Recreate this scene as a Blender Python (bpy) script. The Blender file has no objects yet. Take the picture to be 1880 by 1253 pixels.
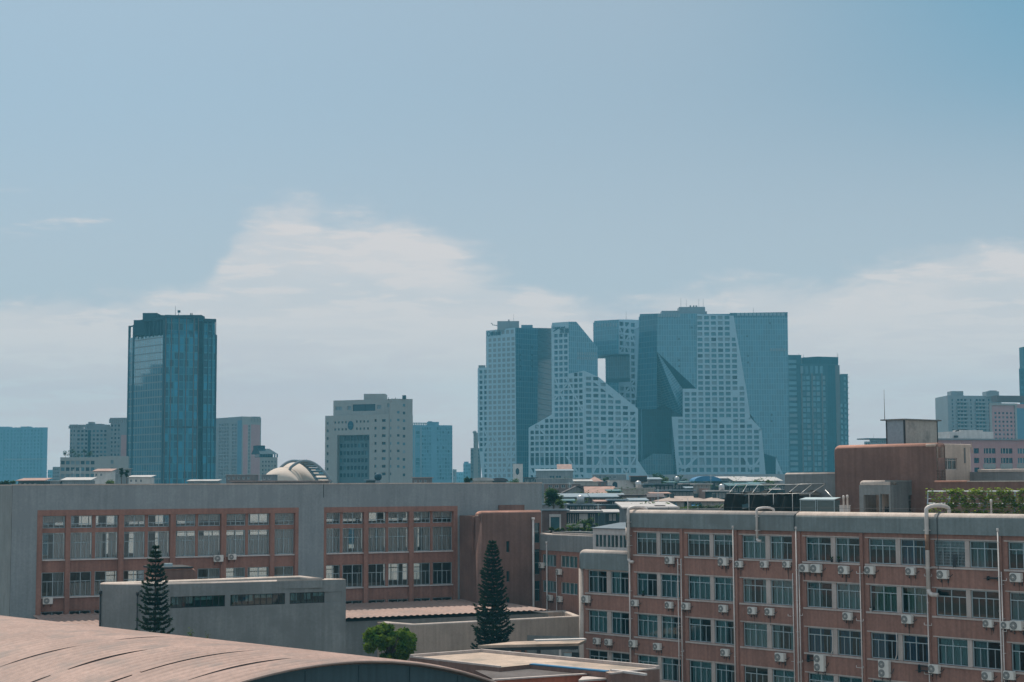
import bpy, bmesh, math, random
from mathutils import Vector, Matrix
random.seed(11)
SC = bpy.context.scene
COL = SC.collection
rad = math.radians

# ------------------------------------------------------------------ camera
CAMZ, F, CX, CY = 22.0, 3000.0, 940.0, 626.5
PITCH, ROLL = math.atan(265.5 / F), 0.0045
ROT = (Matrix.Rotation(math.pi / 2 + PITCH, 3, 'X') @ Matrix.Rotation(-ROLL, 3, 'Z'))
cd = bpy.data.cameras.new('camera'); cam = bpy.data.objects.new('camera', cd); COL.objects.link(cam)
cam.matrix_world = Matrix.Translation((0, 0, CAMZ)) @ ROT.to_4x4()
cd.sensor_width = 36.0; cd.lens = F / 1880.0 * 36.0
cd.clip_start = 1.0; cd.clip_end = 30000.0
SC.camera = cam

# ------------------------------------------------------------------ light
SUN_EL, SUN_AZ = rad(61), rad(-22)          # azimuth clockwise from +Y
SKY_STRENGTH, SUN_STRENGTH = 0.12, 4.0
HAZE_DENSITY, HAZE_COLOR = 0.00024, (0.22, 0.74, 1.0)
EXPOSURE = 0.12
SC.view_settings.view_transform = 'Standard'; SC.view_settings.look = 'None'
SC.view_settings.exposure = EXPOSURE; SC.view_settings.gamma = 1.0
SC.cycles.use_denoising = True
SC.cycles.max_bounces = 8; SC.cycles.transparent_max_bounces = 12
SC.cycles.volume_bounces = 0

sl = bpy.data.lights.new('sun', 'SUN'); so = bpy.data.objects.new('sun', sl); COL.objects.link(so)
sl.energy = SUN_STRENGTH; sl.angle = rad(0.5); sl.color = (1.0, 0.88, 0.76)
sd = Vector((math.sin(SUN_AZ) * math.cos(SUN_EL), math.cos(SUN_AZ) * math.cos(SUN_EL), math.sin(SUN_EL)))
so.rotation_euler = (-sd).to_track_quat('-Z', 'Y').to_euler()
so.location = (0, 0, 300)

w = bpy.data.worlds.new("World"); SC.world = w; w.use_nodes = True
NT = w.node_tree; N = NT.nodes; LK = NT.links
def nd(t, **k):
    n = N.new(t)
    for a, b in k.items(): setattr(n, a, b)
    return n
def mth(op, a, b=None, c=None, clamp=False):
    n = nd('ShaderNodeMath', operation=op, use_clamp=clamp)
    for i, v in enumerate((a, b, c)):
        if v is None: continue
        if isinstance(v, (int, float)): n.inputs[i].default_value = v
        else: LK.new(v, n.inputs[i])
    return n.outputs[0]
def mixc(f, a, b, bt='MIX'):
    n = nd('ShaderNodeMix', data_type='RGBA', blend_type=bt)
    for s, v in ((n.inputs[0], f), (n.inputs[6], a), (n.inputs[7], b)):
        if isinstance(v, (int, float)): s.default_value = v
        elif isinstance(v, tuple): s.default_value = (*v, 1)
        else: LK.new(v, s)
    return n.outputs[2]
sky = nd('ShaderNodeTexSky', sky_type='NISHITA'); sky.sun_disc = False
sky.sun_elevation = SUN_EL; sky.sun_rotation = SUN_AZ
sky.altitude = 300; sky.air_density = 1.0; sky.dust_density = 1.5; sky.ozone_density = 1.0
tc = nd('ShaderNodeTexCoord')
sp = nd('ShaderNodeSeparateXYZ'); LK.new(tc.outputs['Generated'], sp.inputs[0])
ay = mth('MAXIMUM', sp.outputs[1], 0.05)
gx = mth('DIVIDE', sp.outputs[0], ay)           # tangent-plane coordinates of the northern sky
gz = mth('DIVIDE', sp.outputs[2], ay)
gv = nd('ShaderNodeCombineXYZ'); LK.new(gx, gv.inputs[0]); LK.new(gz, gv.inputs[1])
def noise(scale, sx, sy, detail=6, rough=0.55, off=0.0, dist=0.0):
    m = nd('ShaderNodeMapping'); LK.new(gv.outputs[0], m.inputs[0])
    m.inputs['Scale'].default_value = (sx, sy, 1); m.inputs['Location'].default_value = (off, off * .7, off)
    n = nd('ShaderNodeTexNoise'); LK.new(m.outputs[0], n.inputs['Vector'])
    n.inputs['Scale'].default_value = scale; n.inputs['Detail'].default_value = detail
    n.inputs['Roughness'].default_value = rough; n.inputs['Distortion'].default_value = dist
    return n.outputs[0]
def curve(x, pts, x0, x1, y0, y1):
    t = nd('ShaderNodeMapRange'); LK.new(x, t.inputs[0])
    t.inputs[1].default_value = x0; t.inputs[2].default_value = x1
    c = nd('ShaderNodeFloatCurve'); LK.new(t.outputs[0], c.inputs['Value'])
    cv = c.mapping.curves[0]
    P = [((a - x0) / (x1 - x0), (b - y0) / (y1 - y0)) for a, b in pts]
    cv.points[0].location = P[0]; cv.points[1].location = P[-1]
    for p in P[1:-1]: cv.points.new(*p)
    c.mapping.update()
    return mth('MULTIPLY_ADD', c.outputs[0], y1 - y0, y0)
def smooth(v, a, b):
    t = nd('ShaderNodeMapRange', interpolation_type='SMOOTHSTEP'); LK.new(v, t.inputs[0])
    t.inputs[1].default_value = a; t.inputs[2].default_value = b
    return t.outputs[0]
def K(x): return (x - 940) / 3000.0
def E_(y): return (892 - y) / 3000.0
top = curve(gx, [(K(-900), E_(470)), (K(-300), E_(535)), (K(0), E_(536)), (K(200), E_(520)), (K(310), E_(522)), (K(360), E_(505)), (K(405), E_(450)),
                 (K(455), E_(378)), (K(520), E_(360)), (K(565), E_(372)), (K(610), E_(396)), (K(720), E_(398)), (K(790), E_(418)), (K(900), E_(462)),
                 (K(1000), E_(508)), (K(1060), E_(546)), (K(1160), E_(552)), (K(1300), E_(528)), (K(1450), E_(494)), (K(1600), E_(484)), (K(1700), E_(474)),
                 (K(1880), E_(444)), (K(2600), E_(330))], K(-900), K(2600), 0.0, 0.3)
n1 = noise(16, 1.0, 2.6, 7, .58, 0.3, .25)
n2 = noise(9, 0.7, 3.2, 6, .6, 4.1, .4)
n3 = noise(30, 0.7, 4.0, 6, .6, 2.2, .3)
d = mth('SUBTRACT', top, gz)                       # > 0 below the cloud's top edge
d = mth('MULTIPLY_ADD', mth('SUBTRACT', n1, 0.5), 0.065, d)
edge = smooth(d, -0.004, 0.020)
bright = mth('MULTIPLY', smooth(d, 0.22, 0.0), smooth(d, -0.004, 0.014))
body = mth('MULTIPLY', edge, mth('MULTIPLY_ADD', smooth(n2, 0.3, 0.72), 0.50, mth('MULTIPLY_ADD', bright, .28, .28)))
streak = mth('MULTIPLY', mth('MULTIPLY', smooth(n3, 0.47, 0.70), 0.75), bright)
wn = noise(14, 0.9, 5.0, 6, .62, 7.7, .3)
wz = mth('MULTIPLY', smooth(gz, E_(440), E_(400)), smooth(gz, E_(330), E_(362)))
wisps = mth('MULTIPLY', mth('MULTIPLY', smooth(wn, .54, .70), wz), smooth(gx, K(760), K(300)))
top2 = curve(gx, [(K(-900), E_(640)), (K(0), E_(628)), (K(250), E_(640)), (K(420), E_(622)), (K(640), E_(596)), (K(900), E_(574)), (K(1100), E_(572)), (K(1300), E_(585)), (K(1600), E_(580)), (K(1780), E_(566)), (K(2600), E_(560))], K(-900), K(2600), 0.0, 0.3)
n4 = noise(22, 0.6, 3.6, 7, .6, 9.3, .35)
d2 = mth('MULTIPLY_ADD', mth('SUBTRACT', n4, 0.5), 0.05, mth('SUBTRACT', top2, gz))
lower = mth('MULTIPLY', mth('MULTIPLY', smooth(d2, -.003, .010), smooth(d2, .05, .004)), .45)
body = mth('MAXIMUM', body, lower)
cm = mth('MAXIMUM', mth('ADD', body, streak, clamp=True), mth('MULTIPLY', wisps, .8))
cm = mth('MULTIPLY', cm, smooth(sp.outputs[1], 0.0, 0.35))
veil = smooth(gz, 0.33, 0.0)                       # milky air towards the horizon
S_RAW = 1.0 / SKY_STRENGTH
base = mixc(1.0, sky.outputs[0], (0.90, 0.90, 0.86), 'MULTIPLY')
def C_(*c): return tuple(S_RAW * x for x in c)
north = smooth(sp.outputs[1], 0.1, 0.5)
band = mixc(smooth(gx, -0.36, 0.30), C_(.375, .485, .585), C_(.335, .415, .49))
band = mixc(mth('MULTIPLY', smooth(gx, 0.06, 0.40), smooth(gz, 0.12, 0.34)), band, C_(.135, .32, .455))
band = mixc(smooth(gz, 0.26, 0.09), band, C_(.475, .505, .55))
band = mixc(smooth(gz, 0.125, 0.045), band, C_(.70, .495, .51))
base = mixc(mth('MULTIPLY', north, 0.88), base, band)
col = mixc(mth('MULTIPLY', cm, 0.9), base, C_(0.745, 0.665, 0.64))
# thin cloud added to the unseen sky overhead and south, for more ambient light
rest = mth('MAXIMUM', smooth(sp.outputs[1], 0.45, -0.1), smooth(sp.outputs[2], 0.36, 0.7))
col = mixc(mth('MULTIPLY', rest, 0.8), col, C_(0.54, 0.61, 0.66))
bg = N['Background']; LK.new(col, bg.inputs[0]); bg.inputs[1].default_value = SKY_STRENGTH

# ------------------------------------------------------------------ pixel -> place helpers
def ray(px, py):
    return ROT @ Vector(((px - CX) / F, -(py - CY) / F, -1.0))
def W(px, py, Y):
    r = ray(px, py); s = Y / r.y
    return Vector((r.x * s, Y, CAMZ + r.z * s))
class Face:
    """A vertical plane: u metres along it (to the right seen from outside), z up, o metres outwards."""
    def __init__(s, O, d):
        s.O = Vector((O[0], O[1])); s.d = Vector((d[0], d[1])).normalized(); s.n = Vector((s.d.y, -s.d.x))
    @staticmethod
    def px(a, b, py=900):
        A, B = W(a[0], py, a[1]), W(b[0], py, b[1])
        return Face(A.xy, (B - A).xy)
    def pt(s, u, z, o=0.0):
        p = s.O + s.d * u + s.n * o
        return Vector((p.x, p.y, z))
    def uv(s, px, py):
        r = ray(px, py); t = s.O.dot(s.n) / (r.x * s.n.x + r.y * s.n.y)
        return ((Vector((r.x, r.y)) * t - s.O).dot(s.d), CAMZ + r.z * t)
    def u(s, px, py=1000): return s.uv(px, py)[0]
    def z(s, px, py): return s.uv(px, py)[1]
    def off(s, o, du=0): return Face(s.O + s.n * o + s.d * du, s.d)
    def side(s, u):               # the face running away from the camera at u, seen from the right
        p = s.pt(u, 0); return Face(p.xy, -s.n)
    def ang(s): return math.atan2(s.d.y, s.d.x)

class MB:
    def __init__(s): s.v = []; s.f = []; s.m = []; s.uvs = []; s.sm = []
    def poly(s, pts, mi=0, uv=None, smooth=False):
        k = len(s.v); s.v += [tuple(p) for p in pts]; s.f.append(tuple(range(k, k + len(pts)))); s.m.append(mi); s.uvs.append(uv); s.sm.append(smooth)
    def mesh(s, V, Fc, mi=0, smooth=False):
        k = len(s.v); s.v += [tuple(p) for p in V]
        for f in Fc: s.f.append(tuple(i + k for i in f)); s.m.append(mi); s.uvs.append(None); s.sm.append(smooth)
    def hexa(s, c, mi=0):          # 8 corners: bottom 4 ccw, top 4 ccw
        s.mesh(c, [(0, 3, 2, 1), (4, 5, 6, 7), (0, 1, 5, 4), (1, 2, 6, 5), (2, 3, 7, 6), (3, 0, 4, 7)], mi)
    def box(s, c, d, mi=0, rz=0.0):
        cx, cy, cz = c; hx, hy, hz = d[0] / 2, d[1] / 2, d[2] / 2; co, si = math.cos(rz), math.sin(rz)
        P = []
        for dz in (-hz, hz):
            for x, y in ((-hx, -hy), (hx, -hy), (hx, hy), (-hx, hy)): P.append((cx + x * co - y * si, cy + x * si + y * co, cz + dz))
        s.hexa(P, mi)
    def fbox(s, f, u0, u1, z0, z1, o0, o1, mi=0):
        lo, hi = min(o0, o1), max(o0, o1)
        s.hexa([f.pt(u, z, o) for z in (z0, z1) for u, o in ((u0, hi), (u1, hi), (u1, lo), (u0, lo))], mi)
    def prism(s, xy, z0, z1, mi=0, top=True):
        n = len(xy); V = [(p[0], p[1], z0) for p in xy] + [(p[0], p[1], z1) for p in xy]
        Fc = [(i, (i + 1) % n, n + (i + 1) % n, n + i) for i in range(n)]
        if top: Fc += [tuple(range(n, 2 * n)), tuple(range(n - 1, -1, -1))]
        s.mesh(V, Fc, mi)
    def bar(s, a, b, r, mi=0, r2=None):     # square bar between two points
        s.tube([a, b], r, 4, mi, r2=r2, smooth=False)
    def tube(s, path, r, n=8, mi=0, r2=None, smooth=True):
        path = [Vector(p) for p in path]; V = []; Fc = []
        for i, p in enumerate(path):
            t = ((path[i + 1] - p) if i < len(path) - 1 else (p - path[i - 1]))
            if 0 < i < len(path) - 1: t = (path[i + 1] - p).normalized() + (p - path[i - 1]).normalized()
            t.normalize(); x = t.orthogonal() if i == 0 else (X - t * X.dot(t))
            X = x.normalized(); y = t.cross(X)
            rr = r if r2 is None else r + (r2 - r) * i / (len(path) - 1)
            for k in range(n):
                a = 2 * math.pi * k / n + math.pi / n
                V.append(p + (X * math.cos(a) + y * math.sin(a)) * rr)
        for i in range(len(path) - 1):
            for k in range(n): Fc.append((i * n + k, i * n + (k + 1) % n, (i + 1) * n + (k + 1) % n, (i + 1) * n + k))
        Fc += [tuple(range(n - 1, -1, -1)), tuple(range((len(path) - 1) * n, len(path) * n))]
        s.mesh(V, Fc, mi, smooth)
    def lathe(s, c, prof, n=16, mi=0, smooth=True):
        V = []; Fc = []
        for r, z in prof:
            for k in range(n): V.append((c[0] + r * math.cos(2 * math.pi * k / n), c[1] + r * math.sin(2 * math.pi * k / n), c[2] + z))
        for i in range(len(prof) - 1):
            for k in range(n): Fc.append((i * n + k, i * n + (k + 1) % n, (i + 1) * n + (k + 1) % n, (i + 1) * n + k))
        Fc += [tuple(range(n - 1, -1, -1)), tuple(range((len(prof) - 1) * n, len(prof) * n))]
        s.mesh(V, Fc, mi, smooth)
    def build(s, name, mats, parent=None, label=None, cat=None, kind=None, group=None, loc=None):
        me = bpy.data.meshes.new(name)
        o3 = Vector(LOC.get(parent.name, (0, 0, 0))) if parent else Vector(loc or (0, 0, 0))
        me.from_pydata([tuple(Vector(v) - o3) for v in s.v], [], s.f)
        for m in (mats if isinstance(mats, (list, tuple)) else [mats]): me.materials.append(m)
        me.polygons.foreach_set('material_index', s.m); me.polygons.foreach_set('use_smooth', s.sm)
        if any(u is not None for u in s.uvs):
            ul = me.uv_layers.new(name='UVMap')
            for p, u in zip(me.polygons, s.uvs):
                if u:
                    for li, q in zip(p.loop_indices, u): ul.data[li].uv = q
        me.update()
        o = bpy.data.objects.new(name, me); COL.objects.link(o)
        if parent: o.parent = parent; LOC[o.name] = tuple(o3)
        else: o.location = o3; LOC[o.name] = tuple(o3)
        tag(o, label, cat, kind, group)
        return o
LOC = {}
def tag(o, label=None, cat=None, kind=None, group=None):
    if label: o['label'] = label
    if cat: o['category'] = cat
    if kind: o['kind'] = kind
    if group: o['group'] = group
    return o
def thing(name, label, cat, loc, group=None):
    o = bpy.data.objects.new(name, None); COL.objects.link(o); o.empty_display_size = .5
    o.location = loc; LOC[o.name] = tuple(loc); tag(o, label, cat, None, group)
    return o
def copy_thing(root, loc, rz, label, group=None):
    r = root.copy(); COL.objects.link(r); r.location = loc; r.rotation_euler = (0, 0, rz); r['label'] = label
    if group: r['group'] = group
    for ch in list(root.children):
        c = ch.copy(); COL.objects.link(c); c.parent = r
        for g in ch.children:
            e = g.copy(); COL.objects.link(e); e.parent = c
    return r

# ------------------------------------------------------------------ materials
def mat(name, base, rough=.85, var=.22, scale=.6, streak=0.0, fine=.10, metal=0.0, spec=.3, coord='Object', stain=None):
    m = bpy.data.materials.new(name); m.use_nodes = True; t = m.node_tree; n = t.nodes; L = t.links
    b = n['Principled BSDF']; b.inputs['Roughness'].default_value = rough; b.inputs['Metallic'].default_value = metal
    b.inputs['Specular IOR Level'].default_value = spec
    tcn = n.new('ShaderNodeTexCoord')
    def nz(sc, vec=(1, 1, 1), det=5):
        mp = n.new('ShaderNodeMapping'); mp.inputs['Scale'].default_value = vec; L.new(tcn.outputs[coord], mp.inputs[0])
        q = n.new('ShaderNodeTexNoise'); q.inputs['Scale'].default_value = sc; q.inputs['Detail'].default_value = det; L.new(mp.outputs[0], q.inputs['Vector'])
        return q.outputs[0]
    def mx(f, a, b2, bt):
        q = n.new('ShaderNodeMix'); q.data_type = 'RGBA'; q.blend_type = bt
        for s_, v in ((q.inputs[0], f), (q.inputs[6], a), (q.inputs[7], b2)):
            if isinstance(v, (int, float)): s_.default_value = v
            elif isinstance(v, tuple): s_.default_value = (*v[:3], 1)
            else: L.new(v, s_)
        return q.outputs[2]
    def rng(o_, lo, hi, a=.3, c=.7):
        q = n.new('ShaderNodeMapRange'); L.new(o_, q.inputs[0]); q.inputs[1].default_value = a; q.inputs[2].default_value = c
        q.inputs[3].default_value = lo; q.inputs[4].default_value = hi; return q.outputs[0]
    c = mx(1.0, tuple(base), rng(nz(scale), 1 - var, 1 + var), 'MULTIPLY')
    if fine: c = mx(1.0, c, rng(nz(scale * 14, det=3), 1 - fine, 1 + fine), 'MULTIPLY')
    if streak:
        c = mx(1.0, c, rng(nz(3.2, (1, 1, .05), 6), 1 - streak * .7, 1 + streak * .45), 'MULTIPLY')
        c = mx(rng(nz(1.7, (1, 1, .16), 6), 0, streak * .8, .54, .76), c, tuple(x * .5 for x in base), 'MIX')
    if stain: c = mx(rng(nz(.45, det=7), 0, 1, .5, .66), c, tuple(stain), 'MIX')
    L.new(c, b.inputs['Base Color'])
    return m
def glass_mat(name, base, pane=(1.5, 3.2), line=(.1, .14, .15), lw=.06, ior=1.75, rough=.06, var=.5, metal=0.0):
    """Curtain wall: panes in UV metres, thin mullions between, each pane a little different."""
    m = bpy.data.materials.new(name); m.use_nodes = True; t = m.node_tree; n = t.nodes; L = t.links
    b = n['Principled BSDF']; b.inputs['IOR'].default_value = ior; b.inputs['Metallic'].default_value = metal
    uv = n.new('ShaderNodeUVMap')
    br = n.new('ShaderNodeTexBrick'); L.new(uv.outputs[0], br.inputs['Vector']); br.offset = 0.0; br.squash = 1.0
    br.inputs['Scale'].default_value = 1.0; br.inputs['Mortar Size'].default_value = lw; br.inputs['Mortar Smooth'].default_value = 0.0
    br.inputs['Brick Width'].default_value = pane[0]; br.inputs['Row Height'].default_value = pane[1]; br.inputs['Bias'].default_value = -.2
    br.inputs['Color1'].default_value = (*[c * (1 - var) for c in base], 1); br.inputs['Color2'].default_value = (*[c * (1 + var) for c in base], 1)
    br.inputs['Mortar'].default_value = (*line, 1)
    L.new(br.outputs['Color'], b.inputs['Base Color'])
    mr = n.new('ShaderNodeMapRange'); L.new(br.outputs['Fac'], mr.inputs[0]); mr.inputs[3].default_value = rough; mr.inputs[4].default_value = .6
    L.new(mr.outputs[0], b.inputs['Roughness'])
    return m
def pane_mat(name, tint=(.80, .88, .88), gl=.9):
    m = bpy.data.materials.new(name); m.use_nodes = True; t = m.node_tree; n = t.nodes; L = t.links
    n.remove(n['Principled BSDF']); out = n['Material Output']
    tr = n.new('ShaderNodeBsdfTransparent'); tr.inputs[0].default_value = (*tint, 1)
    g = n.new('ShaderNodeBsdfGlossy'); g.inputs[0].default_value = (gl, gl, gl, 1); g.inputs['Roughness'].default_value = .02
    fr = n.new('ShaderNodeFresnel'); fr.inputs[0].default_value = 1.5
    mp = n.new('ShaderNodeMath'); mp.operation = 'MULTIPLY'; mp.inputs[1].default_value = 1.6; mp.use_clamp = True; L.new(fr.outputs[0], mp.inputs[0])
    mi = n.new('ShaderNodeMixShader'); L.new(mp.outputs[0], mi.inputs[0]); L.new(tr.outputs[0], mi.inputs[1]); L.new(g.outputs[0], mi.inputs[2])
    L.new(mi.outputs[0], out.inputs[0])
    return m
def cloth_mat(name, col, trans=.45):
    m = bpy.data.materials.new(name); m.use_nodes = True; t = m.node_tree; n = t.nodes; L = t.links
    n.remove(n['Principled BSDF']); out = n['Material Output']
    a = n.new('ShaderNodeBsdfDiffuse'); a.inputs[0].default_value = (*col, 1)
    b = n.new('ShaderNodeBsdfTranslucent'); b.inputs[0].default_value = (*col, 1)
    mi = n.new('ShaderNodeMixShader'); mi.inputs[0].default_value = trans
    L.new(a.outputs[0], mi.inputs[1]); L.new(b.outputs[0], mi.inputs[2]); L.new(mi.outputs[0], out.inputs[0])
    return m
def leaf_mat(name, c1, c2, trans=.25, scale=.8):
    m = bpy.data.materials.new(name); m.use_nodes = True; t = m.node_tree; n = t.nodes; L = t.links
    n.remove(n['Principled BSDF']); out = n['Material Output']
    tcn = n.new('ShaderNodeTexCoord'); q = n.new('ShaderNodeTexNoise'); q.inputs['Scale'].default_value = scale; q.inputs['Detail'].default_value = 4
    L.new(tcn.outputs['Object'], q.inputs['Vector'])
    r = n.new('ShaderNodeValToRGB'); L.new(q.outputs[0], r.inputs[0])
    r.color_ramp.elements[0].position = .35; r.color_ramp.elements[0].color = (*c1, 1); r.color_ramp.elements[1].position = .65; r.color_ramp.elements[1].color = (*c2, 1)
    a = n.new('ShaderNodeBsdfDiffuse'); b = n.new('ShaderNodeBsdfTranslucent'); L.new(r.outputs[0], a.inputs[0]); L.new(r.outputs[0], b.inputs[0])
    mi = n.new('ShaderNodeMixShader'); mi.inputs[0].default_value = trans
    L.new(a.outputs[0], mi.inputs[1]); L.new(b.outputs[0], mi.inputs[2]); L.new(mi.outputs[0], out.inputs[0])
    return m
M = dict(
    concrete=mat('grey_concrete', (.225, .238, .238), .9, .12, .35, .20, .08, stain=(.195, .205, .205)),
    concrete_l=mat('blue_grey_tile_facade', (.255, .285, .298), .9, .10, .35, .16, .08, stain=(.235, .262, .275)),
    concrete_p=mat('parapet_concrete', (.19, .222, .226), .9, .12, .35, .26, .08, stain=(.165, .185, .185)),
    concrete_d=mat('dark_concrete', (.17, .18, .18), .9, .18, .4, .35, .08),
    coping=mat('coping', (.50, .43, .38), .9, .15, .8, .12, .12),  # paler than concrete: sunlight on tops and corner rolls put into the colour
    copered=mat('sunlit_red_coping', (.46, .24, .18), .9, .15, .8, .12, .10),  # paler copy of the red render, sunlight put into its colour
    red=mat('red_brown_tile', (.29, .152, .118), .75, .13, .3, .26, .10),
    redc=mat('red_brown_render', (.19, .112, .092), .9, .2, .35, .24, .08),
    white=mat('white_paint', (.55, .52, .50), .6, .10, .9, .14, .06),
    offwhite=mat('off_white_trim', (.46, .40, .37), .8, .12, .9, .16, .08),
    alu=mat('window_aluminium', (.36, .45, .48), .45, .05, .5, 0, 0, .2),
    pvc=mat('pvc_pipe', (.60, .55, .52), .45, .14, 1.2, .22, .06),
    dark=mat('dark_metal', (.03, .035, .04), .5, .2, 1.0),
    rust=mat('rusty_pipe', (.26, .15, .10), .8, .25, 2.0, .2),
    beige=mat('beige_render', (.47, .375, .315), .9, .12, .4, .2, .06),
    acwhite=mat('air_conditioner_case', (.66, .64, .60), .5, .06, 1.5, .10, .03),
    acgrille=mat('air_conditioner_grille', (.17, .18, .18), .5, .1, 3.0),
    interior=mat('room_interior', (.13, .14, .14), .9, .3, .5),
    interior_l=mat('light_room_interior', (.72, .70, .66), .9, .15, .5),
    gravel=mat('roof_gravel', (.27, .24, .21), .95, .3, .6, 0, .25),
    asphalt=mat('asphalt', (.05, .05, .05), .9, .2, .3),
    pane=pane_mat('window_pane', (.50, .80, .85)),
    pane_l=pane_mat('clear_window_pane', (.80, .84, .86)),
    pane_g=pane_mat('green_window_pane', (.30, .52, .47)),
    curt=cloth_mat('pale_curtain', (.74, .73, .70)),
    curt_b=cloth_mat('blue_curtain', (.10, .22, .34)),
    curt_y=cloth_mat('cream_curtain', (.58, .52, .42)),
    curt_t=cloth_mat('grey_curtain', (.46, .50, .50)),
)

# ------------------------------------------------------------------ shape helpers
def clip(poly, cl):
    """Sutherland-Hodgman: 2-D poly against a convex ccw polygon."""
    out = poly
    for i in range(len(cl)):
        a, b = cl[i], cl[(i + 1) % len(cl)]; inp, out = out, []
        if not inp: return []
        def side(p): return (b[0] - a[0]) * (p[1] - a[1]) - (b[1] - a[1]) * (p[0] - a[0])
        for j in range(len(inp)):
            p, q = inp[j - 1], inp[j]; sp_, sq = side(p), side(q)
            if (sp_ >= 0) != (sq >= 0):
                t = sp_ / (sp_ - sq); out.append((p[0] + (q[0] - p[0]) * t, p[1] + (q[1] - p[1]) * t))
            if sq >= 0: out.append(q)
    return out
def inside(p, cl, m=0.0):
    for i in range(len(cl)):
        a, b = cl[i], cl[(i + 1) % len(cl)]; l = math.hypot(b[0] - a[0], b[1] - a[1]) or 1
        if ((b[0] - a[0]) * (p[1] - a[1]) - (b[1] - a[1]) * (p[0] - a[0])) / l < m: return False
    return True
def ccw(P):
    A = sum(P[i - 1][0] * P[i][1] - P[i][0] * P[i - 1][1] for i in range(len(P)))
    return P if A > 0 else P[::-1]
def wall(mb, f, u0, u1, z0, z1, ops, depth=.2, polys=None, o=0.0, mi=0, ri=None):
    """Wall sheet with rectangular openings (u0,u1,z0,z1) and their reveals. polys: convex outlines it is clipped to. Returns the openings kept."""
    if polys:
        polys = [ccw(p) for p in polys]
        ops = [q for q in ops if all(any(inside(c, p, .01) for p in polys) for c in ((q[0], q[2]), (q[1], q[2]), (q[1], q[3]), (q[0], q[3])))]
    r6 = lambda x: round(x, 4)
    ops = [tuple(r6(x) for x in q) for q in ops]
    ops = [q for q in ops if q[0] >= u0 and q[1] <= u1 and q[2] >= z0 and q[3] <= z1]
    zs = sorted({r6(z0), r6(z1), *[q[2] for q in ops], *[q[3] for q in ops]})
    def put(a, b, c, e):
        P = [(a, c), (b, c), (b, e), (a, e)]
        for Q in ([P] if not polys else [clip(P, cl) for cl in polys]):
            if len(Q) > 2: mb.poly([f.pt(x, z, o) for x, z in Q], mi, [(x, z) for x, z in Q])
    for za, zb in zip(zs, zs[1:]):
        zc = (za + zb) / 2; x = u0
        for a, b in sorted((q[0], q[1]) for q in ops if q[2] < zc < q[3]):
            if a > x + 1e-4: put(x, a, za, zb)
            x = max(x, b)
        if u1 > x + 1e-4: put(x, u1, za, zb)
    for a, b, c, e in ops:
        if ri is None: ri_ = mi
        else: ri_ = ri
        for (x, z), (x2, z2) in (((a, c), (b, c)), ((b, c), (b, e)), ((b, e), (a, e)), ((a, e), (a, c))):
            mb.poly([f.pt(x, z, o), f.pt(x2, z2, o), f.pt(x2, z2, o - depth), f.pt(x, z, o - depth)], ri_)
    return ops
def rrect(u0, u1, z0, z1, tl=0, tr=0, n=6):
    P = [(u0, z0), (u1, z0)]
    if tr: P += [(u1 - tr + tr * math.cos(a), z1 - tr + tr * math.sin(a)) for a in [math.pi / 2 * i / n for i in range(n + 1)]]
    else: P.append((u1, z1))
    if tl: P += [(u0 + tl - tl * math.sin(a), z1 - tl + tl * math.cos(a)) for a in [math.pi / 2 * i / n for i in range(n + 1)]]
    else: P.append((u0, z1))
    return P
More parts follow.
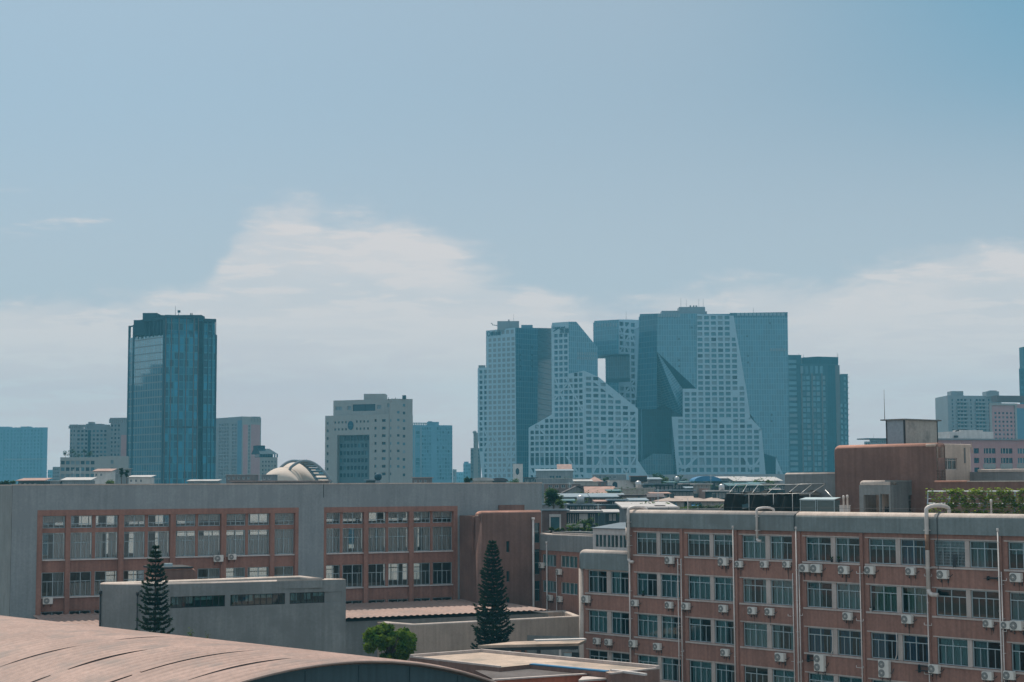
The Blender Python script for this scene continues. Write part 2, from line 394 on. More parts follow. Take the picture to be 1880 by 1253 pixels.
def pillow(mb, f, P, o_back, o_front, r, mi=0, edges=None, n=5, back=True, lit_top=None):
    """Slab with outline P (ccw in u,z) between o_back and o_front whose front edges (and back ones) are rounded by r. edges: indices kept square."""
    P = ccw(P); k = len(P); edges = edges or set()
    def inset(dist):
        out = []
        for i in range(k):
            p0, p1, p2 = P[i - 1], P[i], P[(i + 1) % k]
            e1 = (p1[0] - p0[0], p1[1] - p0[1]); e2 = (p2[0] - p1[0], p2[1] - p1[1])
            l1, l2 = math.hypot(*e1) or 1, math.hypot(*e2) or 1
            n1_ = (-e1[1] / l1, e1[0] / l1); n2_ = (-e2[1] / l2, e2[0] / l2)
            d1 = 0 if (i - 1) % k in edges else dist; d2 = 0 if i in edges else dist
            det = n1_[0] * n2_[1] - n1_[1] * n2_[0]
            if abs(det) < 1e-3: out.append((p1[0] + n1_[0] * max(d1, d2), p1[1] + n1_[1] * max(d1, d2)))
            else: out.append((p1[0] + (d1 * n2_[1] - d2 * n1_[1]) / det, p1[1] + (n1_[0] * d2 - n2_[0] * d1) / det))
        return out
    rings = []
    seq = [(r * (1 - math.sin(a)), o_front - r * (1 - math.cos(a))) for a in [math.pi / 2 * i / n for i in range(n + 1)]]
    seq = [(r * (1 - math.cos(a)), o_front - r * (1 - math.sin(a))) for a in [math.pi / 2 * (1 - i / n) for i in range(n + 1)]]
    bk = [(r * (1 - math.cos(a)), o_back + r * (1 - math.sin(a))) for a in [math.pi / 2 * i / n for i in range(n + 1)]] if back else [(0, o_back)]
    for dist, o in seq + bk: rings.append([f.pt(u, z, o) for u, z in inset(dist)])
    V = [p for R_ in rings for p in R_]; Fc = []
    for i in range(len(rings) - 1):
        for j in range(k): Fc.append((i * k + j, i * k + (j + 1) % k, (i + 1) * k + (j + 1) % k, (i + 1) * k + j))
    if lit_top is None: mb.mesh(V, Fc, mi, True)
    else:
        up = []
        for q in Fc:
            a, b, c, d_ = (Vector(V[i]) for i in q); nn = (c - a).cross(d_ - b)
            up.append(nn.length > 1e-9 and abs(nn.normalized().z) > .30 and (a.z + c.z) / 2 > max(p[1] for p in P) - r * 1.01 - .7 * (len(P) > 5))
        k0 = len(mb.v); mb.mesh(V, Fc, mi, True)
        for i, h in enumerate(up):
            if h: mb.m[len(mb.f) - len(Fc) + i] = lit_top  # upward faces take the paler material: sunlight painted on the tops
    mb.mesh(rings[0], [tuple(range(k))], mi); mb.mesh(rings[-1], [tuple(range(k - 1, -1, -1))], mi)
def curtain(mb, f, u0, u1, z0, z1, o, amp=.05, wl=.22, mi=0):
    n = max(4, int((u1 - u0) / .05)); V = []
    ph = random.random() * 6
    for i in range(n + 1):
        u = u0 + (u1 - u0) * i / n; oo = o + amp * math.sin(u / wl * 6.28 + ph + .6 * math.sin(u * 5))
        V += [f.pt(u, z0, oo), f.pt(u, z1, oo)]
    mb.mesh(V, [(2 * i, 2 * i + 2, 2 * i + 3, 2 * i + 1) for i in range(n)], mi, True)
def window(parent, f, u0, u1, z0, z1, o, vb=(.5,), hb=(.72,), sub=(.25, .75), fw=.06, pane='pane', cur=None, frame='alu', name='window'):
    """A real window: frame bars, pane and curtain as sub-parts. vb full mullions, sub mullions below the transom hb[0]."""
    W_, H_ = u1 - u0, z1 - z0
    m = MB(); th = .07
    for a, b in ((u0, u0 + fw), (u1 - fw, u1)): m.fbox(f, a, b, z0, z1, o, o - th)
    for a, b in ((z0, z0 + fw), (z1 - fw, z1)): m.fbox(f, u0 + fw, u1 - fw, a, b, o - .002, o - th)
    for t in hb: m.fbox(f, u0 + fw, u1 - fw, z0 + H_ * t - fw / 2, z0 + H_ * t + fw / 2, o - .004, o - th)
    for t in vb: m.fbox(f, u0 + W_ * t - fw * .55, u0 + W_ * t + fw * .55, z0 + fw, z1 - fw, o + .004, o - th)
    zt = z0 + H_ * (hb[0] if hb else 1)
    for t in sub: m.fbox(f, u0 + W_ * t - fw * .35, u0 + W_ * t + fw * .35, z0 + fw, zt, o - .012, o - th)
    wo = m.build(name, M[frame], parent)
    p = MB(); p.poly([f.pt(u0 + fw, z0 + fw, o - .05), f.pt(u1 - fw, z0 + fw, o - .05), f.pt(u1 - fw, z1 - fw, o - .05), f.pt(u0 + fw, z1 - fw, o - .05)])
    p.build('pane', M[pane], wo)
    if cur:
        mk = cur[0]
        for a, b, lo, hi in cur[1]:
            c = MB(); curtain(c, f, u0 + W_ * a, u0 + W_ * b, z0 + H_ * lo, z0 + H_ * hi, o - .22)
            c.build('curtain', M[mk], wo)
    return wo

def fb(parent, name, mt, f, u0, u1, z0, z1, o0, o1, **k):
    m = MB(); m.fbox(f, u0, u1, z0, z1, o0, o1); return m.build(name, M[mt] if isinstance(mt, str) else mt, parent, **k)
def Wz(px, py, z):
    r = ray(px, py); s = (z - CAMZ) / r.z
    return Vector((r.x * s, r.y * s, z))
def inset2(P, dist):
    k = len(P); out = []
    for i in range(k):
        p0, p1, p2 = Vector(P[i - 1]), Vector(P[i]), Vector(P[(i + 1) % k])
        a = (p1 - p0).normalized(); b = (p2 - p1).normalized(); na = Vector((-a.y, a.x)); nb = Vector((-b.y, b.x))
        det = na.x * nb.y - na.y * nb.x
        if abs(det) < 1e-3: out.append(p1 + na * dist)
        else: out.append(Vector((p1.x + dist * (nb.y - na.y) / det, p1.y + dist * (na.x - nb.x) / det)))
    return out
def parapet_block(parent, P, z0, ztop, zroof, th=.35, r=.14, wallm='concrete', copem='coping', roofm='gravel', walls=True, n=4):
    """Walls on footprint P (ccw), a parapet with a rounded coping, and the roof deck sunk inside it."""
    P = ccw([tuple(p[:2]) for p in P]); k = len(P); m = MB()
    prof = [(0, ztop - r)] + [(r * (1 - math.cos(a)), ztop - r + r * math.sin(a)) for a in [math.pi / 2 * i / n for i in range(1, n + 1)]]
    prof += [(th - d_, z_) for d_, z_ in prof[::-1]]
    def band(pr, name, mt, sm, par):
        mm = MB(); rings = [[(*q, z_) for q in inset2(P, d_)] for d_, z_ in pr]; V = [v for R_ in rings for v in R_]
        mm.mesh(V, [(i * k + j, i * k + (j + 1) % k, (i + 1) * k + (j + 1) % k, (i + 1) * k + j) for i in range(len(pr) - 1) for j in range(k)], 0, sm)
        return mm.build(name, M[mt], par)
    if walls: band([(0, z0), (0, ztop - r)], 'wall', wallm, False, parent)
    band(prof, 'coping', copem, True, parent)
    band([(th, ztop - r), (th, zroof)], 'parapet_inner_face', wallm, False, parent)
    mm = MB(); mm.poly([(*q, zroof) for q in inset2(P, th - .01)]); mm.build('roof_deck', M[roofm], parent)
# ------------------------------------------------------------------ the red block with the air conditioners
RF = Face.px((1160, 144), (1590, 125), 1000)
R_U0, R_U1 = RF.u(1157), RF.u(1157) + 50
R_TOP = RF.z(1370, 938.5)
base = RF.pt(R_U0, 0)
R = thing('office_building', 'red-brown five-storey building with paired windows, white pipes and a rounded grey parapet', 'building', base)
rowpx = [(988.6, 1034.8), (1074, 1122), (1160.5, 1207.8), (1247, 1294), (1333.5, 1380)]
rows = [(RF.z(1594, b), RF.z(1594, a)) for a, b in rowpx]
baypx = [((1167.7, 1205), (1211.5, 1248)), ((1261.7, 1302.4), (1309, 1347.5)), ((1361.8, 1405), (1413, 1454)), ((1478.7, 1525), (1533, 1577.8)),
         ((1594, 1644), (1652, 1700)), ((1715, 1771), (1779, 1833)), ((1849.7, 1905), (1914, 1972))]
bays = [tuple((RF.u(a, 1005), RF.u(b, 1005)) for a, b in bp) for bp in baypx]
ops = []
for (a0, a1), (b0, b1) in bays:
    for z0, z1 in rows: ops.append((a0, b1, z0, z1))
m = MB()
zb = rows[0][1] + .42                                # underside of the grey parapet
wall(m, RF, R_U0, R_U1, 0, zb + .3, ops, .28)
m.build('facade_wall', M['red'], R)
m = MB(); T = 13.0
m.prism([RF.pt(R_U0 + .02, 0, -T).xy, RF.pt(R_U1, 0, -T).xy, RF.pt(R_U1, 0, -T + .3).xy, RF.pt(R_U0 + .02, 0, -T + .3).xy], 0, zb + .3)
m.prism([RF.pt(R_U0 + .02, 0, -.30).xy, RF.pt(R_U0 + .3, 0, -.30).xy, RF.pt(R_U0 + .3, 0, -T + .3).xy, RF.pt(R_U0 + .02, 0, -T + .3).xy], 0, zb + .3)
m.prism([RF.pt(R_U1 - .3, 0, -.05).xy, RF.pt(R_U1, 0, -.05).xy, RF.pt(R_U1, 0, -T + .3).xy, RF.pt(R_U1 - .3, 0, -T + .3).xy], 0, zb + .3)
m.build('rear_wall', M['concrete'], R)
m = MB()
for i in range(5):
    z = rows[i][0] - .95
    m.fbox(RF, R_U0 + .3, R_U1 - .3, z - .1, z, -.3, -T + .3)
m.fbox(RF, R_U0 + .3, R_U1 - .3, 0, zb, -4.6, -4.75)
for (a0, a1), (b0, b1) in bays: m.fbox(RF, b1 + .3, b1 + .42, 0, zb, -.3, -4.6)
m.build('interior', M['interior'], R)
m = MB(); m.fbox(RF, R_U0 + .3, R_U1 - .3, zb + .1, zb + .35, -.3, -T + .3); m.build('roof', M['gravel'], R)
# parapet: two rounded lengths with a joint between them, returns and rear parapet
ju = RF.u(1464, 945)
for a, b, tl in ((R_U0 - .55, ju - .02, .62), (ju + .02, R_U1, 0)):
    m = MB(); P = rrect(a, b, zb, R_TOP, tl * 1.1, 0)
    pillow(m, RF, P, -.75, .22, .42, 0, {0, 1} if tl else {0, 1, 3}, lit_top=1)
    m.build('parapet', [M['concrete_p'], M['coping']], R)
m = MB()
m.fbox(RF, R_U0 - .2, R_U1, zb + .3, R_TOP - .02, -T + .02, -T + .4); m.fbox(RF, R_U0 - .2, R_U0 + .2, zb + .3, R_TOP - .02, -T + .4, -.56)
m.build('parapet', M['concrete'], R)
m = MB()
m = MB(); m.tube([RF.pt(R_U0 - .30, zb - .0, -.16), RF.pt(R_U0 - .30, zb - 1.1, -.16)], .30, 12); m.build('corner_roll', M['coping'], R)
# sills, heads and white piers
for (a0, a1), (b0, b1) in bays:
    for z0, z1 in rows:
        fb(R, 'window_sill', 'offwhite', RF, a0 - .28, b1 + .12, z0 - .16, z0 - .03, -.1, .10)
        fb(R, 'lintel', 'offwhite', RF, a0 - .28, b1 + .12, z1 + .015, z1 + .10, -.1, .035)
        fb(R, 'window_pier', 'offwhite', RF, a1, b0, z0, z1, -.27, -.02)
# brick piers between the bays stand a little proud
for i in range(len(bays)):
    a = bays[i][1][1] + .13; b = (bays[i + 1][0][0] - .42) if i < 6 else a + .5
    fb(R, 'brick_pier', 'red', RF, a, b, 0, zb - .02, -.05, .16)
# windows
kinds = 'hddb cdcd dcdk cckb dbbk ccdd dgkb'
def curt_kind(i):
    r = random.random
    k = i
    if k == 'c': return (random.choice(['curt', 'curt_t', 'curt']), [(.03, .97, .03, .97)])
    if k == 'd': return (random.choice(['curt', 'curt_t', 'curt_t']), [(.03, .48 + .1 * r(), .03, .97)])
    if k == 'e': return (random.choice(['curt', 'curt_t', 'curt_t']), [(.03, .2 + .1 * r(), .03, .97), (.82 - .1 * r(), .97, .03, .97)])
    if k == 'h': return ('curt_t', [(.03, .97, .55, .97)])
    if k == 'b': return ('curt_b', [(.03, .55, .03, .97), (.8, .97, .03, .97)])
    if k == 'y': return ('curt_y', [(.12, .97, .03, .97)])
    return None
plan = ['hh hh cd dd hb hd he', 'dc cc ec dc yy kk cc', 'cd dd ce bb bb cd ee', 'cd cd kc cc cd dd cc', 'kk kk kk kk kk kk kk']
plan = [p.split() for p in plan]
for ri, (z0, z1) in enumerate(rows):
    for bi, (A, B) in enumerate(bays):
        for wi, (a, b) in enumerate((A, B)):
            k = plan[ri][bi][wi]
            green = (ri, bi) == (1, 5)
            window(R, RF, a + .02, b - .02, z0 + .01, z1 - .01, -.12, pane='pane_g' if green else 'pane', cur=curt_kind(k))
# drainpipes
def drain(px, y0, r=.055, y1=1500, o=.24, cap=True):
    u, z = RF.uv(px, y0); zz = RF.z(px, y1) if y1 < 1300 else 0.0
    mm = MB(); mm.tube([RF.pt(u, zz, o), RF.pt(u, z, o)], r, 10)
    if cap: mm.lathe(RF.pt(u, z - .12, o), [(r, 0), (r * 1.7, .04), (r * 1.8, .22), (r * 1.2, .24)], 10)
    k = z - .9
    while k > zz + .3: mm.fbox(RF, u - r * 1.3, u + r * 1.3, k, k + .05, 0, o + r * 1.05); k -= 2.4
    return mm.build('drainpipe', M['pvc'], R)
for a in ((1349, 968), (1464.5, 970), (1835, 973), (1158.5, 965, .07)): drain(*a)
for px, y in ((1247.5, 1026), (1253.5, 1026), (1458.5, 1053), (1470, 1036), (1581.8, 1040), (1841.5, 1050)): drain(px, y, .042, cap=False, o=.22)
drain(1705.5, 1085, .045, cap=False, o=.22)
m = MB()                                             # branch elbows on the drainpipes
for px, ys in ((1253.5, (1037, 1115, 1196)), (1456, (1131.5, 1214)), (1582, (1053, 1140, 1226)), (1707, (1058, 1148, 1238)), (1471, (1130, 1215)), (1844, (1066, 1159))):
    for y in ys:
        u, z = RF.uv(px, y); dd = random.choice((-1, 1))
        for sgn in ((-1, 1) if px in (1582, 1707) else (dd,)):
            m = MB(); m.tube([RF.pt(u, z, .22), RF.pt(u + sgn * .28, z, .22), RF.pt(u + sgn * .32, z + .02, .22), RF.pt(u + sgn * .32, z + .16, .22)], .026, 8)
            m.build('pipe_branch', M['pvc'], R)
def riser(px, ytop, ybot, r, over, foot, mt='pvc', rusty=None):
    """Pipe that climbs the parapet, bends over it and drops behind; foot is the hook at its lower end."""
    u = RF.u(px, 960); zt = RF.z(px, ytop); zl = RF.z(px, ybot); o = .22 + r + .08
    mm = MB(); P = [RF.pt(u, zl, o)]
    P += [RF.pt(u + over * .5 * (1 - math.cos(a)), zt - over * .32 + over * .32 * math.sin(a), o - (o + 1.0) * .5 * (1 - math.cos(a))) for a in [math.pi * i / 10 for i in range(11)]]
    P.append(RF.pt(u + over, zt - over * .32 - .5, -1.0))
    mm.tube(P, r, 12)
    if foot:
        mm.tube([RF.pt(u, zl, o)] + [RF.pt(u + foot * .45 * (1 - math.cos(a)), zl - foot * .45 * math.sin(a), o) for a in [math.pi / 2 * i / 5 for i in range(1, 6)]] + [RF.pt(u + foot, zl - foot * .45, o)], r * 1.02, 12)
    for k in (.25, .7): mm.fbox(RF, u - r * 1.15, u + r * 1.15, zl + (zt - zl) * k, zl + (zt - zl) * k + .06, .1, o + r * 1.1)
    pp = mm.build('overflow_pipe', M[mt], R)
    if rusty:
        q = MB(); q.tube([RF.pt(u, RF.z(px, rusty[0]), o), RF.pt(u, RF.z(px, rusty[1]), o)], r * 1.03, 12); q.build('rust_band', M['rust'], pp)
riser(1160, 931, 1026, .125, .85, .55)
riser(1395.5, 932.5, 989, .10, .6, .38)
riser(1708, 928.5, 1082, .155, .95, .8, rusty=(981, 1010))
# dark cable down the joint and bare brackets
m = MB(); m.tube([RF.pt(ju - .12, zb + .1, .28), RF.pt(ju - .12, R_TOP - .35, .28), RF.pt(ju + .1, R_TOP + .03, -.05), RF.pt(ju + .5, R_TOP + .04, -.5)], .035, 6)
u, z = RF.uv(1724, 952); m.tube([RF.pt(u, R_TOP + .02, 0), RF.pt(u, z, .27), RF.pt(u, z - 4.0, .27)], .03, 6)
m.build('cable', M['dark'], R)
for px, y, ww, hh in ((1486, 1212, 1.05, .34), (1690, 1231, 1.15, .34), (1816, 1062, .9, .05)):
    u, z = RF.uv(px, y); m = MB()
    for a, b, c, e in ((0, ww, 0, .03), (0, ww, hh, hh + .03), (0, .03, -.15, hh + .1), (ww - .03, ww, -.15, hh + .1), (-.25, ww, -.02, .01)): m.fbox(RF, u + a, u + b, z + c, z + e, .02, .32)
    m.build('empty_bracket', M['dark'], R)
# laundry and window bars at the sixth bay of the top floor
m = MB(); a, b = bays[5][0]; z0, z1 = rows[0]
for i in range(24): uu = a + (b - a) * i / 23; m.fbox(RF, uu - .008, uu + .008, z0 + .05, z1 - .05, -.06, -.045)
for i in range(9): zz = z0 + .1 + (z1 - z0 - .2) * i / 8; m.fbox(RF, a, b, zz - .008, zz + .008, -.045, -.03)
m.build('window_guard', M['alu'], R)

# lower wing at the left end
R0_U0 = RF.u(1064, 1100); R0_TOP = RF.z(1110, 1010.5)
m = MB(); zb0 = R0_TOP - 1.72
b0 = [(RF.u(1079.5, 1090), RF.u(1113.8, 1090)), (RF.u(1121, 1090), RF.u(1154, 1090))]
rw0 = rows[1:]
wall(m, RF, R0_U0 + .3, R_U0 - .005, 0, zb0 + .3, [(b0[0][0], b0[1][1], z0, z1) for z0, z1 in rw0], .28)
m.build('facade_wall', M['red'], R)
m = MB(); pillow(m, RF, rrect(R0_U0, R_U0 - .02, zb0, R0_TOP, .6, 0), -.75, .22, .40, 0, {0, 1}, lit_top=1); m.build('parapet', [M['concrete_p'], M['coping']], R)
m = MB(); m.tube([RF.pt(R0_U0 + .26, 0, -.05), RF.pt(R0_U0 + .26, zb0 + .0, -.05)], .27, 12); m.build('corner_roll', M['coping'], R)
m = MB(); m.fbox(RF, R0_U0 + .01, R0_U0 + .3, 0, zb0 + .3, -.3, -T); m.fbox(RF, R0_U0 + .3, R_U0 - .01, zb0 + .1, zb0 + .3, -.3, -T); m.fbox(RF, R0_U0 + .3, R_U0 - .01, 0, zb0, -4.6, -4.7)
for i in range(4): z = rw0[i][0] - .95; m.fbox(RF, R0_U0 + .3, R_U0 - .01, z - .1, z, -.3, -4.6)
m.build('interior', M['interior'], R)
for z0, z1 in rw0:
    fb(R, 'window_sill', 'offwhite', RF, b0[0][0] - .3, R_U0 - .02, z0 - .16, z0 - .03, -.1, .10); fb(R, 'lintel', 'offwhite', RF, b0[0][0] - .3, R_U0 - .02, z1 + .015, z1 + .10, -.1, .035)
    fb(R, 'window_pier', 'offwhite', RF, b0[0][1], b0[1][0], z0, z1, -.27, -.02)
for ri, (z0, z1) in enumerate(rw0):
    for wi, (a, b) in enumerate(b0): window(R, RF, a + .02, b - .02, z0 + .01, z1 - .01, -.12, cur=curt_kind(['dd', 'cd', 'kk', 'kk'][ri][wi]))

# ------------------------------------------------------------------ air conditioners
def ac_proto(name, label, wd, ht, fans):
    t = thing(name, label, 'air conditioner', (0, 0, 0))
    m = MB(); dp = .34; b = .03
    m.box((0, -.06 - dp / 2, ht / 2), (wd - 2 * b, dp, ht - 2 * b)); m.box((0, -.06 - dp / 2, ht / 2), (wd, dp - 2 * b, ht - 2 * b)); m.box((0, -.06 - dp / 2, ht / 2), (wd - 2 * b, dp - 2 * b, ht))
    m.build('case', M['acwhite'], t)
    for i in range(fans):
        cz = ht * (i + .5) / fans; rr = min(.5 * ht / fans, .32) * .86; cx = -wd * .16
        g = MB(); n = 20; y = -.06 - dp
        def ring(r, yy): return [(cx + r * math.cos(6.2832 * k / n), yy, cz + r * math.sin(6.2832 * k / n)) for k in range(n)]
        V = ring(rr, y + .005) + ring(rr, y - .025) + ring(rr * .9, y - .025) + ring(rr * .9, y - .006)
        g.mesh(V, [(a * n + k, a * n + (k + 1) % n, (a + 1) * n + (k + 1) % n, (a + 1) * n + k) for a in range(3) for k in range(n)] + [tuple(range(3 * n, 4 * n))])
        f = g.build('fan_grille', M['acgrille'], t)
        h = MB()
        for k in range(6): a = k * math.pi / 6; h.bar((cx - rr * .9 * math.cos(a), y - .022, cz - rr * .9 * math.sin(a)), (cx + rr * .9 * math.cos(a), y - .022, cz + rr * .9 * math.sin(a)), .007)
        h.tube([(cx, y - .03, cz), (cx, y - .012, cz)], .06, 12)
        h.build('guard', M['acwhite'], f)
    k = MB()
    for x in (-wd * .36, wd * .36): k.box((x, -.22, -.02), (.04, .44, .04)); k.box((x, -.02, -.14), (.04, .04, .28)); k.bar((x, -.04, -.26), (x, -.40, -.04), .014)
    k.build('bracket', M['dark'], t)
    p = MB(); p.tube([(wd / 2 - .02, -.2, ht * .3), (wd / 2 + .08, -.16, ht * .25), (wd / 2 + .16, -.06, ht * .4), (wd / 2 + .2, .02, ht * .55)], .022, 6); p.build('hose', M['dark'], t)
    return t
ac1 = ac_proto('air_conditioner', 'x', .84, .60, 1); ac2 = ac_proto('twin_fan_air_conditioner', 'x', .95, 1.28, 2)
used = {1: False, 2: False}
def place_ac(f, px, py, label, kind=1, s=1.0, group='air conditioners hung on the red building'):
    src = ac1 if kind == 1 else ac2; u, z = f.uv(px, py); h = (.6 if kind == 1 else 1.28) * s
    loc = f.pt(u, z - h / 2, .02)
    if not used[kind]:
        used[kind] = True; r = src; r.location = loc; r.rotation_euler = (0, 0, f.ang()); r['label'] = label; r['group'] = group
    else: r = copy_thing(src, loc, f.ang(), label, group)
    r.scale = (s, s, s)
def drip(px, py, s):
    # rusty drip marks on the tiles below a unit: thin irregular films 4 mm proud of the wall
    u, z = RF.uv(px, py)
    for k in range(random.choice((1, 2, 2))):
        uu = u + random.uniform(-.3, .35) * s; w_ = random.uniform(.04, .10); L_ = random.uniform(.35, .95); zt = z - .36 * s; m = MB(); n = 7; V = []
        for j in range(n + 1): q = j / n; ww = w_ * (1 - .75 * q) * random.uniform(.7, 1.2); V += [RF.pt(uu - ww, zt - L_ * q, .004), RF.pt(uu + ww, zt - L_ * q, .004)]
        m.mesh(V, [(2 * j, 2 * j + 1, 2 * j + 3, 2 * j + 2) for j in range(n)]); m.build('drip_mark', stain_m, R)
ORD = ['first', 'second', 'third', 'fourth', 'fifth', 'sixth', 'seventh', 'eighth', 'ninth', 'tenth', 'eleventh', 'twelfth']
acs = {
 'under top-floor windows of the red building': [(1233.3, 1028.4, 1.05), (1332, 1031, 1.1), (1360, 1036, .85), (1406.4, 1036.4, .85), (1447.6, 1036, .85), (1482, 1043, 1.05), (1503, 1043.8, 1.1), (1553, 1046.5, 1.05), (1601, 1047, 1.0), (1675.7, 1049, .92), (1735, 1054.7, 1.05), (1869.6, 1060.3, 1.05)],
 'under second-row windows of the red building': [(1079.8, 1100, 1.05), (1169, 1107, .9), (1232, 1111, .92), (1263, 1113, .95), (1331.7, 1117.4, .98), (1384.6, 1121, .95), (1416.5, 1123, .95), (1560, 1131.5, .95), (1669.8, 1136.8, 1.05), (1817.8, 1144.5, .9), (1850.5, 1147.7, .85), (1871, 1148.5, 1.1)],
 'under third-row windows of the red building': [(1099, 1177, .9), (1120.4, 1179, .9), (1166, 1181.7, .98), (1210.5, 1187, .95), (1335, 1198, .95), (1437, 1206.5, 1.1), (1719.5, 1228, 1.05), (1817, 1240.7, .98), (1857, 1239.7, 1.0)]}
stain_m = mat('drip_stain', (.13, .075, .062), .85, .3, 2.0, .5, .1)
for row, L_ in acs.items():
    for i, (px, py, s) in enumerate(L_):
        drip(px, py, s)
        place_ac(RF, px, py, f'white air conditioner, {ORD[i]} from left {row}', 1, s * 1.0)
place_ac(RF, 1509, 1217, 'tall twin-fan air conditioner with a pale hose, beside the bare bracket', 2, 1.0)
place_ac(RF, 1627.8, 1227.7, 'tall twin-fan air conditioner on the pier right of the double pipe', 2, 1.0)
for px, py in ((1527, 1156), (1645, 1162)):
    m = MB(); u, z = RF.uv(px, py); m.tube([RF.pt(u, z, -.05), RF.pt(u + .12, z - .1, .12), RF.pt(u + .16, z - .7, .12), RF.pt(u + .12, z - 1.6, .12), RF.pt(u - .05, z - 2.0, .12)], .04, 8)
    m.build('flexible_hose', M['white'], R)

# small things on the sills
for i, (px, py, lab) in enumerate(((1527.5, 1029, 'dark potted plant on the white sill beside a pale pier, top floor'), (1540, 1031, 'tiny potted plant on the top-floor sill, right of the larger pot'), (1181, 1093, 'bushy potted plant behind a second-row window at the left'), (1599, 1118, 'white pot standing on the sill before cream curtains'))):
    u, z = RF.uv(px, py); z = rows[0 if i in (0, 1) else 1][0] - .03; t = thing('potted_plant', lab, 'potted plant', RF.pt(u, z, .02), 'pots on the window sills'); m = MB(); c = RF.pt(u, z, .03)
    m.lathe((c.x, c.y, c.z), [(.07, 0), (.11, .2), (.12, .21), (.12, .25), (.10, .25)], 12); m.build('pot', M['white' if i == 3 else 'dark'], t)
    m = MB()
    for k in range(40):
        a = random.uniform(0, 6.28); l = random.uniform(.1, .3 if i != 3 else .12); p = Vector((c.x, c.y, c.z + .22)); v = Vector((math.cos(a) * l * .6, math.sin(a) * l * .6, l)); wd = v.cross(Vector((0, 0, 1))).normalized() * .03; m.poly([p, p + v * .6 + wd, p + v, p + v * .6 - wd])
    m.build('leaves', leaf_mat(f'pot_leaves_{i}', (.02, .06, .02), (.06, .12, .03)), t)
u, z = RF.uv(1749, 1019); t = thing('laundry', 'dark garment hung behind the window guard of the top floor', 'laundry', RF.pt(u, z, .06)); m = MB()
m.mesh([RF.pt(u + a, z + b, .05 + c_) for a, b, c_ in ((0, 0, 0), (.12, .03, .03), (.28, .03, .03), (.40, 0, 0), (.42, -.25, .02), (.34, -.27, .05), (.33, -.95, .06), (.2, -.9, .02), (.07, -.96, .06), (.06, -.27, .05), (-.02, -.25, .02))], [tuple(range(11))]); m.build('garment', M['dark'], t); m = MB(); m.tube([RF.pt(u + .2, z + .03, .06), RF.pt(u + .2, z + .15, .06)], .012, 5); m.build('hanger', M['alu'], t)
# ------------------------------------------------------------------ roof of the red block: stair tower, entrance, tank house
ROOFZ = zb + .35
TF = RF.off(-7.0)
ta, tb = TF.u(1530, 880), TF.u(1720, 880); tz = TF.z(1640, 815.5)
t = thing('stair_tower', 'rust-brown rendered stair tower with rounded corner on the roof of the red building', 'tower', TF.pt(ta, ROOFZ))
m = MB(); pillow(m, TF, rrect(ta, tb, ROOFZ, tz, .5, .0), -1.2, 0, .34, 0, {0, 1}, lit_top=1); m.build('front_wall', [M['redc'], M['copered']], t)
m = MB(); m.tube([TF.pt(ta + .02 + .32, tz - .03, -.4), TF.pt(tb, tz - .03, -.4)], .05, 8); m.build('coping', M['copered'], t)
SF = TF.side(tb); sl_ = SF.u(1785, 840)
wz0, wz1 = SF.z(1740, 863), SF.z(1740, 841)
wa, wb = SF.u(1722, 850), SF.u(1757, 850)
m = MB(); wall(m, SF, 0, sl_ - .35, ROOFZ, tz - .3, [(wa, wb, wz0, wz1)], .2, o=-.0); m.build('side_wall', M['beige'], t)
m = MB(); pillow(m, SF, rrect(0, sl_, tz - .3, tz - .05, 0, .12), -1.0, .0, .1, 0, {0, 1, 3}, lit_top=1); m.tube([SF.pt(sl_ - .34, ROOFZ, -.34), SF.pt(sl_ - .34, tz - .25, -.34)], .34, 14); m.build('coping', [M['beige'], M['beige']], t)
m = MB(); m.prism([TF.pt(ta + .5, 0, -1.2).xy, TF.pt(tb - .25, 0, -1.2).xy, SF.pt(sl_ - .4, 0, -.25).xy, TF.pt(ta + .5, 0, -sl_ + .4).xy], ROOFZ, tz - .35); m.build('rear_wall', M['redc'], t)
window(t, SF, wa, wb, wz0, wz1, -.06, vb=(.52,), hb=(.8,), sub=(.25, .77), frame='offwhite', cur=('curt_t', [(.05, .4, .03, .97), (.6, .95, .03, .97)]))
m = MB(); m.fbox(SF, sl_ - 1.15, sl_ - .98, wz1 - .4, tz - .35, .002, .05); m.build('slot', M['concrete_d'], t)
# tank house on top
TB = RF.off(-9.0); ca = TB.u(1661, 800); la = TB.u(1628, 800); hz0, hz1 = tz - .3, TB.z(1661, 769); SB = TB.side(ca); ra = SB.u(1721, 800)
t = thing('rooftop_tank_house', 'grey panelled box with dark edges and antenna standing on the brown stair tower', 'rooftop box', TB.pt(ca, hz0))
fb(t, 'front_panel', mat('blue_grey_panel', (.25, .31, .35), .6, .08, .4, .1), TB, la, ca - .1, hz0, hz1 - .1, 0, -.1)
fb(t, 'side_panel', mat('beige_grey_panel', (.36, .34, .31), .6, .1, .4, .15, stain=(.12, .13, .13)), SB, .1, ra, hz0, hz1 - .1, 0, -.1)
fb(t, 'corner_post', 'dark', TB, la - .06, la + .06, hz0, hz1 - .1, .02, -.1); fb(t, 'corner_post', 'dark', TB, ca - .1, ca + .02, hz0, hz1 - .1, .02, -.1); fb(t, 'corner_post', 'dark', SB, ra - .06, ra + .06, hz0, hz1 - .1, .02, -.1)
m = MB(); m.prism([TB.pt(la - .5, 0, .15).xy, TB.pt(ca + .15, 0, .15).xy, SB.pt(ra + .45, 0, .15).xy, TB.pt(la - .5, 0, -ra - .3).xy], hz1 - .1, hz1); m.build('roof', M['concrete_d'], t)
u = TB.u(1621, 760); m = MB(); m.tube([TB.pt(u + .2, hz1, .05), TB.pt(u + .2, TB.z(1621, 716), .05)], .03, 6, r2=.012); m.build('antenna', M['dark'], t)
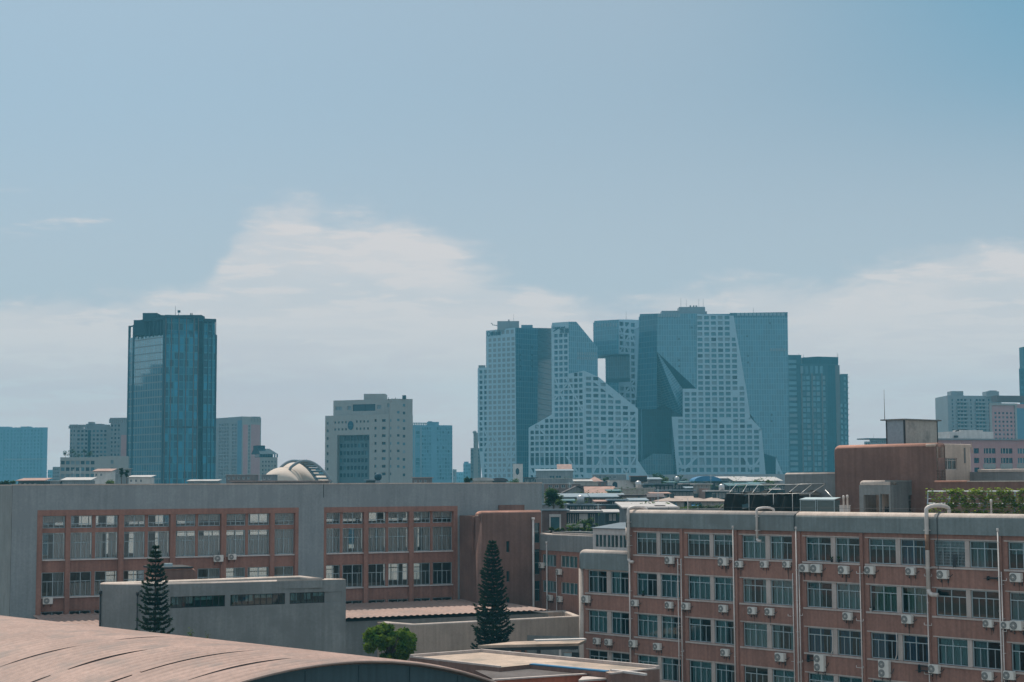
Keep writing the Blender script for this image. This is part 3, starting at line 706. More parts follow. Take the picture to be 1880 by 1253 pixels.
# low grey block left of the stair tower
LB = RF.off(-8.5); a, b, z = LB.u(1439, 880), LB.u(1531, 880) + .4, LB.z(1480, 868)
t = thing('roof_block', 'low grey rendered block with a rounded pale top against the brown stair tower', 'roof block', LB.pt(a, ROOFZ))
m = MB(); pillow(m, LB, rrect(a, b, ROOFZ, z, .25, 0), -3, 0, .2, 0, {0, 1}, lit_top=1); m.build('wall', [M['concrete'], M['coping']], t)
m = MB(); m.fbox(LB, a + .3, b - .3, z - .01, z + .015, -.5, -.12); m.build('coping', M['coping'], t)
# entrance block
EF = RF.off(-4.2); a, b, z = EF.u(1577.5, 910), EF.u(1635, 910), EF.z(1600, 882.5)
t = thing('roof_entrance', 'grey concrete roof entrance with open bays, ladder and stacked racks inside', 'entrance', EF.pt(a, ROOFZ))
o1 = (EF.u(1585.5, 920), EF.u(1614, 920), ROOFZ + .02, EF.z(1600, 909)); o2 = (EF.u(1616, 920), EF.u(1632, 920), ROOFZ + .02, EF.z(1625, 908))
m = MB(); wall(m, EF, a, b, ROOFZ, z - .35, [o1, o2], .25); m.build('front_wall', M['concrete'], t)
m = MB(); pillow(m, EF, rrect(a, b, z - .36, z, .3, 0), -.8, .03, .22, 0, {0, 1}, lit_top=1); m.build('coping', [M['coping'], M['coping']], t)
ES = EF.side(b); el = ES.u(1722, 900); ws = (ES.u(1668, 920), ES.u(1709, 920), ES.z(1690, 940), ES.z(1690, 909))
m = MB(); wall(m, ES, 0, el, ROOFZ, z - .1, [ws], .2); m.fbox(EF, a, a + .2, ROOFZ, z - .36, -.25, -el); m.build('side_wall', M['concrete_d'], t)  # darker concrete than the front: this side's shading put into the colour
m = MB(); m.fbox(ES, 0, el, z - .1, z, .02, -.5); m.build('side_coping', M['concrete'], t)
window(t, ES, ws[0], ws[1], ws[2], ws[3], -.08, vb=(.5,), hb=(.7,), sub=(), frame='concrete_d')
m = MB(); m.fbox(EF, a + .2, (o1[1] + o2[0]) / 2, ROOFZ, z - .4, -1.9, -2.0); m.fbox(EF, (o1[1] + o2[0]) / 2, (o1[1] + o2[0]) / 2 + .1, ROOFZ, z - .4, -.26, -2.0); m.build('bay_lining', M['beige'], t)
q = thing('ladder', 'small wooden step ladder leaning in the open bay of the roof entrance', 'ladder', EF.pt(EF.u(1600, 930), ROOFZ, -1.2))
m = MB(); uu = EF.u(1596, 930)
for k in (0, .45): m.bar(EF.pt(uu + k + .15, ROOFZ, -1.2), EF.pt(uu + k - .1, ROOFZ + 1.4, -1.75), .045)
m.build('rail', M['dark'], q)
for k in range(5):
    m = MB(); y = .2 + k * .28; s_ = y / 1.4; m.bar(EF.pt(uu + .15 - .25 * s_, ROOFZ + y, -1.2 - .55 * s_), EF.pt(uu + .6 - .25 * s_, ROOFZ + y, -1.2 - .55 * s_), .03); m.build('rung', M['dark'], q)
q = thing('storage_rack', 'dark rack of stacked goods seen through the open slot of the roof entrance', 'rack', EF.pt(o2[0], ROOFZ, -.6))
m = MB()
for k in (.05, o2[1] - o2[0] - .1):
    for oo in (-.5, -.9): m.fbox(EF, o2[0] + k, o2[0] + k + .05, ROOFZ, ROOFZ + 1.55, oo, oo - .05)
m.build('post', M['dark'], q)
for k in range(3):
    m = MB(); m.fbox(EF, o2[0] + .05, o2[1] - .06, ROOFZ + .35 + k * .42, ROOFZ + .4 + k * .42, -.5, -.95); m.build('shelf', M['dark'], q)
    m = MB(); m.fbox(EF, o2[0] + .15, o2[1] - .2 - .1 * k, ROOFZ + .41 + k * .42, ROOFZ + .62 + k * .42, -.55, -.9); m.build('goods', M['dark'], q)
# brown wall and grey parapet at the right
BF = RF.off(-6.0); a, b, z = BF.u(1716, 890), BF.u(1990, 890), BF.z(1800, 882.5)
t = thing('brown_roof_wall', 'long low brown roof wall with pink coping behind the green trellis', 'wall', BF.pt(a, ROOFZ))
fb(t, 'wall_face', 'redc', BF, a, b, ROOFZ, z - .1, 0, -.3)
c_ = BF.u(1776, 890); m = MB(); pillow(m, BF, rrect(a, c_, z - .12, z, .05, .05), -.4, .06, .05, 0, {0}, lit_top=1); m.build('coping', [M['copered'], M['copered']], t)
m = MB(); m.fbox(BF, c_ + .01, b, z - .11, z - .02, -.35, .04); m.build('side_coping', M['coping'], t)
BF = RF.off(-11.5); a, b, z = BF.u(1742, 870), BF.u(1990, 870), BF.z(1850, 864)
t = thing('grey_roof_wall', 'grey parapet wall with a pale lit top, in front of the pink building', 'wall', BF.pt(a, ROOFZ))
fb(t, 'wall_face', 'concrete', BF, a, b, ROOFZ, z - .1, 0, -.3)
m = MB(); pillow(m, BF, rrect(BF.u(1795, 870), b, z - .12, z + .12, .08, 0), -.45, .05, .08, 0, {0, 1}, lit_top=1); m.build('coping', [M['coping'], M['coping']], t)
# green trellis
GF = RF.off(-2.2)
t = thing('trellis', 'white and blue tilted trellis frame carrying climbing vines on the roof', 'trellis', GF.pt(GF.u(1702, 940), ROOFZ))
gz0, gz1 = ROOFZ + .05, GF.z(1760, 902.5)
us = [GF.u(p, 920) for p in (1702, 1738, 1806, 1862, 1925, 1990)]
fm = mat('blue_white_frame', (.40, .48, .58), .5, .1, 1.0)
for i, uu in enumerate(us):
    sl = .28 if i in (1, 2) else 0.0
    m = MB(); m.bar(GF.pt(uu - sl, gz0, .1), GF.pt(uu + sl, gz1, -.15), .05); m.build('post', fm, t)
for zz in (gz1, gz1 - .9): m = MB(); m.bar(GF.pt(us[0], zz, -.14), GF.pt(us[-1], zz, -.14), .045); m.build('rail', fm, t)
for k in range(5):
    m = MB(); zz = gz0 + .15 + k * (gz1 - gz0 - .2) / 5; m.bar(GF.pt(us[0], zz, .0), GF.pt(us[-1], zz, .0), .02); m.build('slat', fm, t)
def leaf_cloud(mb, pts, size, up=.5, n_=None):
    for p in pts:
        s_ = size * random.uniform(.6, 1.3); a = random.uniform(0, 6.28); tl = random.uniform(-.9, .9)
        d1 = Vector((math.cos(a), math.sin(a), random.uniform(-.4, .4))).normalized(); d2 = d1.cross(Vector((random.uniform(-.6, .6), random.uniform(-.6, .6), 1))).normalized()
        p = Vector(p); mb.poly([p - d1 * s_, p - d2 * s_ * .5 + d1 * .1 * s_, p + d1 * s_, p + d2 * s_ * .5])
vine_m = leaf_mat('vine_leaves', (.10, .20, .04), (.30, .38, .06), .5, 1.6)
for i in range(5):
    a, b = us[i], us[i + 1]; pts = []
    dens = .35 if i == 0 else 1.0
    for k in range(int(3600 * dens * (b - a) / 3.5)):
        uu = random.uniform(a, b); rowk = random.choice([0, 1, 2, 3, 4, 5]); zz = gz0 + .15 + rowk * (gz1 - gz0 - .2) / 5 + random.gauss(0, .15)
        if math.sin(uu * 3.1 + rowk * 2.1) + math.sin(uu * 7.7 + rowk) < -.75: continue
        pts.append(GF.pt(uu, max(gz0, min(zz, gz1 + .25)), random.gauss(.08, .15)))
    vt = thing('climbing_vine', f"leafy green vine on the roof trellis, {['sparse first panel at its left end', 'dense panel second from its left end', 'dense panel third from its left end', 'panel second from its right end', 'last panel at its right end'][i]}", 'vine', GF.pt(a, gz0), 'vines on the roof trellis')
    m = MB(); leaf_cloud(m, pts, .13); m.build('foliage', vine_m, vt)
    m = MB()
    for k in range(4): uu = a + (b - a) * (k + .5) / 4; m.tube([GF.pt(uu, gz0, .05), GF.pt(uu + .1, gz0 + .7, .06), GF.pt(uu - .08, gz0 + 1.4, 0)], .015, 5)
    m.build('stem', M['dark'], vt)
# white standpipes
for px, y0, lab in ((1548.5, 910, 'white standpipe with the rounder top beside the brown stair tower'), (1555.5, 909, 'plain white standpipe beside the brown stair tower, nearer the roof entrance'), (1819.5, 917, 'white standpipe in front of the green vine trellis')):
    f = RF.off(-1.6); uu, zz = f.uv(px, y0); m = MB()
    m.lathe(f.pt(uu, ROOFZ), [(.10, 0), (.10, .05), (.075, .06), (.075, zz - ROOFZ - .25), (.10, zz - ROOFZ - .24), (.10, zz - ROOFZ - .06), (.05, zz - ROOFZ)], 12)
    m.build('standpipe', M['pvc'], None, lab, 'pipe', group='white standpipes on the roof', loc=f.pt(uu, ROOFZ))
f = RF.off(-1.9); uu, zz = f.uv(1541, 929); t = thing('white_box', 'small white box on the roof at the foot of the standpipes', 'box', f.pt(uu, ROOFZ))
fb(t, 'body', 'white', f, uu, uu + .75, ROOFZ, zz, 0, -.4); fb(t, 'lid', 'white', f, uu - .03, uu + .78, zz, zz + .05, .03, -.43)
# shade-net shelter
NF = RF.off(-5.2); NB = RF.off(-8.2)
t = thing('shade_shelter', 'collapsed black shade-net shelter with bent metal poles on the roof', 'shelter', NF.pt(NF.u(1335, 930), ROOFZ))
pole = mat('galvanised_pole', (.42, .43, .42), .4, .2, 3.0, 0, .1, .6)
def pb(pts, r=.035, nm='pole'): mm = MB(); mm.tube(pts, r, 6); mm.build(nm, pole, t)
def at(f, px, py): u_, z_ = f.uv(px, py); return f.pt(u_, z_)
pb([at(NF, 1335, 906), at(NF, 1380, 908), at(NF, 1440, 907), at(NF, 1490, 906)]); pb([at(NB, 1350, 890), at(NB, 1400, 891), at(NB, 1460, 890), at(NB, 1514, 888)])
for a, b in ((1337, 1352), (1362, 1372), (1380, 1393), (1408, 1428), (1446, 1466), (1470, 1490), (1488, 1514)): pb([at(NF, a, 907), at(NB, b, 890)], .028)
for p in (1335, 1375, 1420, 1455, 1487): uu = NF.u(p, 920); pb([NF.pt(uu, ROOFZ), at(NF, p, 907)], .04)
pb([at(NF, 1320, 935), at(NF, 1340, 917)], .05); pb([at(NF, 1515, 900), at(NF, 1532, 918), at(NF, 1536, 932)], .05)
net = mat('shade_net', (.012, .016, .016), .95, .4, 2.0)
m = MB(); nu = 60; u0_, u1_ = NF.u(1333, 920), NF.u(1468, 920); zt_ = NF.z(1400, 908)
V = []
for j in range(14):
    for i in range(nu + 1):
        s_ = i / nu; uu = u0_ + (u1_ - u0_) * s_; zz = ROOFZ + (zt_ - ROOFZ) * (1 - j / 13) + (.10 * math.sin(s_ * 21) - .05) * (1 - j / 13)
        V.append(NF.pt(uu, zz, .18 * math.sin(s_ * 46 + j * .35) + .12 * math.sin(s_ * 17 + j * .2) + .1 * (j / 13)))
m.mesh(V, [(j * (nu + 1) + i, j * (nu + 1) + i + 1, (j + 1) * (nu + 1) + i + 1, (j + 1) * (nu + 1) + i) for j in range(13) for i in range(nu) if not (i in (12, 13, 14, 15, 16, 17, 18) and 3 < j < 6)], 0, True)
m.build('hanging_net', net, t)
m = MB(); V = []
for j in range(8):
    for i in range(nu + 1):
        s_ = i / nu; uu = u0_ + (u1_ - u0_) * s_; p0 = NF.pt(uu, zt_, 0); p1 = NB.pt(uu, zt_ + .15, 0); p = p0.lerp(p1, j / 7); p.z += .12 * math.sin(s_ * 30 + j) - .25 * math.sin(j / 7 * math.pi) + .1 * math.sin(s_ * 9)
        V.append(p)
m.mesh(V, [(j * (nu + 1) + i, j * (nu + 1) + i + 1, (j + 1) * (nu + 1) + i + 1, (j + 1) * (nu + 1) + i) for j in range(7) for i in range(nu)], 0, True)
m.build('roof_net', net, t)
m = MB(); curtain(m, NF, NF.u(1384, 925), NF.u(1398, 925), ROOFZ, ROOFZ + 1.0, .45, .06, .5); m.build('rag', M['beige'], t)
# two cold frames
for i, (a, b) in enumerate(((1469, 1498), (1500, 1532))):
    f = RF.off(-4.0); u0_, u1_ = f.u(a, 930), f.u(b, 930); zz = f.z(a, 918)
    q = thing('cold_frame', ['small glazed cold frame with metal lid next to the black shade net', 'small glazed cold frame with metal lid nearer the brown stair tower'][i], 'cold frame', f.pt(u0_, ROOFZ), 'cold frames on the roof')
    m = MB(); m.hexa([f.pt(u0_ - .04, zz, .06), f.pt(u1_ + .04, zz, .06), f.pt(u1_ + .04, zz + .16, -.8), f.pt(u0_ - .04, zz + .16, -.8), f.pt(u0_ - .04, zz + .04, .06), f.pt(u1_ + .04, zz + .04, .06), f.pt(u1_ + .04, zz + .20, -.8), f.pt(u0_ - .04, zz + .20, -.8)]); m.build('lid', M['alu'], q)
    m = MB(); m.fbox(f, u0_ + .05, u1_ - .05, ROOFZ, zz - .02, -.02, -.78); m.build('glazing', glass_mat(f'cold_frame_glass_{i}', (.006, .02, .022), (.6, .5), (.10, .13, .13), .03, 1.3, .2), q)
    m = MB()
    for uu in (u0_, u1_ - .05): m.fbox(f, uu, uu + .05, ROOFZ, zz, .01, -.05)
    m.fbox(f, u0_ + .06, u1_ - .06, zz - .06, zz, .01, -.05); m.build('frame', M['alu'], q)
m = MB(); f = RF.off(-.6); m.tube([f.pt(R_U0 + .5, R_TOP + .28), f.pt(R_U0 + 18, R_TOP + .28), f.pt(R_U1, R_TOP + .28)], .012, 5)
for k in range(14): m.tube([f.pt(R_U0 + .5 + k * 3.6, R_TOP - .2), f.pt(R_U0 + .5 + k * 3.6, R_TOP + .28)], .014, 5)
m.build('guard_wire', M['dark'], R)
# small white roof-room behind the lower wing
WF = RF.off(-8.5); a, b = WF.u(1088.5, 990), WF.u(1162, 990); z0, z1 = WF.z(1110, 1012), WF.z(1110, 971)
t = thing('roof_room', 'small white roof room with sliding windows and sloped blue-grey roof above the lower wing', 'roof room', WF.pt(a, 0))
wo = (WF.u(1092, 990), WF.u(1158, 990), WF.z(1110, 1006), WF.z(1110, 981))
m = MB(); wall(m, WF, a, b, 0, z1, [wo], .15); m.fbox(WF, a, a + .15, 0, z1, -.01, -3.4); m.fbox(WF, a, b, 0, z1 - .2, -3.2, -3.4); m.build('wall', M['white'], t)
m = MB(); m.hexa([WF.pt(a - .1, z1, .2), WF.pt(b + .3, z1, .2), WF.pt(b + .3, z1 + .62, -3.8), WF.pt(a - .1, z1 + .45, -3.8), WF.pt(a - .1, z1 + .06, .2), WF.pt(b + .3, z1 + .06, .2), WF.pt(b + .3, z1 + .7, -3.8), WF.pt(a - .1, z1 + .5, -3.8)]); m.build('roof', mat('slate_sheet', (.10, .14, .17), .6, .15, .5), t)
n_ = 3
for i in range(n_):
    x0 = wo[0] + (wo[1] - wo[0]) * i / n_; x1 = wo[0] + (wo[1] - wo[0]) * (i + 1) / n_
    window(t, WF, x0 + .02, x1 - .02, wo[2], wo[3], -.03, vb=(.33, .66), hb=(), sub=(), frame='white', fw=.08, cur=('curt_t', [(.05, .3, .03, .97)]))

# ------------------------------------------------------------------ long grey building at the left
LF = Face.px((78, 155), (750, 171), 1000)
L_U0, L_U1 = LF.u(22, 950), LF.u(995, 930); L_TOP = LF.z(560, 887.5); LD = 9.0
Lb = thing('school_building', 'long grey concrete building with brown-framed tall windows and flat top', 'building', LF.pt(L_U0, 0))
zA = [(LF.z(100, b), LF.z(100, a)) for a, b in ((948, 970.5), (979, 1027.6), (1051.7, 1096.5), (1123.5, 1168))]
grp1 = [(78.6, 120), (130, 170), (176, 217), (228, 267), (272.6, 312), (323, 360), (365, 405.6), (416, 452), (457, 495.7), (504.7, 541)]
grp2 = [(600, 626), (631, 668), (677, 710), (715, 751), (760, 792), (796.6, 832)]
zr = LF.z(300, 934.8)
zones = []
for gpx, (a, b) in ((grp1, (68, 548)), (grp2, (594.5, 840))): zones.append((LF.u(a, 980), LF.u(b, 980), [(LF.u(x, 1000), LF.u(y, 1000)) for x, y in gpx]))
m = MB(); wall(m, LF, L_U0, L_U1, 0, L_TOP - .12, [(a, b, 1, zr) for a, b, _ in zones], .3)
m.build('facade_wall', M['concrete_l'], Lb)
RL = LF.off(-.3); BK = LF.off(-LD)
m = MB(); rops = []
for a, b, cs in zones:
    oo = [(x, y, z0, z1) for x, y in cs for z0, z1 in zA]; rops += oo
    wall(m, RL, a, b, 1, zr, oo, .25)
m.build('window_wall', M['red'], Lb)
m = MB(); wall(m, BK, L_U0, L_U1, 0, L_TOP - .12, rops, .2); m.fbox(LF, L_U0, L_U0 + .25, 0, L_TOP - .12, -.31, -LD - .001); m.fbox(LF, L_U1 - .25, L_U1, 0, L_TOP - .12, -.31, -LD - .001); m.build('rear_wall', M['concrete'], Lb)
m = MB(); m.fbox(LF, L_U0 + .26, L_U1 - .26, L_TOP - 1.0, L_TOP - .8, -.31, -LD + .01)
m.build('roof', M['gravel'], Lb)
m = MB()
for z in (zA[2][1] + .25, zA[3][1] + .3, 3.0): m.fbox(LF, L_U0 + .26, L_U1 - .26, z, z + .25, -.56, -LD + .01)
m.fbox(LF, zones[0][1] + .5, zones[1][0] - .5, 0, L_TOP - 1, -.6, -LD + .02); m.build('floor_slab', M['interior_l'], Lb)
ju = LF.u(594, 895)
for a, b in ((L_U0 - .04, ju - .02), (ju + .02, L_U1 + .03)): fb(Lb, 'coping', 'coping', LF, a, b, L_TOP - .12, L_TOP, .04, -.4)
fb(Lb, 'coping', 'coping', LF, L_U0, L_U1, L_TOP - .13, L_TOP - .02, -LD + .3, -LD - .05)
fb(Lb, 'expansion_joint', 'dark', LF, ju - .03, ju + .04, LF.z(594, 914), L_TOP - .12, -.01, .012)
for a, b, cs in zones:                               # brown piers and rails in front of the window wall
    ed = [a] + [x for i in range(len(cs) - 1) for x in ((cs[i][1], cs[i + 1][0]) if cs[i + 1][0] - cs[i][1] > .4 else ())] + [b]
    fb(Lb, 'brown_frame', 'red', LF, a, b, zA[0][1] + .04, zr, -.29, .03)
    for i in range(1, len(ed) - 1, 2): fb(Lb, 'brown_pier', 'red', LF, ed[i] + .03, ed[i + 1] - .03, 1, zA[0][1] + .03, -.29, .02)
    fb(Lb, 'brown_pier', 'red', LF, a, cs[0][0] - .05, 1, zA[0][1] + .03, -.29, .02); fb(Lb, 'brown_pier', 'red', LF, cs[-1][1] + .05, b, 1, zA[0][1] + .03, -.29, .02)
for gi, (a, b, cs) in enumerate(zones):
    for ci, (x, y) in enumerate(cs):
        for ri, (z0, z1) in enumerate(zA):
            cur = None
            if gi == 0 and ri == 1 and ci in (5, 6, 7, 8): cur = ('curt', [(.02, .98, .03, .8)])
            elif gi == 0 and ri == 2 and ci in (1, 2): cur = ('curt', [(.03, .97, .03, .55)])
            elif gi == 0 and ri == 1 and ci in (0, 3, 4): cur = ('curt', [(.5, .97, .03, .97)])
            elif ri == 1: cur = ('curt', [(.03, .97, .03, .97)] if random.random() < .4 else [(.03, random.choice([.35, .5]), .03, .97), (.62, .97, .03, .97)])
            elif ri == 0 and random.random() < .6: cur = ('curt', [(.03, .97, .45, .97)])
            elif ri == 2 and random.random() < .4 and not (gi == 1 and ci in (2, 3)): cur = ('curt_t', [(.5, .97, .03, .97)])
            elif ri == 3 or (gi == 1 and ri == 2 and ci in (2, 3)): cur = None
            window(Lb, RL, x + .02, y - .02, z0 + .01, z1 - .01, -.1, vb=(.5,), hb=(.62,) if ri in (1, 2) else (.35,), sub=(.25, .75), fw=.055, cur=cur, frame='alu', pane='pane_l')
            dark_ = (ri == 2 and ((gi == 0 and ci in (0, 1, 2, 7)) or (gi == 1 and ci in (2, 3)))) or ri == 3 or (gi == 0 and ci in (7, 8) and ri == 0)
            q = MB()
            if dark_: q.fbox(BK, x - .1, y + .1, z0 - .1, z1 + .1, .3, .36); q.build('dark_rear_panel', M['interior'], Lb)
            else:
                window(Lb, BK, x + .02, y - .02, z0 + .01, z1 - .01, -.05, vb=(.5,), hb=(.62,) if ri else (), sub=(), fw=.08, cur=('curt', [(.03, random.choice([.45, .97, .97]), .03, .97)]), frame='alu', name='rear_window', pane='pane_l')
for gi, (a, b, cs) in enumerate(zones):
    for z0, z1 in zA[1:3]: fb(Lb, 'window_sill', 'white', LF, a + .3, b - .3, z0 - .13, z0 - .01, -.4, -.12)
    fb(Lb, 'ceiling_lamp_rail', 'interior_l', LF, a + .3, b - .3, zA[1][1] - .25, zA[1][1] - .2, -3.0, -3.08)
place_ac(LF, 86.8, 1103, 'white air conditioner low at left end of the grey building', 1, 1.05, 'air conditioners on the grey building')
place_ac(LF, 399.8, 1025.4, 'white air conditioner left of a brown pier on the grey building', 1, 1.1, 'air conditioners on the grey building')
place_ac(LF, 425, 1022.6, 'white air conditioner right of a brown pier on the grey building', 1, .95, 'air conditioners on the grey building')
fb(Lb, 'brown_panel', 'redc', LF, LF.u(915, 932), LF.u(961, 932), LF.z(930, 939), LF.z(930, 927.5), 0, .25)
m = MB(); u, z = LF.uv(845, 1073); m.tube([LF.pt(u, z - 4, .15), LF.pt(u, z, .15), LF.pt(u + .3, z + .02, .15)], .04, 6); m.build('drainpipe', M['dark'], Lb)

# round brown canopy top in front of the grey building
# ------------------------------------------------------------------ brown stair tower and block at its right end
T1 = LF.off(5.0); a, b, z = T1.u(877.5, 1000), T1.u(994, 1000), T1.z(930, 938.5)
t = thing('brown_stair_tower', 'windowless brown stair tower with slit windows and rounded edge, behind the tall pine', 'tower', T1.pt(a, 0))
sl2 = [(T1.u(929.5, 1000), T1.u(935.5, 1000), T1.z(932, y1), T1.z(932, y0)) for y0, y1 in ((994, 1014.5), (1049, 1069), (1098, 1108))]
sl3 = [(T1.u(981.5, 1000), T1.u(991, 1000), T1.z(985, y1), T1.z(985, y0)) for y0, y1 in ((960.5, 997), (1009, 1055), (1067, 1104))]
m = MB(); wall(m, T1, a + .45, b, 0, z - .45, sl2 + sl3, .25); m.build('front_wall', M['redc'], t)
m = MB(); pillow(m, T1, rrect(a, b, z - .46, z, .5, 0), -.9, 0, .28, 0, {0, 1}, lit_top=1); m.build('coping', [M['redc'], M['copered']], t)
m = MB(); m.tube([T1.pt(a + .44, 0, -.44), T1.pt(a + .44, z - .46, -.44)], .44, 16); m.build('rounded_corner', M['redc'], t)
m = MB(); m.tube([T1.pt(a + .5, z + .0, -.35), T1.pt(b, z + .0, -.35)], .06, 8); m.build('coping_line', M['copered'], t)
m = MB(); m.prism([T1.pt(a + .1, 0, -.5).xy, T1.pt(b, 0, -.3).xy, T1.pt(b, 0, -4.9).xy, T1.pt(a + .1, 0, -4.9).xy], 0, z - .5); m.build('rear_wall', M['redc'], t)
gm = glass_mat('slit_glass', (.02, .07, .075), (.8, 1.2), (.1, .16, .17), .04)
for q in sl2 + sl3:
    m = MB(); m.poly([T1.pt(q[0], q[2], -.18), T1.pt(q[1], q[2], -.18), T1.pt(q[1], q[3], -.18), T1.pt(q[0], q[3], -.18)], 0, [(0, 0), (q[1] - q[0], 0), (q[1] - q[0], q[3] - q[2]), (0, q[3] - q[2])]); m.build('slit_window', gm, t)
def tpipe(f, par, px, y0, r=.08, o=.15):
    u, z = f.uv(px, y0); mm = MB(); mm.tube([f.pt(u, 0, o), f.pt(u, z, o)], r, 8); mm.lathe(f.pt(u, z - .1, o), [(r, 0), (r * 1.6, .05), (r * 1.6, .25)], 8); mm.build('drainpipe', M['pvc'], par)
tpipe(T1, t, 977.5, 953, .12)
M2 = Face.px((994, 172), (1092, 163), 1000); a, b, z = M2.u(992, 1000), M2.u(1100, 1000), M2.z(1040, 981)
t = thing('rear_block', 'recessed grey and brown block of two window storeys between stair tower and red building', 'building', M2.pt(a, 0))
w2 = [(M2.u(x0, 1050), M2.u(x1, 1050), M2.z(1045, y1), M2.z(1045, y0)) for x0, x1 in ((996, 1021), (1029, 1060)) for y0, y1 in ((1021, 1043), (1070, 1092))]
zc = M2.z(1040, 1013)
m = MB(); wall(m, M2, a, b, 0, zc, w2, .25); m.build('facade_wall', M['red'], t)
m = MB(); pillow(m, M2, rrect(a - .2, b, zc, z, .2, 0), -.5, .15, .2, 0, {0, 1}, lit_top=1); m.build('parapet', [M['concrete'], M['coping']], t)
fb(t, 'coping', 'coping', M2, M2.u(1014, 985), b, z - .01, z + .1, .05, -.3)
fb(t, 'rear_wall', 'interior', M2, a, b, 0, zc, -3, -3.2); fb(t, 'roof', 'gravel', M2, a, b, zc + .2, zc + .4, -.5, -9)
fb(t, 'floor_slab', 'interior', M2, a, b, w2[0][2] - .9, w2[0][2] - .7, -.3, -3)
for i, q in enumerate(w2): window(t, M2, q[0] + .02, q[1] - .02, q[2], q[3], -.1, vb=(.5,), hb=() , sub=(.25, .75), frame='white' if i > 1 else 'alu', cur=('curt', [(.03, .97 if i > 1 else .6, .03, .97)]))
tpipe(M2, t, 1006, 997, .085); tpipe(M2, t, 1024, 1056, .05)
for px, py, lab in ((998, 1038, 'white air conditioner inside the upper balcony of the recessed block'), (1029.8, 1050, 'white air conditioner between the two window rows of the recessed block'),
                    (1013.3, 1097.7, 'white air conditioner left of the thin pipe, below windows of the recessed block'), (1030.7, 1100, 'white air conditioner right of the thin pipe, below windows of the recessed block')):
    place_ac(M2, px, py, lab, 1, .95, 'air conditioners on the recessed block')
# planter of shrubs on its roof and further roof rooms are with the old houses

# ------------------------------------------------------------------ annex roofs in front of the grey building
def corrugated(mb, A, B, C, D, pitch=.5, amp=.06, mi=0):
    """Sheet A-B (low edge) to D-C (high edge), ribs running from A-B to D-C."""
    n = int((Vector(B) - Vector(A)).length / pitch) * 4; V = []
    for i in range(n + 1):
        s_ = i / n; z = amp if i % 4 in (1, 2) else 0.0
        p = Vector(A).lerp(Vector(B), s_); q = Vector(D).lerp(Vector(C), s_); V += [(p.x, p.y, p.z + z), (q.x, q.y, q.z + z)]
    mb.mesh(V, [(2 * i, 2 * i + 2, 2 * i + 3, 2 * i + 1) for i in range(n)], mi)
pinkm = mat('pink_roof_sheet', (.315, .215, .182), .66, .14, .25, 0, .12, 0, .3, stain=(.235, .18, .16))
zl, zh = LF.z(700, 1135) , LF.z(700, 1105.5)
zh = LF.z(750, 1104.5); zl = zh - .35
t = thing('sheet_roof', 'pink ribbed sheet roof of the low annex at the foot of the grey building', 'roof', LF.pt(L_U0, 0))
A_, B_ = LF.pt(L_U0 + 2, zl, 13.5), LF.pt(LF.u(905, 1120), zl, 13.5); C_, D_ = LF.pt(LF.u(880, 1100) + .4, zh, .45), LF.pt(L_U0 + 2, zh, .45)
m = MB(); corrugated(m, A_, B_, C_, D_, .62, .07); m.build('roof_sheet', pinkm, t)
m = MB(); m.prism([A_.xy + LF.n * -.5, B_.xy + LF.n * -.5, C_.xy, D_.xy], 0, zl - .35); m.build('annex_wall', M['concrete'], t)
# M: low beige hall
Mz = 22 - (1145 - 892) / 3000 * 150
p0 = Wz(759, 1146, Mz); p1 = Wz(1066, 1130.5, Mz); p2 = Wz(1010, 1121.5, Mz); p3 = Wz(636, 1136, Mz)
t = thing('low_hall', 'low flat-roofed beige hall with rounded coping between the pine and the small grey block', 'building', (p0.x, p0.y, 0))
bl = p3 + (p2 - p3) * 0.0
parapet_block(t, [p3, p0, p1, p2 + (p2 - p3) * .08], 0, Mz, Mz - .9, .4, .15, 'beige', 'coping', 'gravel')
m = MB(); e = (p2 - p3); q0 = p3 + e * .05; q1 = p2; nrm = Vector((e.y, -e.x)).normalized()
m.tube([(q0.x + nrm.x * .8, q0.y + nrm.y * .8, Mz - .55), (q1.x + nrm.x * .8, q1.y + nrm.y * .8, Mz - .55)], .09, 8); m.build('roof_pipe', M['pvc'], t)
# S: small grey block with strip windows
SZ = 22 - (1068 - 892) / 3000 * 135
S2 = Wz(265, 1071.5, SZ); S1 = Wz(184, 1069.5, SZ); S3 = S2 + Vector((LF.d.x, LF.d.y, 0)) * 17.6
S3 = Vector((S2.x, S2.y, SZ)) ; f = Face((S2.x, S2.y), LF.d); ue = f.u(635, 1100); S3 = f.pt(ue, SZ)
S4 = Wz(596, 1061.5, SZ); S5 = Wz(553, 1057, SZ); S0 = S1 + Vector((1.2, 5.0, 0))
t = thing('strip_window_block', 'small grey concrete block with three dark strip windows behind the curved roof', 'building', (S2.x, S2.y, 0))
sops = []
for (xa, xb, ya, yb) in ((313, 413.5, 1094, 1114), (423, 523.5, 1091, 1111.5), (532, 627.5, 1085.5, 1106)):
    sops.append((f.u(xa, 1100), f.u(xb, 1100), f.z((xa + xb) / 2, yb), f.z((xa + xb) / 2, ya)))
zs0 = min(q[2] for q in sops); zs1 = max(q[3] for q in sops); sops = [(q[0], q[1], sops[1][2], sops[1][3]) for q in sops]
parapet_block(t, [S1, S2, S3, S4, S5], 0, SZ, SZ - .8, .36, .16, 'concrete', 'coping', 'gravel', walls=False)
m = MB(); wall(m, f, 0, ue, 0, SZ - .16, sops, .3)
for a_, b_ in ((S1, S2), (S3, S4), (S4, S5), (S5, S1)): m.poly([(a_.x, a_.y, 0), (b_.x, b_.y, 0), (b_.x, b_.y, SZ - .16), (a_.x, a_.y, SZ - .16)])
m.build('wall', M['concrete'], t)
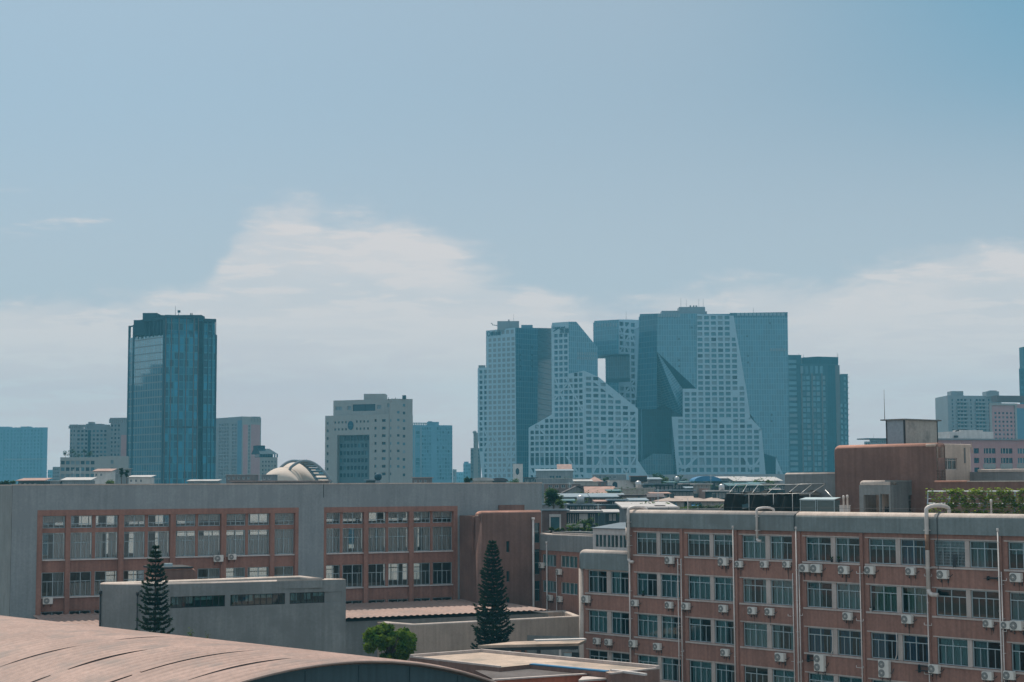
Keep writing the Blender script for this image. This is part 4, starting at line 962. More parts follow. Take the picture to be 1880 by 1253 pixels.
for q in sops:
    n_ = 9; W_ = (q[1] - q[0])
    window(t, f, q[0], q[1], q[2], q[3], -.15, vb=tuple(i / n_ for i in range(1, n_)), hb=(), sub=(), fw=.045, frame='dark', cur=('curt', [(random.uniform(.02, .1), .16, .3, .97), (.30, .42, .35, .97), (.46, .8, .62, .97)]))
m = MB(); mid = (S2 + S4) / 2
m.fbox(f, .2, ue - .8, 0, SZ - 1, -1.9, -1.95); m.build('interior', M['interior'], t)
for P_, q_ in ((S1, (.05, -.10)), (S2, (-.55, -.03))):
    m = MB(); m.tube([(P_.x + q_[0], P_.y + q_[1], 0), (P_.x + q_[0], P_.y + q_[1], SZ - .9), ], .07, 8); m.lathe((P_.x + q_[0], P_.y + q_[1], SZ - 1.0), [(.07, 0), (.13, .05), (.13, .3)], 8); m.build('drainpipe', M['dark'], t)
# brown rounded room behind the small pine
f2 = LF.off(12.0); a, b = f2.u(288, 1050), f2.u(360, 1050); z = f2.z(330, 1043.5)
t = thing('brown_roof_room', 'low brown room with a dark flat top behind the small grey block', 'roof room', f2.pt(a, 0))
m = MB(); pillow(m, f2, rrect(a, b, 0, z, 0, .45), -4, 0, .2, 0, {0, 1}, lit_top=1); m.build('wall', [M['redc'], M['copered']], t)
m = MB(); m.fbox(f2, a - .3, b - .3, z - .03, z + .12, .15, -4.1); m.build('roof', M['dark'], t)
m = MB(); m.fbox(f2, f2.u(308, 1040), f2.u(322, 1040), z + .12, z + .4, -1, -1.6); m.build('vent', M['alu'], t)

# ------------------------------------------------------------------ big curved roof in the foreground
k_ = 1.40
A2 = Vector((-19.3, 19.6)).normalized(); B2 = Vector((-A2.y, A2.x)) * -1     # A2: along the vault away from its gable, B2: across it
E2 = Vector((-5.6, 60)) * k_; t0, Rr, zc0 = -1.38 * k_, 24.4 * k_, 22 - 6.28 * k_
def vault(s_, t_, lift=0.0):
    p = E2 + A2 * s_ + B2 * t_; return Vector((p.x, p.y, zc0 - Rr + math.sqrt(max(Rr * Rr - (t_ - t0) ** 2, 0)) + lift))
t = thing('curved_roof_hall', 'large hall with a pink curved ribbed sheet roof and dark arched gable, in the foreground', 'building', (E2.x, E2.y, 0))
m = MB(); ns = 512; nt = 44; LEN = 66.0; T0, T1_ = -17.0, 13.0; V = []
for i in range(ns + 1):
    l = (0.0, .0, .04, .13, .04, .0)[i % 6]
    for j in range(nt + 1): V.append(vault(-.35 + LEN * i / ns, T0 + (T1_ - T0) * j / nt, l))
m.mesh(V, [(i * (nt + 1) + j, i * (nt + 1) + j + 1, (i + 1) * (nt + 1) + j + 1, (i + 1) * (nt + 1) + j) for i in range(ns) for j in range(nt)], 0, True)
m.m = [1 if (k_i // nt) % 6 in (0, 4) else 0 for k_i in range(len(m.f))]  # faces at the rib feet darkened: shading of the ribs painted in
m.build('roof_sheet', [pinkm, mat('rib_foot_shade', (.19, .135, .12), .8, .3, .4, 0, .15)], t)
gab = mat('gable_cladding', (.040, .072, .088), .65, .15, .4, .3, .05, .1, .3)
m = MB(); nt = 48; V = []
for j in range(nt + 1):
    tt = T0 + .3 + (T1_ - T0 - .6) * j / nt; p = vault(0, tt, -.14); V += [(p.x, p.y, 0), tuple(p)]
m.mesh(V, [(2 * j, 2 * j + 2, 2 * j + 3, 2 * j + 1) for j in range(nt)]); m.build('gable_wall', gab, t)
for j in range(1, 9):
    tt = T0 + 3.4 * j; 
    if tt > T1_ - .5: break
    m = MB(); p = vault(-.03, tt, -.2); m.bar((p.x, p.y, 0), tuple(p), .028); m.build('gable_seam', gab, t)
m = MB(); m.tube([vault(-.36, T0 + (T1_ - T0) * j / 60, .01) for j in range(61)], .06, 8); m.build('verge_trim', mat('verge_trim', (.30, .22, .19), .6, .2, 1.0), t)
lapm = mat('sheet_lap_shadow_gap', (.05, .05, .055), .8, .2, 1.0)
laps = [(3.0, -16.5, -9.5), (3.0, -8.2, -2.0), (7.5, -16.8, -8.5), (7.5, -8.0, 0.5), (13, -16.5, -10), (13, -9, -4.2), (18.5, -16.5, -12), (18.5, -10.5, -5), (18.5, -3.2, 2), (25, -16.5, -11), (25, -10.2, -6), (33, -16, -9), (33, -7, -3), (42, -16, -10), (42, -9, -1), (52, -15, -6)]
for s_, a, b in laps:                               # lifted edges where the sheets overlap
    m = MB(); n_ = 26; V = []
    for j in range(n_ + 1):
        q = j / n_; tt = a + (b - a) * q; h = .055 + .05 * math.sin(q * math.pi); V += [vault(s_, tt, .05), vault(s_, tt, h), vault(s_ + .5, tt, .05)]
    m.mesh(V, [(3 * j, 3 * j + 3, 3 * j + 4, 3 * j + 1) for j in range(n_)], 1); m.mesh(V, [(3 * j + 1, 3 * j + 4, 3 * j + 5, 3 * j + 2) for j in range(n_)], 0)
    m.build('sheet_lap', [pinkm, lapm], t)

# ------------------------------------------------------------------ terrace roofs at the bottom
k2 = 1.30; tzr = 22 - 9.34 * k2
tp = [Wz(*q, tzr) for q in ((752, 1207), (917, 1226), (972, 1220.5), (1111, 1233.8), (1122, 1238), (1211, 1228), (884, 1197))]
t = thing('terrace_roof', 'pale flat terrace roof with white kerbs and blue flashing over red walls', 'building', (tp[0].x, tp[0].y, 0))
terr = mat('terrace_screed', (.42, .33, .265), .9, .22, .35, 0, .12, stain=(.27, .23, .19))
M['terr'] = terr; M['orange'] = mat('orange_red_render', (.42, .13, .075), .85, .18, .5, .2, .08); M['blue'] = mat('blue_flashing', (.03, .16, .30), .5, .15, 1.0)
m = MB(); m.poly([tuple(p) for p in tp]); m.build('roof_deck', terr, t)
def kerb(par, a, b, w_, h, mt, nm='kerb', dz=0.0):
    f = Face((a.x, a.y), (b - a).xy); mm = MB(); mm.fbox(f, 0, (b - a).xy.length, a.z - .02 + dz, a.z + h + dz, 0, -w_); return mm.build(nm, M[mt] if isinstance(mt, str) else mt, par)
kerb(t, tp[0], tp[1], .16, .10, 'offwhite'); kerb(t, tp[5], tp[6], .25, .22, 'offwhite'); kerb(t, tp[6], tp[0], .25, .2, 'offwhite'); kerb(t, tp[4], tp[5], .2, .08, 'offwhite')
kerb(t, tp[2], tp[3], .45, .06, 'blue', 'blue_flashing')
m = MB()
for a, b in zip(tp, tp[1:] + tp[:1]): m.poly([(a.x, a.y, 0), (b.x, b.y, 0), (b.x, b.y, tzr - .03), (a.x, a.y, tzr - .03)])
m.build('wall', M['redc'], t)
lz = tzr - .28
lp = [Wz(*q, lz) for q in ((868, 1232), (918, 1246.5), (1076, 1239), (1000, 1227))]
lp2 = [tp[1], None]
t = thing('lower_roof', 'small sunken gravel roof with pale coping and orange wall below the terrace', 'roof', (lp[1].x, lp[1].y, 0))
m = MB(); m.poly([Wz(872, 1231, lz), Wz(912, 1250, lz), Wz(1079, 1239, lz), Wz(1112, 1241, lz), Wz(976, 1226.5, lz)]); m.build('roof_deck', mat('shaded_roof_gravel', (.105, .092, .088), .95, .25, .5, 0, .2), t)  # deck darkened: shade on the gravel put into the colour
ca_, cb_ = Wz(906, 1249.5, lz), Wz(1079, 1238.5, lz); kerb(t, ca_, cb_, .3, .06, 'offwhite', 'coping'); f = Face((ca_.x, ca_.y), (cb_ - ca_).xy); fb(t, 'front_wall', 'orange', f, 0, (cb_ - ca_).xy.length, 0, lz - .02, -.02, -.3)
t = thing('porch_roof', 'small porch roof with a pale upstand at the corner of the terrace', 'roof', (tp[4].x, tp[4].y, 0))
a, b, c_ = Wz(1120, 1236, tzr), Wz(1180, 1246, tzr), Wz(1064, 1250, tzr); m = MB()
V = [Wz(1062, 1249.5, tzr - .4), Wz(1185, 1241.5, tzr - .4), Wz(1150, 1232, tzr - .4), Wz(1075, 1238, tzr - .4)]; m.prism([v.xy for v in V], tzr - .5, tzr - .38); m.build('roof_deck', M['offwhite'], t)
kerb(t, Wz(1120, 1232.5, tzr), Wz(1183, 1240.5, tzr), .25, .12, 'white', 'upstand')
m = MB(); m.prism([v.xy for v in inset2([tuple(v.xy) for v in V], .25)], 0, tzr - .5); m.build('wall', M['orange'], t)
# canopy on posts, with the lettered doorway behind
cz = 22 - (1180 - 892) / 3000 * 139
c = [Wz(877, 1185.5, cz), Wz(1062, 1181.5, cz), Wz(1076, 1175, cz), Wz(945, 1178, cz)]
t = thing('canopy', 'thin flat canopy on dark posts beside the tall pine, joining the red building', 'canopy', (c[0].x, c[0].y, 0))
m = MB(); m.prism([p.xy for p in c], cz - .22, cz); m.build('roof', [M['terr']], t)
m = MB(); f = Face(c[0].xy, (c[1] - c[0]).xy); m.fbox(f, .1, (c[1] - c[0]).xy.length, cz - .5, cz - .2, -.1, -.35); m.build('edge_beam', M['dark'], t)
for px in (884, 921, 961, 990): u = f.u(px, 1195); fb(t, 'post', 'dark', f, u - .14, u + .14, 0, cz - .22, -.12, -.38)
m = MB(); q = Wz(1060, 1174, cz + .4); r_ = Wz(984, 1176, cz + .4); f3 = Face(r_.xy, (q - r_).xy); m.fbox(f3, 0, (q - r_).xy.length + .8, cz + .3, cz + .42, 0, -.8); m.build('upper_roof', M['white'], t)
dF = Face.px((985, 150.5), (1068, 149), 1200)
t = thing('doorway_wall', 'grey entrance wall with dark door and small dark letters over it, under the canopy', 'entrance', dF.pt(dF.u(990, 1200), 0))
z1 = cz - .25; dw = (dF.u(1035, 1205), dF.u(1063, 1205), .0, dF.z(1050, 1198))
m = MB(); wall(m, dF, dF.u(968, 1200), dF.u(1070, 1200), 0, z1, [dw], .2); m.build('wall', M['concrete'], t)
fb(t, 'door', 'dark', dF, dF.u(1049, 1205), dw[1], 0, dw[3], -.12, -.2); fb(t, 'door', 'alu', dF, dw[0], dF.u(1048.5, 1205), 0, dw[3] - .1, -.1, -.18)
fb(t, 'notice_board', 'white', dF, dF.u(1026.5, 1195), dF.u(1030.5, 1195), 0, dF.z(1028, 1188), 0, .06)
lt = M['dark']; u0_ = dF.u(1044, 1192); zt_ = dF.z(1050, 1191.2)
for i in range(7):                                   # dark raised letters, too small to read in the photograph
    m = MB(); x = u0_ + i * .105
    m.fbox(dF, x, x + .025, zt_ - .12, zt_, .0, .03); m.fbox(dF, x + .027, x + .075, zt_ - .03, zt_, 0, .03)
    if i % 3 != 2: m.fbox(dF, x + .027, x + .075, zt_ - .075, zt_ - .05, 0, .03)
    if i % 2 == 0: m.fbox(dF, x + .027, x + .075, zt_ - .12, zt_ - .095, 0, .03)
    m.build('letter', lt, t)
fb(t, 'low_brown_wall', 'red', dF, dF.u(935, 1200), dF.u(980, 1200), 0, dF.z(960, 1190), -.4, -.6)
# ------------------------------------------------------------------ far city
M['fw'] = mat('haze_tinted_concrete', (.31, .445, .53), .85, .06, .05, .08, .03)  # bluish tint: distance haze put into the concrete's colour
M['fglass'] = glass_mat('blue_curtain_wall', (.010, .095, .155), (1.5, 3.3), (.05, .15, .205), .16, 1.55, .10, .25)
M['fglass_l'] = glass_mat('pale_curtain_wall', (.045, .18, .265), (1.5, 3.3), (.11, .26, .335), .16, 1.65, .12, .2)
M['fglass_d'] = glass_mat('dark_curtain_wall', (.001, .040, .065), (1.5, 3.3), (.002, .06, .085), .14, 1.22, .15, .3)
M['win_a'] = mat('far_window_dark', (.002, .04, .065), .25, .3, .02, 0, 0, 0, .5)
M['win_b'] = mat('far_window_mid', (.055, .165, .225), .25, .3, .02, 0, 0, 0, .5)
M['win_c'] = mat('far_window_blind', (.19, .27, .32), .5, .2, .02, 0, 0, 0, .3)
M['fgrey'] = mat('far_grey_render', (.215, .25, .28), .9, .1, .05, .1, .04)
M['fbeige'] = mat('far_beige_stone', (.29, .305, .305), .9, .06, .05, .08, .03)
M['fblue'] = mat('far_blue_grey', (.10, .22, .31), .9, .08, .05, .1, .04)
M['fpink'] = mat('far_pink_render', (.40, .24, .25), .9, .08, .05, .1, .04)
M['fdark'] = mat('far_dark_frame', (.012, .06, .09), .7, .1, .05, .1, .04)
M['fbrown'] = mat('far_brown_frame', (.11, .10, .105), .7, .1, .05, .1, .04)
M['fpink2'] = mat('podium_rose_stone', (.32, .29, .30), .9, .08, .05, .1, .04)
WCAP = {}
def put_windows(par, f, ops, depth, cap=100, mats=('win_a', 'win_b', 'win_c'), wts=(5, 3, 1), name='window', half=None):
    """Panes in the openings: up to cap single parts on one thing, the rest one part."""
    n0 = WCAP.get(par.name, 0); rest = MB()
    for i, (a, b, c, d_) in enumerate(ops):
        k = random.choices(range(len(mats)), wts)[0]
        m = MB() if n0 < cap else rest
        mi = 0 if m is not rest else k
        P = lambda u, z: f.pt(u, z, -depth)
        m.poly([P(a, c), P(b, c), P(b, d_), P(a, d_)], mi)
        m.fbox(f, a + (b - a) * .46, a + (b - a) * .54, c, d_, -depth + .12, -depth + .01, mi)
        if m is not rest: m.build(name, M[mats[k]], par); n0 += 1
    WCAP[par.name] = n0
    if rest.f: rest.build('further_windows', [M[x] for x in mats], par, kind='stuff')
def grid(f, x0, dx, nx, w_, y0, dy, ny, h_, xr=None, yr=800):
    """Openings from columns starting at photo column x0 (pitch dx, width w_) and rows from y0 (pitch dy, height h_)."""
    xr = xr if xr is not None else x0
    out = []
    for j in range(ny):
        za, zb_ = f.z(xr, y0 + j * dy + h_), f.z(xr, y0 + j * dy)
        for i in range(nx): out.append((f.u(x0 + i * dx, yr), f.u(x0 + i * dx + w_, yr), za, zb_))
    return out
def pu(f, pts): return [f.uv(*p) for p in pts]
def lattice(par, f, polys, ops, wm='fw', depth=.7, cap=100, back=.0, name='facade_wall', **k):
    pl = [ccw(pu(f, p)) for p in polys]; al = [q for p in pl for q in p]
    us_, zs_ = [q[0] for q in al], [q[1] for q in al]
    m = MB(); keep = wall(m, f, min(us_) - .01, max(us_) + .01, max(0, min(zs_)), max(zs_) + .01, ops, depth, pl); m.build(name, M[wm], par)
    put_windows(par, f, keep, depth, cap, **k); return keep
def curtain_wall(par, f, pts, gm, name='curtain_wall', o=0.0):
    P = pu(f, pts); m = MB(); m.poly([f.pt(u, z, o) for u, z in P], 0, P); return m.build(name, M[gm] if isinstance(gm, str) else gm, par)
def brace(mb, f, a, b, w_, o=.05, d=.6):
    (u0, z0), (u1, z1) = f.uv(*a), f.uv(*b); e = Vector((u1 - u0, z1 - z0)).normalized(); n_ = Vector((-e.y, e.x)) * w_ / 2
    q = [(u0 + n_.x, z0 + n_.y), (u0 - n_.x, z0 - n_.y), (u1 - n_.x, z1 - n_.y), (u1 + n_.x, z1 + n_.y)]
    mb.hexa([f.pt(u, z, o - d) for u, z in q] + [f.pt(u, z, o) for u, z in q])
def braces(par, f, L_, w_):
    for a, b in L_:
        m = MB(); brace(m, f, a, b, w_); m.build('diagonal_brace', M['fw'], par)
def body(par, corners, zt, depth=25, mt='fgrey', inset=.4, name='core', z0=0, roof=True):
    """Solid behind the visible faces: front along the corners pushed back by inset, closed by a back at +depth."""
    P = [Vector((c.x, c.y + inset)) for c in corners]; P = P + [P[-1] * ((P[-1].y + depth) / P[-1].y) - Vector((.4, 0)), P[0] * ((P[0].y + depth) / P[0].y) + Vector((.4, 0))]
    m = MB(); m.prism([tuple(p) for p in P], z0, zt); return m.build(name, M[mt], par)
def roof_box(par, px0, px1, Y, py0, py1, mt='fgrey', depth=8, name='roof_house', z0=None):
    a, b = W(px0, py0, Y), W(px1, py0, Y); m = MB(); zb_ = W(px0, py1, Y).z if z0 is None else z0
    m.prism([(a.x, Y), (b.x, Y), (b.x, Y + depth), (a.x, Y + depth)], zb_, a.z); return m.build(name, M[mt], par)
def antenna(par, px, Y, py0, py1, r=.12, mt='fdark', name='antenna'):
    a, b = W(px, py1, Y), W(px, py0, Y); m = MB(); m.tube([a, b], r, 5, r2=r * .6); return m.build(name, M[mt], par)
def XY(px, Y): return W(px, 850, Y)

# --- the porous white and glass complex: first tower with the step
c = [XY(877, 1016), XY(893, 1012), XY(946, 1000), XY(987, 1012), XY(1014, 1042)]
t = thing('lattice_tower', 'stepped white lattice tower with blue glass right half, leftmost of the porous complex', 'tower', (c[2].x, c[2].y, 0), 'porous white and glass towers')
f = Face.px((877, 1016), (946, 1000), 800)
ops = grid(f, 880.3, 8.5, 8, 5.6, 620.5, 9.62, 28, 6.0, 920) + grid(f, 904, 8.5, 5, 6, 607, 9, 1, 7, 920)
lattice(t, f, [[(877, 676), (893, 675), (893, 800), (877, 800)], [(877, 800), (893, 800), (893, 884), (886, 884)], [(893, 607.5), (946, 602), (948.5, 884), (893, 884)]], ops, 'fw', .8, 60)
braces(t, f, (((884, 775), (903, 826)), ((903, 795), (936, 850)), ((930, 850), (945, 800)), ((889, 850), (911, 884)), ((911, 850), (925, 884)), ((945, 830), (925, 868)), ((882, 845), (900, 800))), .9)
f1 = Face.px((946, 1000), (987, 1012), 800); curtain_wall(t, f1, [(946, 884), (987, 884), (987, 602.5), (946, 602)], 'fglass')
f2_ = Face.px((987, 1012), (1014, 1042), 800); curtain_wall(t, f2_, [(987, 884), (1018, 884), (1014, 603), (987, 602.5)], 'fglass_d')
m = MB()
for (a, b) in ((953, 650), (975, 650), (953, 660), (975, 660), (953, 671), (975, 671), (953, 695), (975, 695), (975, 636), (953, 636)):
    u, z = f1.uv(a, b); m.fbox(f1, u, u + 1.6, z - 1.2, z, .1, .02)
m.build('open_vents', M['win_a'], t, kind='stuff')
body(t, c[1:], W(946, 604, 1000).z, 24); roof_box(t, 913, 953, 1004, 590, 606, 'fgrey', 12); roof_box(t, 933, 935.5, 1004, 587, 591, 'fgrey', 2, 'vent'); roof_box(t, 957, 978, 1012, 597, 605, 'fblue', 10); antenna(t, 943, 1006, 577, 592, .10)
m = MB(); m.tube([W(913, 598, 1003), W(904, 597, 1003), W(903.5, 594, 1003), W(901, 594, 1003)], .25, 6); m.build('roof_crane', M['fdark'], t)
roof_box(t, 878.5, 891, 1016, 671, 677, 'fgrey', 6, 'roof_pergola')
def text(par, s_, f, px, py, size, name, o=.3, font=None):
    cu = bpy.data.curves.new(name, 'FONT'); cu.body = s_; cu.size = size; cu.extrude = .15; cu.align_x = 'LEFT'
    ob = bpy.data.objects.new(name, cu); COL.objects.link(ob); u, z = f.uv(px, py); p = f.pt(u, z, o) - Vector(LOC[par.name])
    bpy.context.view_layer.update(); me = bpy.data.meshes.new_from_object(ob.evaluated_get(bpy.context.evaluated_depsgraph_get())); bpy.data.objects.remove(ob); bpy.data.curves.remove(cu)
    me.materials.clear(); me.materials.append(M['sign']); ob = bpy.data.objects.new(name, me); COL.objects.link(ob)
    ob.parent = par; ob.location = p; ob.rotation_euler = (math.pi / 2, 0, f.ang()); return ob
M['sign'] = mat('sign_teal', (.01, .08, .13), .6, .05, 1.0, 0, 0)
m = MB(); u, z = f.uv(897.5, 613.5)
for k in range(24):
    a0, a1 = k / 24 * 6.283, (k + 1) / 24 * 6.283
    m.hexa([f.pt(u + r * math.cos(a) * .8, z + r * math.sin(a), o) for o in (.05, .3) for r, a in ((1.6, a0), (1.6, a1), (1.15, a1), (1.15, a0))])
m.build('ring_emblem', M['sign'], t); text(t, '雅诗阁', f, 901, 616.5, 2.6, 'sign_lettering')

fb(t, 'podium', 'fw', f, 1.5, f.u(949, 800), 0, f.z(920, 884) + .1, .05, -.3); fb(t, 'podium', 'fglass_d', f1, .05, f1.u(987, 800), 0, f1.z(960, 884) + .05, .05, -.3)
# --- second tower (front centre, sloping shoulders)
t = thing('sloped_lattice_tower', 'white lattice tower with sloping shoulders and slanted glass top, in front of its neighbours', 'tower', (XY(1072, 945).x, 945, 0), 'porous white and glass towers')
fl = Face.px((970.5, 962), (1072.5, 945), 800); fr = Face.px((1072.5, 945), (1171.5, 962), 800)
ops = grid(fl, 973.5, 9.0, 11, 6.6, 612.5, 10.42, 23, 6.6, 1040) + grid(fl, 973.5, 9.0, 11, 6.8, 839, 0, 1, 15, 1040) + grid(fl, 973.5, 9.0, 11, 6.8, 859.5, 0, 1, 8, 1040) + grid(fl, 973.5, 9, 11, 6.6, 872, 0, 1, 5, 1040)
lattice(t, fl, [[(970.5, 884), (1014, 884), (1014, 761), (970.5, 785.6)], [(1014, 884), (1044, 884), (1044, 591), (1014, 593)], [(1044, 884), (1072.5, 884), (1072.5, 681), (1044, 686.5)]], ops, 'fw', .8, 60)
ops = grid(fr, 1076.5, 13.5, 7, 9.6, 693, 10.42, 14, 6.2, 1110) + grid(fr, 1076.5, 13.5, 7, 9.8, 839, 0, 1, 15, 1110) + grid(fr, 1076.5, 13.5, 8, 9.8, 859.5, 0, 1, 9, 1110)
lattice(t, fr, [[(1072.5, 884), (1113, 884), (1113, 704), (1098, 692), (1072.5, 681)], [(1113, 884), (1171.5, 884), (1171.5, 751), (1113, 704)], [(1171.5, 848), (1171.5, 884), (1192, 884)]], ops, 'fw', .8, 40, mats=('win_b', 'win_a', 'win_c'), wts=(7, 2, 2))  # mostly lighter panes: sky light on this face put into their colour
braces(t, fl, (((1038, 692), (1072, 760)), ((1017, 690), (1034, 735)), ((1045, 700), (1017, 735)), ((985, 782), (1003, 800)), ((1040, 838), (1072, 884)), ((973, 860), (985, 884)), ((1000, 884), (985, 858))), .95); braces(t, fr, (((1171, 755), (1110, 830)), ((1110, 830), (1080, 884)), ((1130, 838), (1160, 884)), ((1100, 838), (1118, 884)), ((1168, 838), (1140, 884)), ((1090, 700), (1128, 730)), ((1171, 848), (1195, 884)), ((1185, 884), (1172, 868))), .95)
p1044 = fl.pt(fl.u(1044, 700), 0); p1097 = XY(1097.5, 962); fg = Face((p1044.x, p1044.y), (p1097 - p1044).xy)
curtain_wall(t, fg, [(1044, 690), (1072, 690), (1097.5, 697), (1097.5, 639), (1058, 591), (1044, 591)], 'fglass_l'); u0, z0 = fg.uv(1058, 672)
m = MB()
for j in range(2):
    for i in range(9): u, z = fg.uv(1060 + i * 4.1, 647 + j * 8); m.fbox(fg, u, u + 1.0, z - 1.9, z, .1, .01)
m.build('lit_panes', M['win_c'], t)
m = MB(); V = [fl.pt(fl.u(1014, 700) + .2, 0), fl.pt(fl.u(1044, 700), 0), fg.pt(fg.u(1097, 660), 0)]
zt = fl.z(1030, 592.5); zs_ = fg.z(1097, 640); ub = fg.u(1058, 650)
A = [p + Vector((0, .9, 0)) for p in (fl.pt(fl.u(1014.5, 700), 0), fl.pt(fl.u(1044, 700), 0), fg.pt(ub, 0), fg.pt(fg.u(1097, 660), 0))]
tops = [zt, zt, zt, zs_]; Bk = [Vector((p.x, p.y + 22, 0)) for p in A]
m.mesh([(p.x, p.y, 60) for p in A] + [(p.x, p.y, z) for p, z in zip(A, tops)] + [(p.x, p.y, 60) for p in Bk] + [(p.x, p.y, z) for p, z in zip(Bk, tops)],
       [(0, 1, 5, 4), (1, 2, 6, 5), (2, 3, 7, 6), (8, 9, 13, 12), (9, 10, 14, 13), (10, 11, 15, 14), (4, 5, 13, 12), (5, 6, 14, 13), (6, 7, 15, 14), (3, 11, 15, 7), (0, 8, 12, 4)])
m.build('core', M['fblue'], t)
m = MB(); pl = [fl.pt(*fl.uv(*q), -1) for q in ((971, 884), (1014, 884), (1072, 884))]
A = [fl.pt(*fl.uv(971, 787), -1), fl.pt(*fl.uv(1014, 763), -1), fl.pt(*fl.uv(1072, 683), -1), fr.pt(*fr.uv(1098, 694), -1), fr.pt(*fr.uv(1113, 706), -1), fr.pt(*fr.uv(1171, 753), -1)]
V = [(p.x, p.y + .5, 0) for p in A] + [(p.x, p.y + .5, p.z) for p in A] + [(p.x, p.y + 20, 0) for p in A] + [(p.x, p.y + 20, p.z) for p in A]
m.mesh(V, [(i, i + 1, 7 + i, 6 + i) for i in range(5)] + [(6 + i, 7 + i, 19 + i, 18 + i) for i in range(5)] + [(12 + i, 13 + i, 19 + i, 18 + i) for i in range(5)] + [(0, 6, 18, 12), (5, 11, 23, 17)]); m.build('shoulder', M['fw'], t)
fb(t, 'podium', 'fw', fl, 0, fl.u(1072.4, 800), 0, fl.z(1030, 884) + .1, .05, -.3); fb(t, 'podium', 'fw', fr, .05, fr.u(1192, 800), 0, fr.z(1130, 884) + .1, .05, -.3)
text(t, 'CapitaLand', fl, 1015, 604, 1.75, 'sign_lettering'); text(t, '凯德', fl, 1028, 611.5, 3.0, 'sign_lettering')
m = MB(); brace(m, fl, (1016, 609), (1027, 602), .5, .3, .2); m.build('swoosh_emblem', M['sign'], t)

# --- third tower with the floating block
t = thing('cantilever_tower', 'tower with a floating glass block over an open gap and white braced side', 'tower', (XY(1136, 1045).x, 1045, 0), 'porous white and glass towers')
fl = Face.px((1091, 1060), (1136, 1045), 650); fr = Face.px((1136, 1045), (1175, 1060), 650)
curtain_wall(t, fl, [(1091, 651.5), (1136, 650), (1136, 587), (1091, 589.5)], 'fglass_l')
m = MB()
for i in range(8):
    u, z = fl.uv(1094 + i * 5.2, 594); m.fbox(fl, u, u + 1.3, z - 2.2, z, .1, .01)
m.build('lit_panes', M['win_c'], t)
ops = grid(fr, 1139.5, 10.4, 4, 7.4, 592, 11.85, 13, 7.6, 1150)
lattice(t, fr, [[(1136, 650), (1156, 650), (1156, 587), (1136, 587)], [(1156, 748), (1175, 748), (1175, 588), (1156, 587)], [(1136, 748), (1156, 748), (1156, 701), (1136, 702)]], ops, 'fw', 1.0, 100)
braces(t, fr, (((1137, 600), (1156, 650)), ((1157, 612), (1138, 648)), ((1160, 590), (1140, 618)), ((1172, 650), (1158, 610)), ((1172, 690), (1138, 735)), ((1172, 740), (1158, 702))), 1.0)
body(t, [XY(1091.5, 1060), XY(1136, 1045), XY(1175, 1060)], W(1136, 588, 1045).z, 22, 'fblue', .9, 'upper_core', z0=W(1136, 650, 1045).z)
fl2 = Face.px((1113, 1062), (1157, 1056), 650); curtain_wall(t, fl2, [(1113, 702), (1157, 702), (1157, 650), (1113, 651)], 'fglass')
body(t, [XY(1113.5, 1062), XY(1156, 1056), XY(1175, 1060)], W(1136, 650, 1045).z - .05, 20, 'fblue', .9, 'middle_core', z0=W(1136, 702, 1050).z)
m = MB(); fb_ = Face.px((1110, 1050), (1157, 1048), 650); m.fbox(fb_, fb_.u(1113, 700), fb_.u(1157, 700), fb_.z(1136, 701.5), fb_.z(1136, 695), 0, -.3); m.build('balcony', M['fdark'], t)
fl3 = Face.px((1112, 1052), (1136, 1045), 720); curtain_wall(t, fl3, [(1112, 884), (1136, 884), (1136, 702.5), (1112, 703)], 'fglass_l')
body(t, [XY(1112.5, 1052), XY(1136, 1045), XY(1175, 1060)], W(1136, 703, 1045).z, 24, 'fblue', .9, 'lower_core')
antenna(t, 1149.5, 1052, 572, 588, .1)

# --- fourth, the big one with the wedge notch
Y0 = 985
t = thing('notched_glass_tower', 'widest glass tower with white lattice strip and a dark wedge cut in its left side', 'tower', (XY(1206, Y0).x, Y0, 0), 'porous white and glass towers')
fm_ = Face.px((1206, Y0), (1446, Y0), 700); fl = Face.px((1170, 1000), (1206, Y0), 700)
curtain_wall(t, fl, [(1167.8, 752), (1206, 752), (1206, 576), (1174.5, 577)], 'fglass', 'left_curtain_wall')
curtain_wall(t, fm_, [(1206, 646), (1278.5, 714), (1279.5, 714), (1279.5, 576), (1206, 576)], 'fglass_l')
poly = [[(1279.5, 720), (1350, 720), (1369, 720), (1347, 580), (1279.5, 576.5)], [(1253.4, 770), (1279.5, 770), (1279.5, 714), (1253.4, 714)], [(1279.5, 770), (1376, 770), (1369, 720), (1279.5, 720)], [(1233, 765.5), (1253.4, 765.5), (1253.4, 884), (1244, 884)], [(1253.4, 770), (1376, 770), (1394, 787), (1403.5, 884), (1253.4, 884)]]
ops = grid(fm_, 1232.6, 12.62, 14, 8.9, 580.6, 9.98, 26, 6.4, 1300) + grid(fm_, 1232.6, 12.62, 14, 9.2, 841, 0, 1, 13, 1300) + grid(fm_, 1232.6, 12.62, 14, 8.6, 859, 0, 1, 8, 1300)
LA = fm_.off(.6); lattice(t, LA, poly, ops, 'fw', .75, 100, mats=('win_b', 'win_a', 'win_c'), wts=(7, 1, 2))  # panes lightened here, the sky they face put into their colour
braces(t, LA, (((1246, 842), (1262, 884)), ((1280, 838), (1250, 868)), ((1366, 838), (1385, 876)), ((1398, 838), (1372, 876)), ((1345, 583), (1369, 720)), ((1369, 720), (1376, 770)), ((1376, 768), (1396, 790)), ((1396, 788), (1405, 884))), 1.3)
curtain_wall(t, fm_, [(1347, 583), (1446, 580), (1449.5, 868), (1403, 884), (1394, 787), (1374, 755)], 'fglass_l', 'right_curtain_wall')
fp = fm_.off(.2); curtain_wall(t, fp, [(1339.6, 583), (1446, 581), (1446, 573.5), (1339.6, 575)], 'fglass', 'roof_screen')
m = MB()
